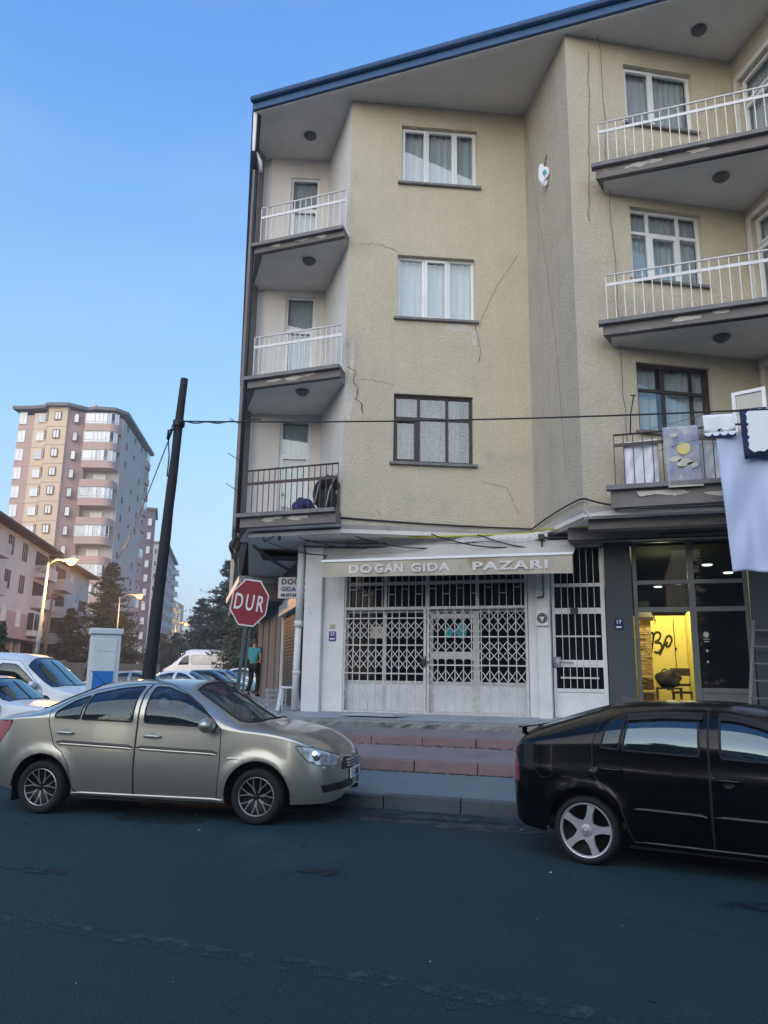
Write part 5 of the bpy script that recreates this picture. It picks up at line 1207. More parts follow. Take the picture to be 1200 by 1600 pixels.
sil, SS = place_car(silver, 'parked_sedan', 'silver-green four door sedan with dark multi-spoke wheels parked at the kerb', 'car', (-6.615, 7.66), -1.23, 1.70, CARRZ, sc=1.045)
side_extras(sil, SS, [(-.98, .865), (.06, .855)], (.70, .955), mould=[(-1.08, -.16, .765, .735, .05, 'trim'), (-1.08, -.16, .75, .72, .03, 'paint'), (-.12, .82, .735, .705, .05, 'trim'), (-.12, .82, .72, .69, .03, 'paint'), (-.85, .9, .235, .23, .03, 'paint')])
cabin(sil, SS, (.15, -.75))
for sg in (-1, 1):
    y = abs(SS.pt(1.02, SS.v_of(1.02, .665))[1]); obj('side_marker', MB().lathe([(0, -.008), (.02, -.006), (.022, 0)], 12, 'y', (1.0, sg*(y+.004), .652)) if False else MB().box(.93, 1.10, sg*y-.006, sg*y+.008, .645, .665), M['headbulb'], sil, bevel=.004)
    obj('headlight_bowl', MB().lathe([(0, -.02), (.045, -.012), (.062, .01)], 20, 'y', (1.86, sg*(abs(SS.pt(1.86, SS.v_of(1.86, .70))[1])-.003), .70)) if sg < 0 else MB().lathe([(0, .02), (.045, .012), (.062, -.01)], 20, 'y', (1.86, abs(SS.pt(1.86, SS.v_of(1.86, .70))[1])+.003, .70)), M['headbulb'], sil, True)
    y = abs(SS.pt(2.02, SS.v_of(2.02, .37))[1]); obj('fog_lamp', MB().lathe([(0, .02), (.035, .018), (.045, 0)], 16, 'x', (1.99, sg*(y-.02), .375)), M['headbulb'], sil, True)
mb = MB()
for z in (.57, .60, .63): mb.box(2.10, 2.145, -.30, .30, z-.006, z+.006)
obj('grille_bar', mb, M['metalgrey'], sil)
mb = MB(); mb.tube([(2.135-.0, .06*cos(u), .685+.036*sin(u)) for u in [k*pi/10 for k in range(20)]], .006, 6, True); mb.bar((2.135, -.025, .70), (2.135, -.02, .67), .01); mb.bar((2.135, .025, .70), (2.135, .02, .67), .01); mb.bar((2.135, -.022, .684), (2.135, .022, .688), .008); obj('emblem', mb, M['rimcut'], sil, True)
o = obj('number_plate', MB().box(2.145, 2.16, -.26, .26, .43, .54), M['plate'], sil, bevel=.004); obj('plate_band', MB().box(2.1605, 2.162, .22, .26, .43, .54), M['plateblue'], o)
mb = MB(); mb.bar((2.162, -.05, .45), (2.162, -.05, .52), .02); mb.bar((2.162, .05, .45), (2.162, .05, .52), .02); obj('plate_lettering', mb, M['trim'], o)
obj('aerial', MB().tube([(-.95, 0, 1.33), (-1.25, 0, 1.55)], .004), M['trim'], sil)
for sg in (-1, 1): obj('mud_flap', MB().box(.90, .915, sg*.72-.09, sg*.72+.09, .10, .34) if False else MB().box(-1.60, -1.585, sg*.72-.09, sg*.72+.09, .12, .36), M['trim'], sil)
for sg in (-1, 1): obj('wiper', MB().bar((1.10, .1-sg*.3, 1.085), (.98, .5-sg*.3, 1.15), .012), M['trim'], sil)

black = dict(len=4.12, width=1.71, paint='black', d=.045, axles=(1.34, -1.265), wr=.288, ar=.36, wheel='star', crease=.78, tail=(.55, 3.2), spin=.25,
  top=[(-2.06, .75), (-2.05, .95), (-2.00, 1.06), (-1.92, 1.11), (-1.75, 1.17), (-1.5, 1.255), (-1.25, 1.33), (-.95, 1.395), (-.5, 1.425), (-.1, 1.42), (.15, 1.40), (.35, 1.36), (.65, 1.22), (.95, 1.06), (1.15, 1.0), (1.5, .96), (1.75, .90), (1.95, .78), (2.03, .68), (2.06, .6)],
  belt=[(-2.06, .70), (-2.0, .92), (-1.85, .99), (-1.4, .985), (-.9, .965), (0, .93), (.9, .90), (1.3, .88), (1.6, .83), (1.85, .74), (2.0, .62), (2.06, .52)],
  sill=[(-2.06, .45), (-2.01, .34), (-1.88, .27), (-1.6, .24), (-.9, .20), (.9, .19), (1.65, .2), (1.9, .21), (2.02, .25), (2.06, .34)],
  k=[(-2.5, -.04), (-1.4, -.12), (-.8, -.08), (-.2, 0), (.15, .12), (.5, .20), (1.0, .20), (1.4, .05), (2.5, 0)],
  regions=[('door', 'paint', 'xz', [(-.20, .22), (.76, .215), (.80, .6), (.79, .92), (.70, .98), (.45, 1.15), (.21, 1.28), (-.05, 1.355), (-.20, 1.36)], .03),
           ('door', 'paint', 'xz', [(-.21, .22), (-.21, 1.36), (-.6, 1.345), (-.95, 1.305), (-1.13, 1.22), (-1.19, 1.0), (-1.18, .78), (-1.10, .68), (-.96, .56), (-.88, .30), (-.84, .22)], .05),
           ('window', 'carglass2', 'xz', [(-.11, .965), (.72, .935), (.65, .99), (.43, 1.13), (.19, 1.245), (-.05, 1.305), (-.11, 1.308)], .02),
           ('window', 'carglass2', 'xz', [(-.28, .97), (-.28, 1.31), (-.6, 1.295), (-.87, 1.275), (-.92, .99)], .02),
           ('window', 'carglass', 'xz', [(-.95, .992), (-.905, 1.27), (-1.0, 1.245), (-1.07, 1.18), (-1.11, 1.005)], .02),
           ('windshield', 'carglass', 'xv', [(.28, 2.0), (.27, 1.62), (.35, 1.57), (.55, 1.52), (.73, 1.47), (.85, 1.44), (.92, 1.50), (1.01, 1.66), (1.05, 2.0)]),
           ('rear_window', 'carglass', 'xv', [(-1.15, 2.0), (-1.16, 1.70), (-1.3, 1.66), (-1.5, 1.61), (-1.7, 1.57), (-1.80, 1.66), (-1.84, 2.0)]),
           ('tail_light', 'taillight', 'xz', [(-2.02, 1.0), (-1.97, .98), (-1.90, .80), (-1.89, .66), (-2.01, .62), (-2.045, .70), (-2.05, .90)], .02),
           ('headlight', 'headlight', 'xz', [(1.60, .78), (1.74, .62), (1.99, .6), (2.0, .68), (1.91, .73), (1.77, .77)], .02)])
BRZ = radians(-10.5)
blk, BS = place_car(black, 'parked_hatchback', 'glossy black car with silver five-spoke wheels cut off by the right edge', 'car', (-.50, 7.48), -1.265, 1.71, BRZ)
side_extras(blk, BS, [(-1.02, .82), (-.06, .79)], (.64, .94), mould=[(-.84, -.24, .50, .49, .05, 'paint'), (-.18, .74, .49, .48, .05, 'paint'), (-.85, .9, .225, .215, .04, 'paint')])
cabin(blk, BS, (.05, -.85), .92)
obj('spoiler', MB().prism([(-2.0, -.46), (-1.93, -.50), (-1.93, .50), (-2.0, .46)], 1.125, 1.14), M['black'], blk, bevel=.01)
for y in (-.35, .35): obj('spoiler_foot', MB().box(-1.99, -1.95, y-.02, y+.02, 1.06, 1.127), M['black'], blk)
obj('roof_antenna', MB().add([(-1.05, -.03, 1.37), (-.80, -.03, 1.39), (-.80, .03, 1.39), (-1.05, .03, 1.37), (-1.08, 0, 1.45), (-1.0, 0, 1.44)], [(0, 1, 2, 3), (0, 4, 5, 1), (3, 2, 5, 4), (1, 5, 2), (0, 3, 4)]), M['trim'], blk)
for sg in (-1, 1):
    pts = [(x, sg*(abs(BS.pt(x, BS.v_of(x, z))[1])+.004), z) for x, z in [(.80-i*.085, min(1.35, 1.02+.085*i*.9-.013*i*i*.35)) for i in range(8)]]
for sg in (-1, 1):
    # wind deflectors above the side glass
    for x0, x1 in ((-.89, -.25), (-.12, .35)):
        vs = []; n = 10
        for i in range(n+1):
            x = x0+(x1-x0)*i/n; zt = 1.33-.10*max(0, (x+.05)/.4)**1.5-.03*max(0, (-x-.55)/.35)
            y = abs(BS.pt(x, BS.v_of(x, zt))[1]); y2 = abs(BS.pt(x, BS.v_of(x, zt-.06))[1])
            vs += [(x, sg*(y+.006), zt), (x, sg*(y2+.022), zt-.055)]
        obj('wind_deflector', MB().add(vs, [(2*i, 2*i+1, 2*i+3, 2*i+2) for i in range(n)]), M['trim'], blk, True)
obj('fuel_flap', MB().tube([(-1.62+.085*cos(u), -abs(BS.pt(-1.62, BS.v_of(-1.62, .80))[1])-.012, .80+.085*sin(u)) for u in [k*pi/12 for k in range(24)]], .003, 5, True), M['rubber'], blk)

# older white saloon and white panel van across the side street
old = dict(len=4.0, width=1.63, paint='whitecar', d=.09, axles=(1.25, -1.15), wr=.29, ar=.33, wheel='plain', n=3.2, hi=True, nose=(.35, 3), tail=(.3, 3),
  top=[(-2.0, .80), (-1.97, .96), (-1.85, 1.0), (-1.3, 1.02), (-1.0, 1.2), (-.75, 1.36), (-.3, 1.40), (.2, 1.40), (.45, 1.34), (.7, 1.16), (.92, 1.0), (1.1, .965), (1.5, .93), (1.85, .89), (1.97, .84), (2.0, .7)],
  belt=[(-2.0, .72), (-1.9, .92), (-1.2, .93), (.9, .91), (1.5, .87), (1.9, .80), (2.0, .62)], sill=[(-2.0, .4), (-1.85, .25), (1.85, .22), (2.0, .35)],
  k=[(-2.5, -.05), (-.6, -.08), (-.1, 0), (.3, .05), (.6, .12), (1.1, .06), (2.5, 0)],
  regions=[('door', 'paint', 'xz', [(-.1, .24), (.78, .24), (.80, .90), (.42, 1.31), (-.1, 1.34)], .03),
           ('window', 'carglass', 'xz', [(-.04, .95), (.68, .945), (.38, 1.25), (-.04, 1.28)], .03), ('window', 'carglass', 'xz', [(-.16, .95), (-.16, 1.28), (-.72, 1.24), (-.92, .97)], .03),
           ('windshield', 'carglass2', 'xv', [(.42, 2.0), (.42, 1.52), (.6, 1.46), (.75, 1.42), (.84, 1.5), (.88, 2.0)]), ('rear_window', 'carglass', 'xv', [(-.8, 2.0), (-.82, 1.5), (-1.0, 1.45), (-1.15, 1.5), (-1.18, 2.0)]),
           ('headlight', 'headlight', 'xz', [(1.90, .80), (1.9, .66), (1.985, .66), (1.98, .78)], .01)])
def camxy(X, D): q = cw(X, D); return q[0], q[1]
x, y = camxy(-6.85, 13.6)
o_, OS = car(old, 'parked_saloon', 'older boxy white saloon at the left edge before the white van', 'car', (x, y, .12), radians(14)); side_extras(o_, OS, [(.0, .80)], (.62, .93)); cabin(o_, OS, (.1, -.7), .88)
for ch in o_.children:
    if ch.name.startswith('mirror'): ch.data.materials.clear(); ch.data.materials.append(M['trim'])
van = dict(len=4.3, width=1.78, paint='whitecar', d=.09, axles=(1.30, -1.30), wr=.31, ar=.35, wheel='plain', n=4.2, hi=True, nose=(.7, 2.6), tail=(.2, 4),
  top=[(-2.15, 1.0), (-2.14, 1.70), (-2.0, 1.80), (-1.2, 1.84), (-.2, 1.84), (.4, 1.79), (.6, 1.72), (.9, 1.50), (1.25, 1.20), (1.42, 1.10), (1.7, 1.02), (1.95, .92), (2.08, .82), (2.15, .6)],
  belt=[(-2.15, .9), (-2.1, 1.10), (-.6, 1.10), (.9, 1.08), (1.3, 1.0), (1.7, .92), (2.0, .76), (2.15, .52)], sill=[(-2.15, .4), (-1.9, .3), (1.7, .24), (2.05, .26), (2.15, .35)],
  k=[(-2.5, 0), (0, 0), (.4, .1), (.7, .22), (1.2, .15), (1.5, .05), (2.5, 0)],
  regions=[('door', 'paint', 'xz', [(-.12, .3), (.92, .28), (1.0, 1.05), (.62, 1.45), (.40, 1.66), (-.12, 1.68)], .04),
           ('window', 'carglass', 'xz', [(.0, 1.13), (.90, 1.12), (.56, 1.42), (.36, 1.58), (.0, 1.60)], .06), ('window', 'carglass', 'xz', [(-1.95, 1.20), (-.22, 1.16), (-.22, 1.60), (-1.9, 1.60)], .06),
           ('windshield', 'carglass2', 'xv', [(.60, 2.0), (.60, 1.45), (.8, 1.40), (1.02, 1.34), (1.2, 1.32), (1.27, 1.5), (1.33, 2.0)]),
           ('headlight', 'headlight', 'xz', [(1.70, .92), (1.75, .74), (2.05, .66), (2.05, .76)], .02)])
x, y = camxy(-8.1, 17.6)
v_, VS = car(van, 'parked_van', 'white high-roofed passenger van behind the older white saloon', 'van', (x, y, .16), radians(14)); side_extras(v_, VS, [(.02, .95)], (.82, 1.12)); cabin(v_, VS, (.2, -.7), 1.15)
obj('aerial', MB().tube([(.55, .2, 1.78), (.2, .2, 2.1)], .006), M['trim'], v_)
# parked cars further down the side street
small = dict(silver); small['d'] = .12; small['hi'] = False; small['wheel'] = 'plain'
for k, (X, D, rz, pt, lab) in enumerate([(-9.6, 31, 20, 'blind', 'dark green-blue car just left of the leaning pole'), (-8.3, 33, 12, 'whitecar', 'white car parked just right of the leaning pole, nearest the sedan roof'), (-8.2, 40, 12, 'silver', 'silver car parked second behind the leaning pole'), (-8.1, 47, 10, 'whitecar', 'white car parked third behind the leaning pole'), (-8.3, 37, 14, 'black', 'dark car parked in front of the white minibus')]):
    sp_ = dict(small); sp_['paint'] = pt; x, y = camxy(X, D); c_, _ = car(sp_, 'distant_car', lab, 'car', (x, y, gz(x, y)), radians(rz), 'cars parked along the side street')
mini = dict(len=6.6, width=2.0, paint='whitecar', d=.2, axles=(2.1, -1.7), wr=.34, ar=.4, wheel='plain', n=5, hi=False, nose=(.6, 2.6), tail=(.2, 4),
  top=[(-3.3, 1.0), (-3.29, 2.4), (-3.1, 2.62), (1.0, 2.62), (1.5, 2.5), (2.1, 2.0), (2.5, 1.45), (2.9, 1.2), (3.2, 1.0), (3.3, .7)],
  belt=[(-3.3, 1.0), (-3.2, 1.35), (1.8, 1.35), (2.5, 1.2), (3.1, .9), (3.3, .6)], sill=[(-3.3, .45), (-3, .35), (3, .3), (3.3, .4)], k=[(-3.5, 0), (.6, 0), (1.6, .2), (2.4, .1), (3.3, 0)],
  regions=[('window', 'glass_far', 'xz', [(-2.9, 1.45), (1.0, 1.45), (1.0, 2.15), (-2.9, 2.15)], .1), ('window', 'carglass', 'xz', [(1.2, 1.42), (2.0, 1.40), (1.6, 2.0), (1.2, 2.15)], .08),
           ('windshield', 'carglass2', 'xv', [(1.5, 2.0), (1.5, 1.4), (2.0, 1.36), (2.2, 1.35), (2.35, 2.0)])])
x, y = camxy(-13.9, 62)
c_, _ = car(mini, 'parked_minibus', 'long white minibus parked across the far end of the street', 'minibus', (x, y, gz(x, y)+.1), radians(18+180+4)); 

# ------------------------------------------------------------------ street furniture
def cp(X, D, z=0): q = cw(X, D); return Vector((q[0], q[1], z))
pole = thing('utility_pole', 'tall dark leaning utility pole behind the silver sedan', 'pole', (-7.44, 10.73, .15))
mb = MB(); n = 14; mb.tube([(0.27*i/n+.004*sin(i*1.9), .07*i/n, 6.42*i/n) for i in range(n+1)], [.115-.052*i/n+.003*sin(i*2.7) for i in range(n+1)], 10); obj('pole_shaft', mb, M['pole'], pole, True)
mb = MB(); mb.tube([(.22, .05, 5.62), (.30, .0, 5.60), (.36, -.02, 5.63)], .028); mb.tube([(.22, .0, 5.5), (.14, -.08, 5.45), (.12, -.06, 5.3)], .02); mb.lathe([(.10, 5.56), (.10, 5.66)], 12, 'z', (.235, .06, 0)); obj('bracket', mb, M['cable'], pole, True)
pt_ = Vector((-7.44+.30, 10.70, 5.77))
end = cp(6.4, 8.2, 0); end.z = 4.76
pp = sag(pt_, end, 30, .10); cable('overhead_cable', pp, [.012+.003*(i > 30) for i in range(31)], 'cable', 'thick black overhead cable from the leaning pole across the facade')
cable('overhead_cable', [p+Vector((0, 0, .014*sin(i*1.4)-.012)) for i, p in enumerate(sag(pt_, pt_+(end-pt_)*.15, 16, .03))], .012, 'cable', 'short twisted second cable where the overhead line leaves the pole')
q = cp(-25.9, 74, 12.4)
cable('overhead_cable', sag(pt_+Vector((-.1, 0, -.1)), q, 30, .5), [.010+.03*i/30 for i in range(31)], 'cable', 'thin cable falling from the pole to the distant buildings')
cable('overhead_cable', [pt_+Vector((-.12, 0, -.05)), pt_+Vector((-.2, .02, -.3)), pt_+Vector((-.16, .02, -.6)), pt_+Vector((-.17, .02, -.95))], .012, 'cable', 'loose cable loop hanging at the pole top')
# stop sign
sp0 = cp(-1.93, 11.3, .20)
st = thing('stop_sign', 'red octagonal DUR stop sign on a dark green post', 'road sign', tuple(sp0), YAW+radians(4))
mb = MB(); mb.bar((-.20, .02, 0), (-.06, .02, 2.25), .05, .03); mb.bar((-.13, .03, 0), (.01, .03, 2.2), .03, .03); obj('post', mb, M['signpost'], st)
T_ = Matrix.Translation((-.02, 0, 2.43)) @ Matrix.Rotation(radians(7), 4, 'Y')
oc = lambda r: [(r*cos(pi/8+k*pi/4), r*sin(pi/8+k*pi/4)) for k in range(8)]
mb = MB(); mb.T = T_ @ Matrix.Diagonal((.86, 1, 1.10, 1)); mb.slabxz(oc(.335), -.012, .0); obj('sign_plate', mb, M['signwhite'], st)
mb = MB(); mb.T = T_ @ Matrix.Diagonal((.86, 1, 1.10, 1)); mb.slabxz(oc(.315), -.016, -.0125); obj('sign_face', mb, M['signred'], st)
me = text_mesh('DUR', .31, M['signwhite'], .001, .003, 'CENTER', .60, 1.3); fit(me, .43, .235); me.transform(T_); me.transform(Matrix.Translation((0, -.020, 0))); link('lettering', me, st)
# cabinet
cb = thing('utility_cabinet', 'tall pale street cabinet with a blue poster, left of the leaning pole', 'cabinet', tuple(cp(-4.42, 12.6, .12)), YAW+radians(24))
obj('cabinet_body', MB().box(-.27, .18, -.16, .26, 0, 2.07), M['cabinet'], cb, bevel=.012)
obj('cabinet_roof', MB().box(-.30, .21, -.19, .29, 2.072, 2.17), M['cabinet'], cb, bevel=.02)
o = obj('cabinet_door', MB().box(-.23, .12, -.176, -.161, .06, 2.0), M['cabinet'], cb, bevel=.006); obj('handle', MB().box(.09, .11, -.19, -.177, 1.1, 1.3), M['metalgrey'], o)
obj('poster', MB().box(-.21, .10, -.180, -.1765, .85, 1.50), M['blue'], cb)
mb = MB()
for k in range(3): mb.box(.181, .186, -.05+.02*k, .2-.02*k, 1.82-k*.05, 1.835-k*.05)
for k in range(9): mb.box(-.16+k*.03, -.145+k*.03, -.179, -.1765, 1.80, 1.815)
obj('vent_slot', mb, M['metalgrey'], cb)
# street lamps
def lamp(base, h, arm, name_label, r=.09, ah=None, lean=(0, 0), en=800):
    t = thing('street_lamp', name_label, 'street lamp', tuple(base), 0, 'lit street lamps')
    A = Vector(arm); top = Vector((lean[0], lean[1], h))
    obj('lamp_post', MB().tube([(0, 0, 0), tuple(top*.5), tuple(top)], [r, r*.75, r*.5], 10), M['metalgrey'], t, True)
    obj('lamp_arm', MB().tube([tuple(top-Vector((0, 0, .1))), tuple(top+A*.5+Vector((0, 0, A.length*.12))), tuple(top+A)], r*.4, 8), M['metalgrey'], t, True)
    hd = top+A; mb = MB(); d = A.normalized(); mb.bar(hd-d*.1, hd+d*.75, .3, .14); obj('lamp_head', mb, M['metalgrey'], t, bevel=.03)
    mb = MB(); mb.lathe([(0, -.30), (.18, -.25), (.26, -.10), (.18, .0)], 14, 'z', tuple(hd+d*.4+Vector((0, 0, -.05)))); obj('lamp_bowl', mb, M['lamplit'], t, True)
    L = bpy.data.lights.new('lamp_light', 'POINT'); L.energy = en; L.color = (1, .45, .08); L.shadow_soft_size = .3; lo = bpy.data.objects.new('lamp_light', L); lo.location = base+hd+d*.4+Vector((0, 0, -.45)); col.objects.link(lo)
    return t
cr_ = Vector((cos(YAW), sin(YAW), 0)); cf_ = Vector((-sin(YAW), cos(YAW), 0))
lamp(cp(-19.9, 45, .4), 7.5, tuple(cr_*.95+Vector((0, 0, .15))), 'largest lit orange street lamp, before the row houses', .13, lean=tuple((cr_*.15).xy), en=2600)
lamp(cp(-23.9, 70, .8), 7.5, tuple(cr_*1.4+Vector((0, 0, .2))), 'lit street lamp among the pine branches left of the pole', .09)
lamp(cp(-29.3, 110, .8), 7.7, tuple(cr_*1.1+Vector((0, 0, .1))), 'lit street lamp before the distant yellow block', .11)
lamp(cp(-36.6, 150, .8), 8.6, tuple(cr_*1.2+Vector((0, 0, .1))), 'furthest lit street lamp against the dark trees', .12)
# low stone wall along the raised side pavement and brick yard wall
w0, w1 = cp(-3.45, 20, .2), cp(-8.2, 36, .2)
t = thing('low_stone_wall', 'low brown stone wall beside the raised pavement behind the stop sign', 'wall', tuple(w0))
d = (w1-w0); L_ = d.length; a_ = atan2(d.y, d.x); rr = random.Random(2)
core = MB(); core.T = Matrix.Rotation(a_, 4, 'Z'); core.box(0, L_, 0, .22, -.4, .82); obj('wall_core', core, M['pave2'], t)
bmx = MB().box(0, .72, -.03, .25, 0, .26).mesh('stone', mat('wall_stone', (.20, .165, .155), .9, (.14, .12, .12), 3, bump=.6))
for r_ in range(4):
    x = -.36*(r_ % 2)
    while x < L_-.3:
        o = link('stone', bmx, t, tuple(Matrix.Rotation(a_, 4, 'Z') @ Vector((x, rr.uniform(-.012, .0), -.22+r_*.275))), a_+rr.uniform(-.01, .01)); o.scale = (1+rr.uniform(-.03, .0), 1, 1+rr.uniform(-.04, .02)); x += .74
mb = MB(); mb.T = Matrix.Rotation(a_, 4, 'Z'); mb.box(-.05, L_, -.05, .30, .885, .95); obj('wall_cap', mb, M['platform'], t)
b0, b1 = cp(-18.5, 42, .1), cp(-13, 46, .1); d = b1-b0
t = thing('yard_wall', 'low reddish brick yard wall behind the white van', 'wall', tuple(b0)); mb = MB(); mb.T = Matrix.Rotation(atan2(d.y, d.x), 4, 'Z'); mb.box(0, d.length, 0, .2, 0, 2.0); obj('wall_panel', mb, M['beige'], t)
mb = MB(); mb.T = Matrix.Rotation(atan2(d.y, d.x), 4, 'Z')
for k in range(5): mb.box(k*1.4-.12, k*1.4+.12, -.05, .25, 0, 2.12)
obj('wall_pier', mb, M['beige'], t)

# ------------------------------------------------------------------ person
pb = cp(-3.90, 24.0, .95)
per = thing('person', 'person in teal t-shirt and dark trousers walking away along the side pavement', 'person', tuple(pb), YAW+radians(165))
def skin_obj(name, V_, E_, Rr, m, parent, sub=2):
    me = bpy.data.meshes.new(name); me.from_pydata(V_, E_, []); me.materials.append(m); o = link(name, me, parent)
    sk_ = o.modifiers.new('skin', 'SKIN'); sk_.use_smooth_shade = True
    for i, v in enumerate(me.skin_vertices[0].data): v.radius = (Rr[i] if hasattr(Rr[i], '__len__') else (Rr[i], Rr[i])); v.use_root = (i == 0)
    ss = o.modifiers.new('smooth', 'SUBSURF'); ss.levels = ss.render_levels = sub
    return o
# local: faces +y... x right, y forward is -y; the figure walks towards local -y
J = dict(pel=(0, 0, .93), wai=(0, .01, 1.08), che=(0, .03, 1.30), nek=(0, .03, 1.46), hed=(0, .0, 1.56), top=(0, -.01, 1.66),
  shl=(-.18, .03, 1.41), ell=(-.25, .10, 1.14), wrl=(-.22, -.02, .92), shr=(.18, .03, 1.41), elr=(.23, -.06, 1.15), wrr=(.18, -.25, 1.06),
  hpl=(-.09, 0, .90), knl=(-.10, -.12, .50), anl=(-.10, -.02, .09), tol=(-.11, -.18, .04), hpr=(.09, 0, .90), knr=(.10, -.03, .48), anr=(.10, .20, .12), tor=(.11, .10, .03))
names = list(J); ix = {k: i for i, k in enumerate(names)}
rad = dict(pel=(.15, .11), wai=(.14, .10), che=(.165, .115), nek=(.06, .06), hed=(.085, .10), top=(.07, .08), shl=.06, ell=.043, wrl=.030, shr=.06, elr=.043, wrr=.030, hpl=.085, knl=.06, anl=.042, tol=.04, hpr=.085, knr=.06, anr=.042, tor=.04)
ed = [('pel', 'wai'), ('wai', 'che'), ('che', 'nek'), ('nek', 'hed'), ('hed', 'top'), ('che', 'shl'), ('shl', 'ell'), ('ell', 'wrl'), ('che', 'shr'), ('shr', 'elr'), ('elr', 'wrr'), ('pel', 'hpl'), ('hpl', 'knl'), ('knl', 'anl'), ('anl', 'tol'), ('pel', 'hpr'), ('hpr', 'knr'), ('knr', 'anr'), ('anr', 'tor')]
skin_obj('body', [J[k] for k in names], [(ix[a], ix[b]) for a, b in ed], [rad[k] for k in names], M['skin'], per)
def sub_(keys, edges, grow, name, m, extra={}):
    JJ = dict(J); JJ.update(extra); i2 = {k: i for i, k in enumerate(keys)}
    rr_ = []
    for k in keys:
        r_ = rad.get(k, .06); rr_.append(tuple(v+grow for v in r_) if hasattr(r_, '__len__') else r_+grow)
    return skin_obj(name, [JJ[k] for k in keys], [(i2[a], i2[b]) for a, b in edges], rr_, m, per)
sub_(['che', 'wai', 'pel2', 'nk2', 'shl', 'sll', 'shr', 'slr'], [('che', 'wai'), ('wai', 'pel2'), ('che', 'nk2'), ('che', 'shl'), ('shl', 'sll'), ('che', 'shr'), ('shr', 'slr')], .028, 'shirt', M['teal'], dict(pel2=(0, .0, .885), nk2=(0, .03, 1.43), sll=(-.225, .07, 1.25), slr=(.215, -.02, 1.25)))
sub_(['pel', 'hpl', 'knl', 'anl', 'hpr', 'knr', 'anr'], [('pel', 'hpl'), ('hpl', 'knl'), ('knl', 'anl'), ('pel', 'hpr'), ('hpr', 'knr'), ('knr', 'anr')], .018, 'trousers', M['trouser'])
blob('hair', (0, .015, 1.645), .088, .105, .085, M['hair'], 2, .05, per, 10)
for sg, k in ((-1, 'wrl'), (1, 'wrr')):
    w = Vector(J[k]); dirn = (w-Vector(J['ell' if sg < 0 else 'elr'])).normalized()
    V_ = [tuple(w), tuple(w+dirn*.08)]; E_ = [(0, 1)]; Rr = [.028, (.038, .02)]
    for f in range(4): V_ += [tuple(w+dirn*.115+Vector((.022*(f-1.5), 0, 0))), tuple(w+dirn*(.165-.008*abs(f-1.4))+Vector((.022*(f-1.5), -.012, 0)))]; b = len(V_); E_ += [(1, b-2), (b-2, b-1)]; Rr += [.010, .008]
    V_ += [tuple(w+dirn*.06+Vector((-.045*sg, -.02, 0)))]; E_ += [(0, len(V_)-1)]; Rr += [.011]
    skin_obj('hand', V_, E_, Rr, M['skin'], per, 1)
for k, y in (('anl', -.10), ('anr', .13)): blob('shoe', (J[k][0], y, .055), .05, .14, .055, M['rubber'], 1, .04, per, 8)

# ------------------------------------------------------------------ trees
def pine(base, h, r, seed, label, leaf='leaf', group=None, n=9000, shape=1.0, lean=0, cat='tree', q=1):
    rr = random.Random(seed); t = thing('pine_tree', label, cat, tuple(base), 0, group)
    obj('trunk', MB().tube([(0, 0, 0), (lean*.4, 0, h*.4), (lean, 0, h*.97)], [h*.022, h*.014, .03], 8), M['bark'], t, True)
    mb = MB(); lb = MB(); nl = int(14+h*1.1)
    for k in range(nl):
        f = .13+.85*(k+.5)/nl; nb = 6 if f < .8 else 4
        for b in range(nb):
            a = rr.uniform(0, 2*pi); prof = (1-f)**.75*(1+.0*f)*shape if f > .22 else .62+f
            L = r*max(.08, prof)*rr.uniform(.55, 1.15); z0 = h*f; c = Vector((lean*f, 0, z0)); d = Vector((cos(a), sin(a), rr.uniform(-.05, .28))); tip = c+d*L+Vector((0, 0, -.06*L))
            if L > .5: lb.tube([tuple(c), tuple(c+d*L*.5), tuple(tip)], [.05, .03, .01], 4)
            m_ = max(3, int(n/(nl*nb)*(.35+L/r)))
            for s_ in range(m_):
                u = rr.random()**.6; p = c+d*L*u+Vector((rr.gauss(0, .1+.12*L*u), rr.gauss(0, .1+.12*L*u), rr.gauss(-.02, .06+.03*L)))
                sz = q*rr.uniform(.06, .17); e1 = Vector((rr.gauss(0, 1), rr.gauss(0, 1), rr.gauss(.1, .5))).normalized()*sz*1.8; e2 = Vector((rr.gauss(0, 1), rr.gauss(0, 1), rr.gauss(0, .5))).normalized()*sz*.6
                mb.v += [tuple(p-e1), tuple(p+e2), tuple(p+e1), tuple(p-e2)]; b_ = len(mb.v); mb.f.append((b_-4, b_-3, b_-2, b_-1))
    for nm, m_, src in (('limb', M['bark'], lb), ('crown', M[leaf], mb)):
        me = bpy.data.meshes.new(nm); me.from_pydata(src.v, [], src.f); me.materials.append(m_); link(nm, me, t)
    return t
TG = 'dark trees down the side street'
pine(cp(-27.6, 78, .8), 12.0, 4.2, 1, 'large dark pine before the tall tower, beside the sodium lamp', n=16000, group=TG)
pine(cp(-25.2, 74, .8), 6.6, 3.2, 2, 'smaller dark pine just left of the leaning pole', n=9000, group=TG)
pine(cp(-30.6, 76, .8), 7.0, 2.8, 3, 'dark conifer between the row houses and the large pine', n=9000, group=TG)
pine(cp(-21.0, 90, .8), 9.6, 4.2, 4, 'blue-green pine with pointed top right of the pole', 'leafblue', n=12000, group=TG)
pine(cp(-17.8, 84, .8), 8.2, 3.6, 5, 'dark pine behind the minibus, between the pointed and the tall pine', 'leafblue', n=9000, group=TG)
pine(cp(-13.2, 66, .8), 10.6, 4.4, 6, 'tall blue-green pine directly behind the stop sign', 'leafblue', n=16000, group=TG)
pine(cp(-10.6, 60, .8), 7.0, 3.2, 7, 'dark pine at the side wall, right of the stop sign post', n=9000, group=TG)
pine(cp(-26.5, 100, .8), 6.0, 3.6, 8, 'low dark pine before the distant yellow block', n=6000, group=TG)
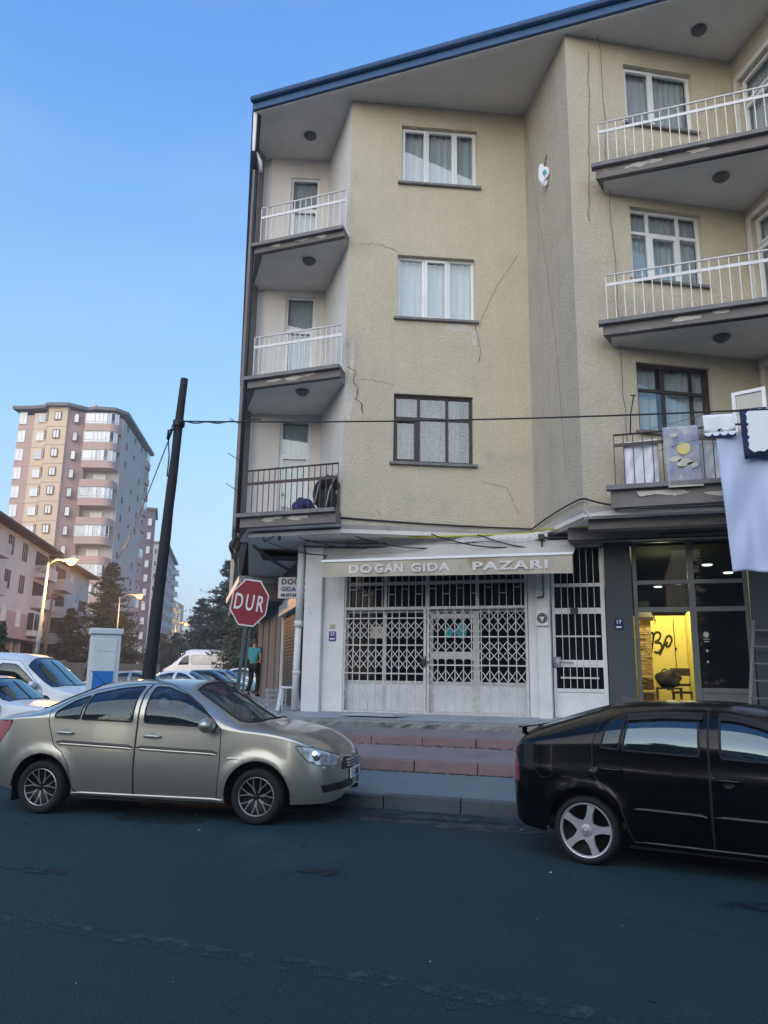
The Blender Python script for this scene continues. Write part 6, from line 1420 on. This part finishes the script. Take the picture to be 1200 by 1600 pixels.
pine(cp(-31.5, 112, .8), 6.5, 4.0, 9, 'low dark conifer before the far white block', n=6000, group=TG)
pine(cp(-22.5, 104, .8), 6.5, 4.0, 19, 'dark conifer left behind the pointed blue-green pine', n=6000, group=TG)
def hedge(name, spots, label, seed, m='bush', stuff=True):
    rr = random.Random(seed); mb = MB()
    for (x, y, z, rx, rz_) in spots:
        for k in range(int(900)):
            a = rr.uniform(0, 2*pi); u = rr.random()**.4; w = rr.uniform(-1, 1); p = Vector((x+rx*u*cos(a)*sqrt(1-w*w*.8), y+rx*u*sin(a), z+rz_*w*u+rz_*.7)); e1 = Vector((rr.gauss(0, 1), rr.gauss(0, 1), rr.gauss(0, 1))).normalized()*.16; e2 = Vector((rr.gauss(0, 1), rr.gauss(0, 1), rr.gauss(0, 1))).normalized()*.10
            mb.v += [tuple(p-e1), tuple(p+e2), tuple(p+e1), tuple(p-e2)]; b_ = len(mb.v); mb.f.append((b_-4, b_-3, b_-2, b_-1))
    me = bpy.data.meshes.new(name); me.from_pydata(mb.v, [], mb.f); me.materials.append(M[m]); o = link(name, me); return tag(o, kind='stuff') if stuff else tag(o, label, 'shrub')
sp = []
rr = random.Random(44)
for k in range(60):
    X = -46+k*.75; D = 118+rr.uniform(-14, 14)+max(0, -X-30)*2; p = cp(X*D/118, D, .6); sp.append((p.x, p.y, p.z, rr.uniform(2.2, 4.0), rr.uniform(1.6, 3.2)))
hedge('far_tree_belt', sp, '', 5)
p = cp(-19.0, 38, .4); hedge('street_shrub', [(p.x, p.y, p.z+2.4, .6, .7), (p.x-.3, p.y, p.z+1.7, .6, .6), (p.x, p.y, p.z+.2, .9, 1.3)], 'leafy green shrub at the left edge before the pink house wall', 6, 'bush', False)
sp = []
for k in range(7): p = cp(-21.5+k*.9, 46-k*.3, .3); sp.append((p.x, p.y, p.z, .8, .9))
hedge('roadside_bushes', sp, '', 7)

# ------------------------------------------------------------------ far buildings
class Far:
    "axis-aligned local frame: x along the facade, y away behind it, z up"
    def __init__(s, name, label, base, rz, cat='building', group=None): s.r = thing(name, label, cat, tuple(base), rz, group); s.cache = {}
    def part(s, name, mb, m, parent=None, bevel=0): return obj(name, mb, M[m], parent or s.r, bevel=bevel)
    def win(s, x, y, z, w, h, axis='x', pane='glass_farw', frame='fframe', split=1, deep=.12, label=None):
        key = (round(w, 2), round(h, 2), axis, frame, split)
        if key not in s.cache:
            f = MB(); t = .09
            def b(a0, a1, z0, z1, d0=-.05, d1=.06):
                f.box(a0, a1, d0, d1, z0, z1) if axis == 'x' else f.box(-d1, -d0, a0, a1, z0, z1)
            b(0, t, 0, h); b(w-t, w, 0, h); b(t, w-t, 0, t); b(t, w-t, h-t, h)
            for k in range(1, split+1): b(w*k/(split+1)-.035, w*k/(split+1)+.035, t, h-t)
            p = MB(); p.box(t*.5, w-t*.5, .0, .03, t*.5, h-t*.5) if axis == 'x' else p.box(-.03, .0, t*.5, w-t*.5, t*.5, h-t*.5)
            s.cache[key] = (f.mesh('window', M[frame]), p.v, p.f, {})
        me, pv_, pf, pm = s.cache[key]
        if pane not in pm: q = MB(); q.v = list(pv_); q.f = list(pf); pm[pane] = q.mesh('pane', M[pane])
        o = link('window', me, s.r, (x, y, z)); link('pane', pm[pane], o); return o
rr = random.Random(77)
# --- tall purple and ochre tower
T = Far('apartment_tower', 'tall purple and ochre tower with rounded glazed balconies, furthest left', cp(-58.6, 116, .9), YAW)
H = 41.0; FH = 3.02
segs = [(0, 3.1, 0.6, 0.6, 'fpurple'), (3.1, 5.2, .6, .0, 'fochre'), (5.2, 9.4, -.0, -.0, 'fochre'), (9.4, 10.6, 0.0, .5, 'fpurple')]
def poly_part(name, P, z0, z1, m): return T.part(name, MB().prism(P, z0, z1), m)
poly_part('wall', [(0, 1.2), (2.6, 1.0), (2.6, 12), (0, 12)], 0, H-.3, 'fpurple')
poly_part('wall', [(2.61, .9), (4.9, .55), (4.9, 12), (2.61, 12)], 0, H, 'fochre')
poly_part('wall', [(4.91, .3), (5.6, -.7), (8.6, -.9), (8.6, 12), (4.91, 12)], 0, H+.5, 'fochre')
poly_part('wall', [(8.61, -.3), (11.0, 1.4), (11.0, 12), (8.61, 12)], 0, H+.3, 'fpurple')
poly_part('wall', [(11.01, 2.6), (15.9, 2.75), (14.9, 12), (11.01, 12)], 0, H, 'fwhite')
poly_part('wall', [(12, 3.2), (16.25, 2.8), (13.6, 26), (8, 26), (8, 12.01), (12, 12.01)], 0, H-.2, 'fgrey')
T.part('roof', MB().prism([(-.8, .3), (2.4, .1), (4.7, -.6), (5.4, -1.6), (8.8, -1.7), (11.2, .4), (12.6, -.1), (15.6, .4), (17.0, 2.6), (14.2, 26.5), (-.8, 26.5)], H+.5, H+1.0), 'slab')
T.part('chimney', MB().box(10.2, 10.9, 4, 4.7, H+.9, H+2.8), 'fwhite'); T.part('chimney', MB().box(8.9, 9.7, 5, 5.6, H+.9, H+1.9), 'metalgrey')
for k in range(13):
    zf = H+.35-FH*(k+1)
    if zf < 2: break
    T.part('floor_band', MB().prism([(2.58, .86), (4.9, .51), (4.9, .62), (2.6, 1.0)], zf-.02, zf+.10), 'fband')
    T.part('floor_band', MB().prism([(4.88, .26), (5.58, -.74), (8.63, -.94), (8.63, -.82), (5.65, -.6)], zf-.02, zf+.10), 'fband')
    T.part('wall_band', MB().prism([(-.03, 1.15), (2.6, .95), (2.6, 1.05), (-.03, 1.25)], zf-.05, zf+.08), 'fband')
    T.win(.10, 1.08-.02, zf+.9, 1.25, 1.95); T.win(3.3, .50, zf+1.05, 1.35, 1.35, pane=rr.choice(['glass_farw', 'glass_far', 'glass_farw'])); T.win(6.6, -.98, zf+1.05, 1.05, 1.4, frame='fframeb', pane='glass_farw')
    T.win(5.0, -.45, zf+1.0, .32, 1.5, split=0, frame='fframeb', pane='glass_far'); T.win(9.3, -.1, zf+.9, .85, 1.5, split=0, frame='fframeb', pane=rr.choice(['glass_far', 'glass_farw']))
    # rounded balcony
    P = [(11.02, 2.6), (11.05, .2)]+[(12.2+2.6*(i/8), .10-.0*i) for i in range(9)]+[(14.8+1.25*sin(a), 1.35-1.25*cos(a)) for a in [pi/2*i/6 for i in range(1, 7)]]+[(16.05, 2.9)]
    bal = T.part('balcony', MB().prism(P, zf-.25, zf+.85), 'fpurple')
    T.part('balcony_edge', MB().prism([(x+(.05 if x > 13 else 0), y-.05) for x, y in P], zf-.32, zf-.18), 'fband', bal)
    glazed = k in (0, 1, 2, 4, 6, 8, 9)
    if glazed:
        g_ = MB(); P2 = [(x, y) for x, y in P[1:-1]]
        for i in range(0, len(P2), 2): x, y = P2[i]; g_.box(x-.05, x+.05, y-.04, y+.06, zf+.85, zf+2.62)
        for z in (zf+.9, zf+1.25, zf+2.60): g_.tube([(x, y+.02, z) for x, y in P2], .045, 4)
        fo = T.part('balcony_glazing', g_, 'fframe', bal)
        for i in range(0, len(P2)-2, 2):
            a, b, c = P2[i], P2[i+1], P2[min(i+2, len(P2)-1)]
            T.part('glazing_pane', MB().add([(a[0], a[1]+.05, zf+.87), (c[0], c[1]+.05, zf+.87), (c[0], c[1]+.05, zf+2.6), (a[0], a[1]+.05, zf+2.6)], [(0, 1, 2, 3)]), rr.choice(['glass_farw', 'glass_farw', 'glass_far', 'fwin'] if i > 6 else ['glass_farw', 'glass_farw', 'glass_far']), bal)
    else:
        T.win(12.2, 2.55, zf+.9, 2.0, 1.35, split=2); T.win(15.0, 2.8, zf+.85, .8, 1.6, split=0)
    # windows on the grey side
    for j, t_ in enumerate((.12, .38, .62, .86)):
        if (j+k) % 5 == 3: continue
        x = 16.25-2.65*t_; y = 2.8+23.2*t_; T.win(x+.02, y, zf+1.3, .55, .75 if j % 2 else 1.1, 'y', pane='fwin', frame='fframeb', split=0)
    if k < 12:
        T.part('rear_balcony', MB().prism([(13.4, 21.5), (14.5, 22), (14.1, 25), (13.2, 25.8)], zf-.2, zf+1.0), 'fpurple')
        if k % 3 == 0: T.part('balcony_glazing', MB().prism([(13.4, 21.6), (14.4, 22.1), (14.0, 24.9), (13.2, 25.7)], zf+1.0, zf+2.7), 'glass_far')
# --- second purple tower
T2 = Far('apartment_tower', 'darker purple tower partly hidden behind the tall tower and the pole', cp(-56.5, 160, .9), YAW)
T2.part('wall', MB().prism([(0, 0), (3.6, 0), (1.4, 12), (-3, 12)], 0, 37.3), 'fdpurple'); T2.part('wall', MB().prism([(3.61, .8), (7.4, 1.6), (4.4, 12), (1.5, 12)], 0, 34.9), 'fdpurple')
T2.part('roof', MB().prism([(-.3, -.4), (3.9, -.4), (1.6, 12.3), (-3.3, 12.3)], 37.31, 37.8), 'slab'); T2.part('roof', MB().prism([(3.65, .3), (7.9, 1.2), (4.8, 12.4), (1.7, 12.4)], 34.91, 35.4), 'slab')
for k in range(11):
    z = 31.4-k*3
    T2.win(4.1, .72, z+.8, .9, 1.5, split=0); T2.win(6.1, 1.15, z+.1, .8, 1.5, split=0)
    T2.win(.9, -.08, z+3.0, 1.6, 1.9, pane='glass_far'); b = T2.part('balcony', MB().box(.4, 3.4, -1.2, 0, z+1.9, z+2.9), 'fdpurple'); 
# --- white block behind the pole, yellow block
T3 = Far('apartment_block', 'tall white block showing on both sides of the leaning pole', cp(-58.0, 185, .9), YAW)
T3.part('wall', MB().prism([(0, 0), (3.2, 0), (-3, 30), (-6.2, 30)], 0, 31.6), 'fwhite'); T3.part('wall', MB().prism([(3.21, 1), (5.0, .8), (-2.5, 38), (-4.3, 38)], 0, 30.6), 'fwhite')
T3.part('roof', MB().prism([(-.3, -.3), (3.5, -.3), (5.4, .6), (-2.0, 38.3), (-6.9, 38.3)], 31.61, 32.1), 'slab')
for k in range(10):
    z = 28-k*3; T3.part('floor_band', MB().box(-.04, 3.24, -.04, 0, z-.1, z+.1), 'fgrey'); T3.win(2.3, -.1, z+.9, .7, 1.5, split=0, pane='fwin')
    for t_ in (.1, .35, .6, .85): T3.win(5.0-7.5*t_+.15, .8+37*t_, z+.6, 1.3, 1.5, 'y', pane='fwin', split=0, frame='fframeb')
    T3.part('balcony', MB().prism([(-.6, 28), (.9, 28.5), (-.1, 33.5), (-1.8, 33.5)], z-.2, z+.9), 'glass_far')
T4 = Far('apartment_block', 'distant yellow block with balconies right of the leaning pole', cp(-70, 250, .9), YAW)
T4.part('wall', MB().prism([(-4, 0), (4.4, 0), (-.6, 18), (-8, 18)], 0, 23), 'fyellow'); T4.part('roof', MB().add([(-4.5, -.6, 23), (5.0, -.6, 22.6), (-.2, 18.5, 22.6), (-8.5, 18.5, 23), (-1.5, 9, 25.6)], [(0, 1, 4), (1, 2, 4), (2, 3, 4), (3, 0, 4)]), 'slab')
T4.part('wall', MB().box(4.41, 5.0, 1, 2.5, 0, 22.5), 'fgrey')
for k in range(7):
    z = 19.5-k*3; T4.win(-.2, -.1, z+.8, 1.3, 1.4, pane='fwin', split=0); T4.part('balcony', MB().box(2.6, 5.2, -1.3, -.01, z-.1, z+1.0), 'fyellow'); T4.win(3.1, -.1, z+1.0, 1.2, 1.5, pane='fwin', split=0)
# --- row houses on the left
a0, a1 = cp(-29.2, 54, .4), cp(-32.9, 75, .4); d = a1-a0; rz1 = atan2(d.y, d.x)
# local x runs away from the camera along the facade; the facade faces local -y (towards the street)
def row(name, label, base, rz, L, hh, m, seed, feats, low=None):
    F_ = Far(name, label, base, rz); r = F_
    F_.part('wall', MB().box(0, L, 0, 9, 3.9, hh), m)
    if low: F_.part('wall_paint', MB().box(-.02, L-3.2, -.03, -.001, 3.92, 6.1), low)
    F_.part('ground_floor', MB().box(.3, L-.3, 1.2, 8.8, 0, 3.9), 'room')
    for k in range(int(L/2.4)):
        F_.part('pier', MB().box(.3+k*2.4, .75+k*2.4, .75, 1.21, 0, 3.89), 'frow')
    for k in range(int(L/2.4)-1):
        if k % 2: F_.part('garage_door', MB().box(.8+k*2.4, 2.65+k*2.4, 1.1, 1.19, 0, 2.9), 'beige')
    F_.part('roof', MB().add([(-.9, -1.1, hh+.02), (L+.9, -1.1, hh+.02), (L+.9, 10, hh+.02), (-.9, 10, hh+.02), (-.9, -1.1, hh+.22), (L+.9, -1.1, hh+.22), (L+.9, 10, hh+.22), (-.9, 10, hh+.22), (L/2, 4.5, hh+2.4)], [(0, 1, 2, 3), (0, 1, 5, 4), (1, 2, 6, 5), (2, 3, 7, 6), (3, 0, 4, 7), (4, 5, 8), (5, 6, 8), (6, 7, 8), (7, 4, 8)]), 'tile')
    for kind, x, z, w, h, pane in feats:
        if kind == 'w': F_.win(x, -.04, z, w, h, pane=pane, frame='fframeb' if pane == 'fwin' else 'fframe', split=1)
        if kind == 'b':
            b = F_.part('balcony', MB().box(x, x+w, -1.0, .0, z-.15, z), 'frow'); F_.part('parapet', MB().box(x, x+w, -1.0, -.9, z, z+.95), pane, b); F_.part('parapet', MB().box(x, x+.1, -.9, .0, z, z+.95), pane, b)
            F_.part('recess', MB().box(x+.1, x+w-.1, -.02, -.005, z+.95, z+2.3), 'room', b)
        if kind == 'g':
            b = F_.part('bay_window', MB().box(x, x+w, -.6, .0, z, z+h), 'fframe'); 
            for i in range(4): F_.part('pane', MB().box(x+.1+i*w/4, x+w/4-.05+i*w/4, -.63, -.601, z+.5, z+h-.15), 'fwin', b); 
            F_.part('pane', MB().box(x-.03, x-.001, -.55, -.05, z+.5, z+h-.15), 'fwin', b)
    return F_
fe = []
for j, z in enumerate((4.9, 7.8, 10.6)):
    for x, w in ((8.0, 1.3), (12.2, 1.3)):
        fe.append(('w', x, z, w, 1.5, 'fwin' if j else 'glass_farw'))
fe += [('b', 1.5, 9.9, 4.0, 0, 'frow2'), ('b', 1.5, 7.0, 4.0, 0, 'frow2'), ('b', 16.5, 7.0, 4.6, 0, 'frow'), ('b', 16.5, 9.8, 4.6, 0, 'frow'), ('g', 16.0, 4.3, 3.4, 2.2, '')]
row('row_house', 'grey three storey row house with pink painted lower wall at the left edge', a0, rz1, d.length, 12.55, 'frow', 1, fe, 'fpink')
b0, b1 = cp(-33.0, 76.5, .4), cp(-35.6, 93, .4); d2 = b1-b0
fe = [('b', .8, 9.4, 4.4, 0, 'frow2'), ('b', .5, 6.6, 5.0, 0, 'fwhite'), ('w', 7.2, 10.0, 1.2, 1.6, 'glass_farw'), ('w', 9.6, 7.0, 1.0, 1.7, 'glass_farw'), ('w', 7.4, 4.6, .9, 1.5, 'fwin'), ('w', 11, 4.4, 1.2, 1.5, 'glass_farw'), ('b', .8, 4.0, 5.0, 0, 'frow'), ('b', 12, 7.0, 3.6, 0, 'frow2')]
row('row_house', 'weathered grey row house with white balcony behind the brightest street lamp', b0, atan2(d2.y, d2.x), d2.length, 12.2, 'frow2', 2, fe)
for X_, D_, z_, lab in ((-30.6, 57, 13.2, 'white satellite dish on the nearer row house eave'), (-34.2, 84, 13.0, 'white satellite dish on the farther row house eave')):
    t = thing('satellite_dish', lab, 'satellite dish', tuple(cp(X_, D_, z_)), YAW, 'satellite dishes on the row houses'); obj('dish', MB().lathe([(0, .12), (.25, .06), (.42, -.06)], 16, 'y', (0, 0, .7)), M['fframe'], t, True); obj('mast', MB().bar((0, .1, -.3), (0, .1, .7), .05), M['metalgrey'], t)
# utility poles in front of the row houses
for X, D, h, lab in ((-19.4, 37, 6.0, 'short reddish pole at the left edge'), (-26.8, 62, 7.5, 'slanting pole with tangled wires beside the row houses')):
    t = thing('wooden_pole', lab, 'pole', tuple(cp(X, D, .3)), 0, 'poles before the row houses'); obj('pole_shaft', MB().tube([(0, 0, 0), (.25, 0, h)], [.14, .10], 8), M['fframeb'], t, True); obj('crossarm', MB().bar((-.4, 0, h-.5), (.7, .1, h-.3), .12), M['fframeb'], t)
# --- street behind the camera: it closes the horizon and shows in glass and paint
def opp(x0, x1, y, h, m, seed, label):
    F_ = Far('opposite_building', label, Vector((x1, y, 0)), pi); w = x1-x0
    F_.part('wall', MB().box(0, w, 0, 10, 0, h), m); F_.part('roof', MB().box(-.5, w+.5, -.7, 10.5, h+.01, h+.4), 'tile')
    for f in range(int(h/3)):
        for k in range(int(w/3.2)): F_.win(1+k*3.2, -.04, 1.0+f*3, 1.4, 1.5, pane='fwin', frame='fframe', split=1)
opp(-40, -22, -21, 9.2, 'fwhite', 1, 'low white house across the road behind the viewer'); opp(-17, 2, -23, 9.4, 'frow2', 2, 'grey house across the road behind the viewer'); opp(8, 30, -22, 12.2, 'fyellow', 3, 'yellow house across the road behind the viewer')
for k, (x, y, h) in enumerate(((-20, -17, 9), (-9, -18, 11), (4.5, -16, 10), (14, -17, 8))): pine(Vector((x, y, 0)), h, 3.4, 60+k, ['pine left behind the viewer', 'tallest pine behind the viewer', 'pine right behind the viewer', 'small pine far right behind the viewer'][k], n=4000, q=1.6)

# ------------------------------------------------------------------ thin evening haze
hz = MB(); hz.box(-760, 560, -660, 760, -1.4, 47); ho = hz.mesh('haze', M['dark']); ho.materials.clear()
hm = bpy.data.materials.new('haze'); hm.use_nodes = True; nt = hm.node_tree; nt.nodes.clear(); o_ = nt.nodes.new('ShaderNodeOutputMaterial'); pv_ = nt.nodes.new('ShaderNodeVolumePrincipled')
pv_.inputs['Color'].default_value = (.92, .93, .96, 1); pv_.inputs['Density'].default_value = .0012; pv_.inputs['Anisotropy'].default_value = .3; nt.links.new(pv_.outputs[0], o_.inputs['Volume']); ho.materials.append(hm)
tag(link('haze', ho), kind='stuff')
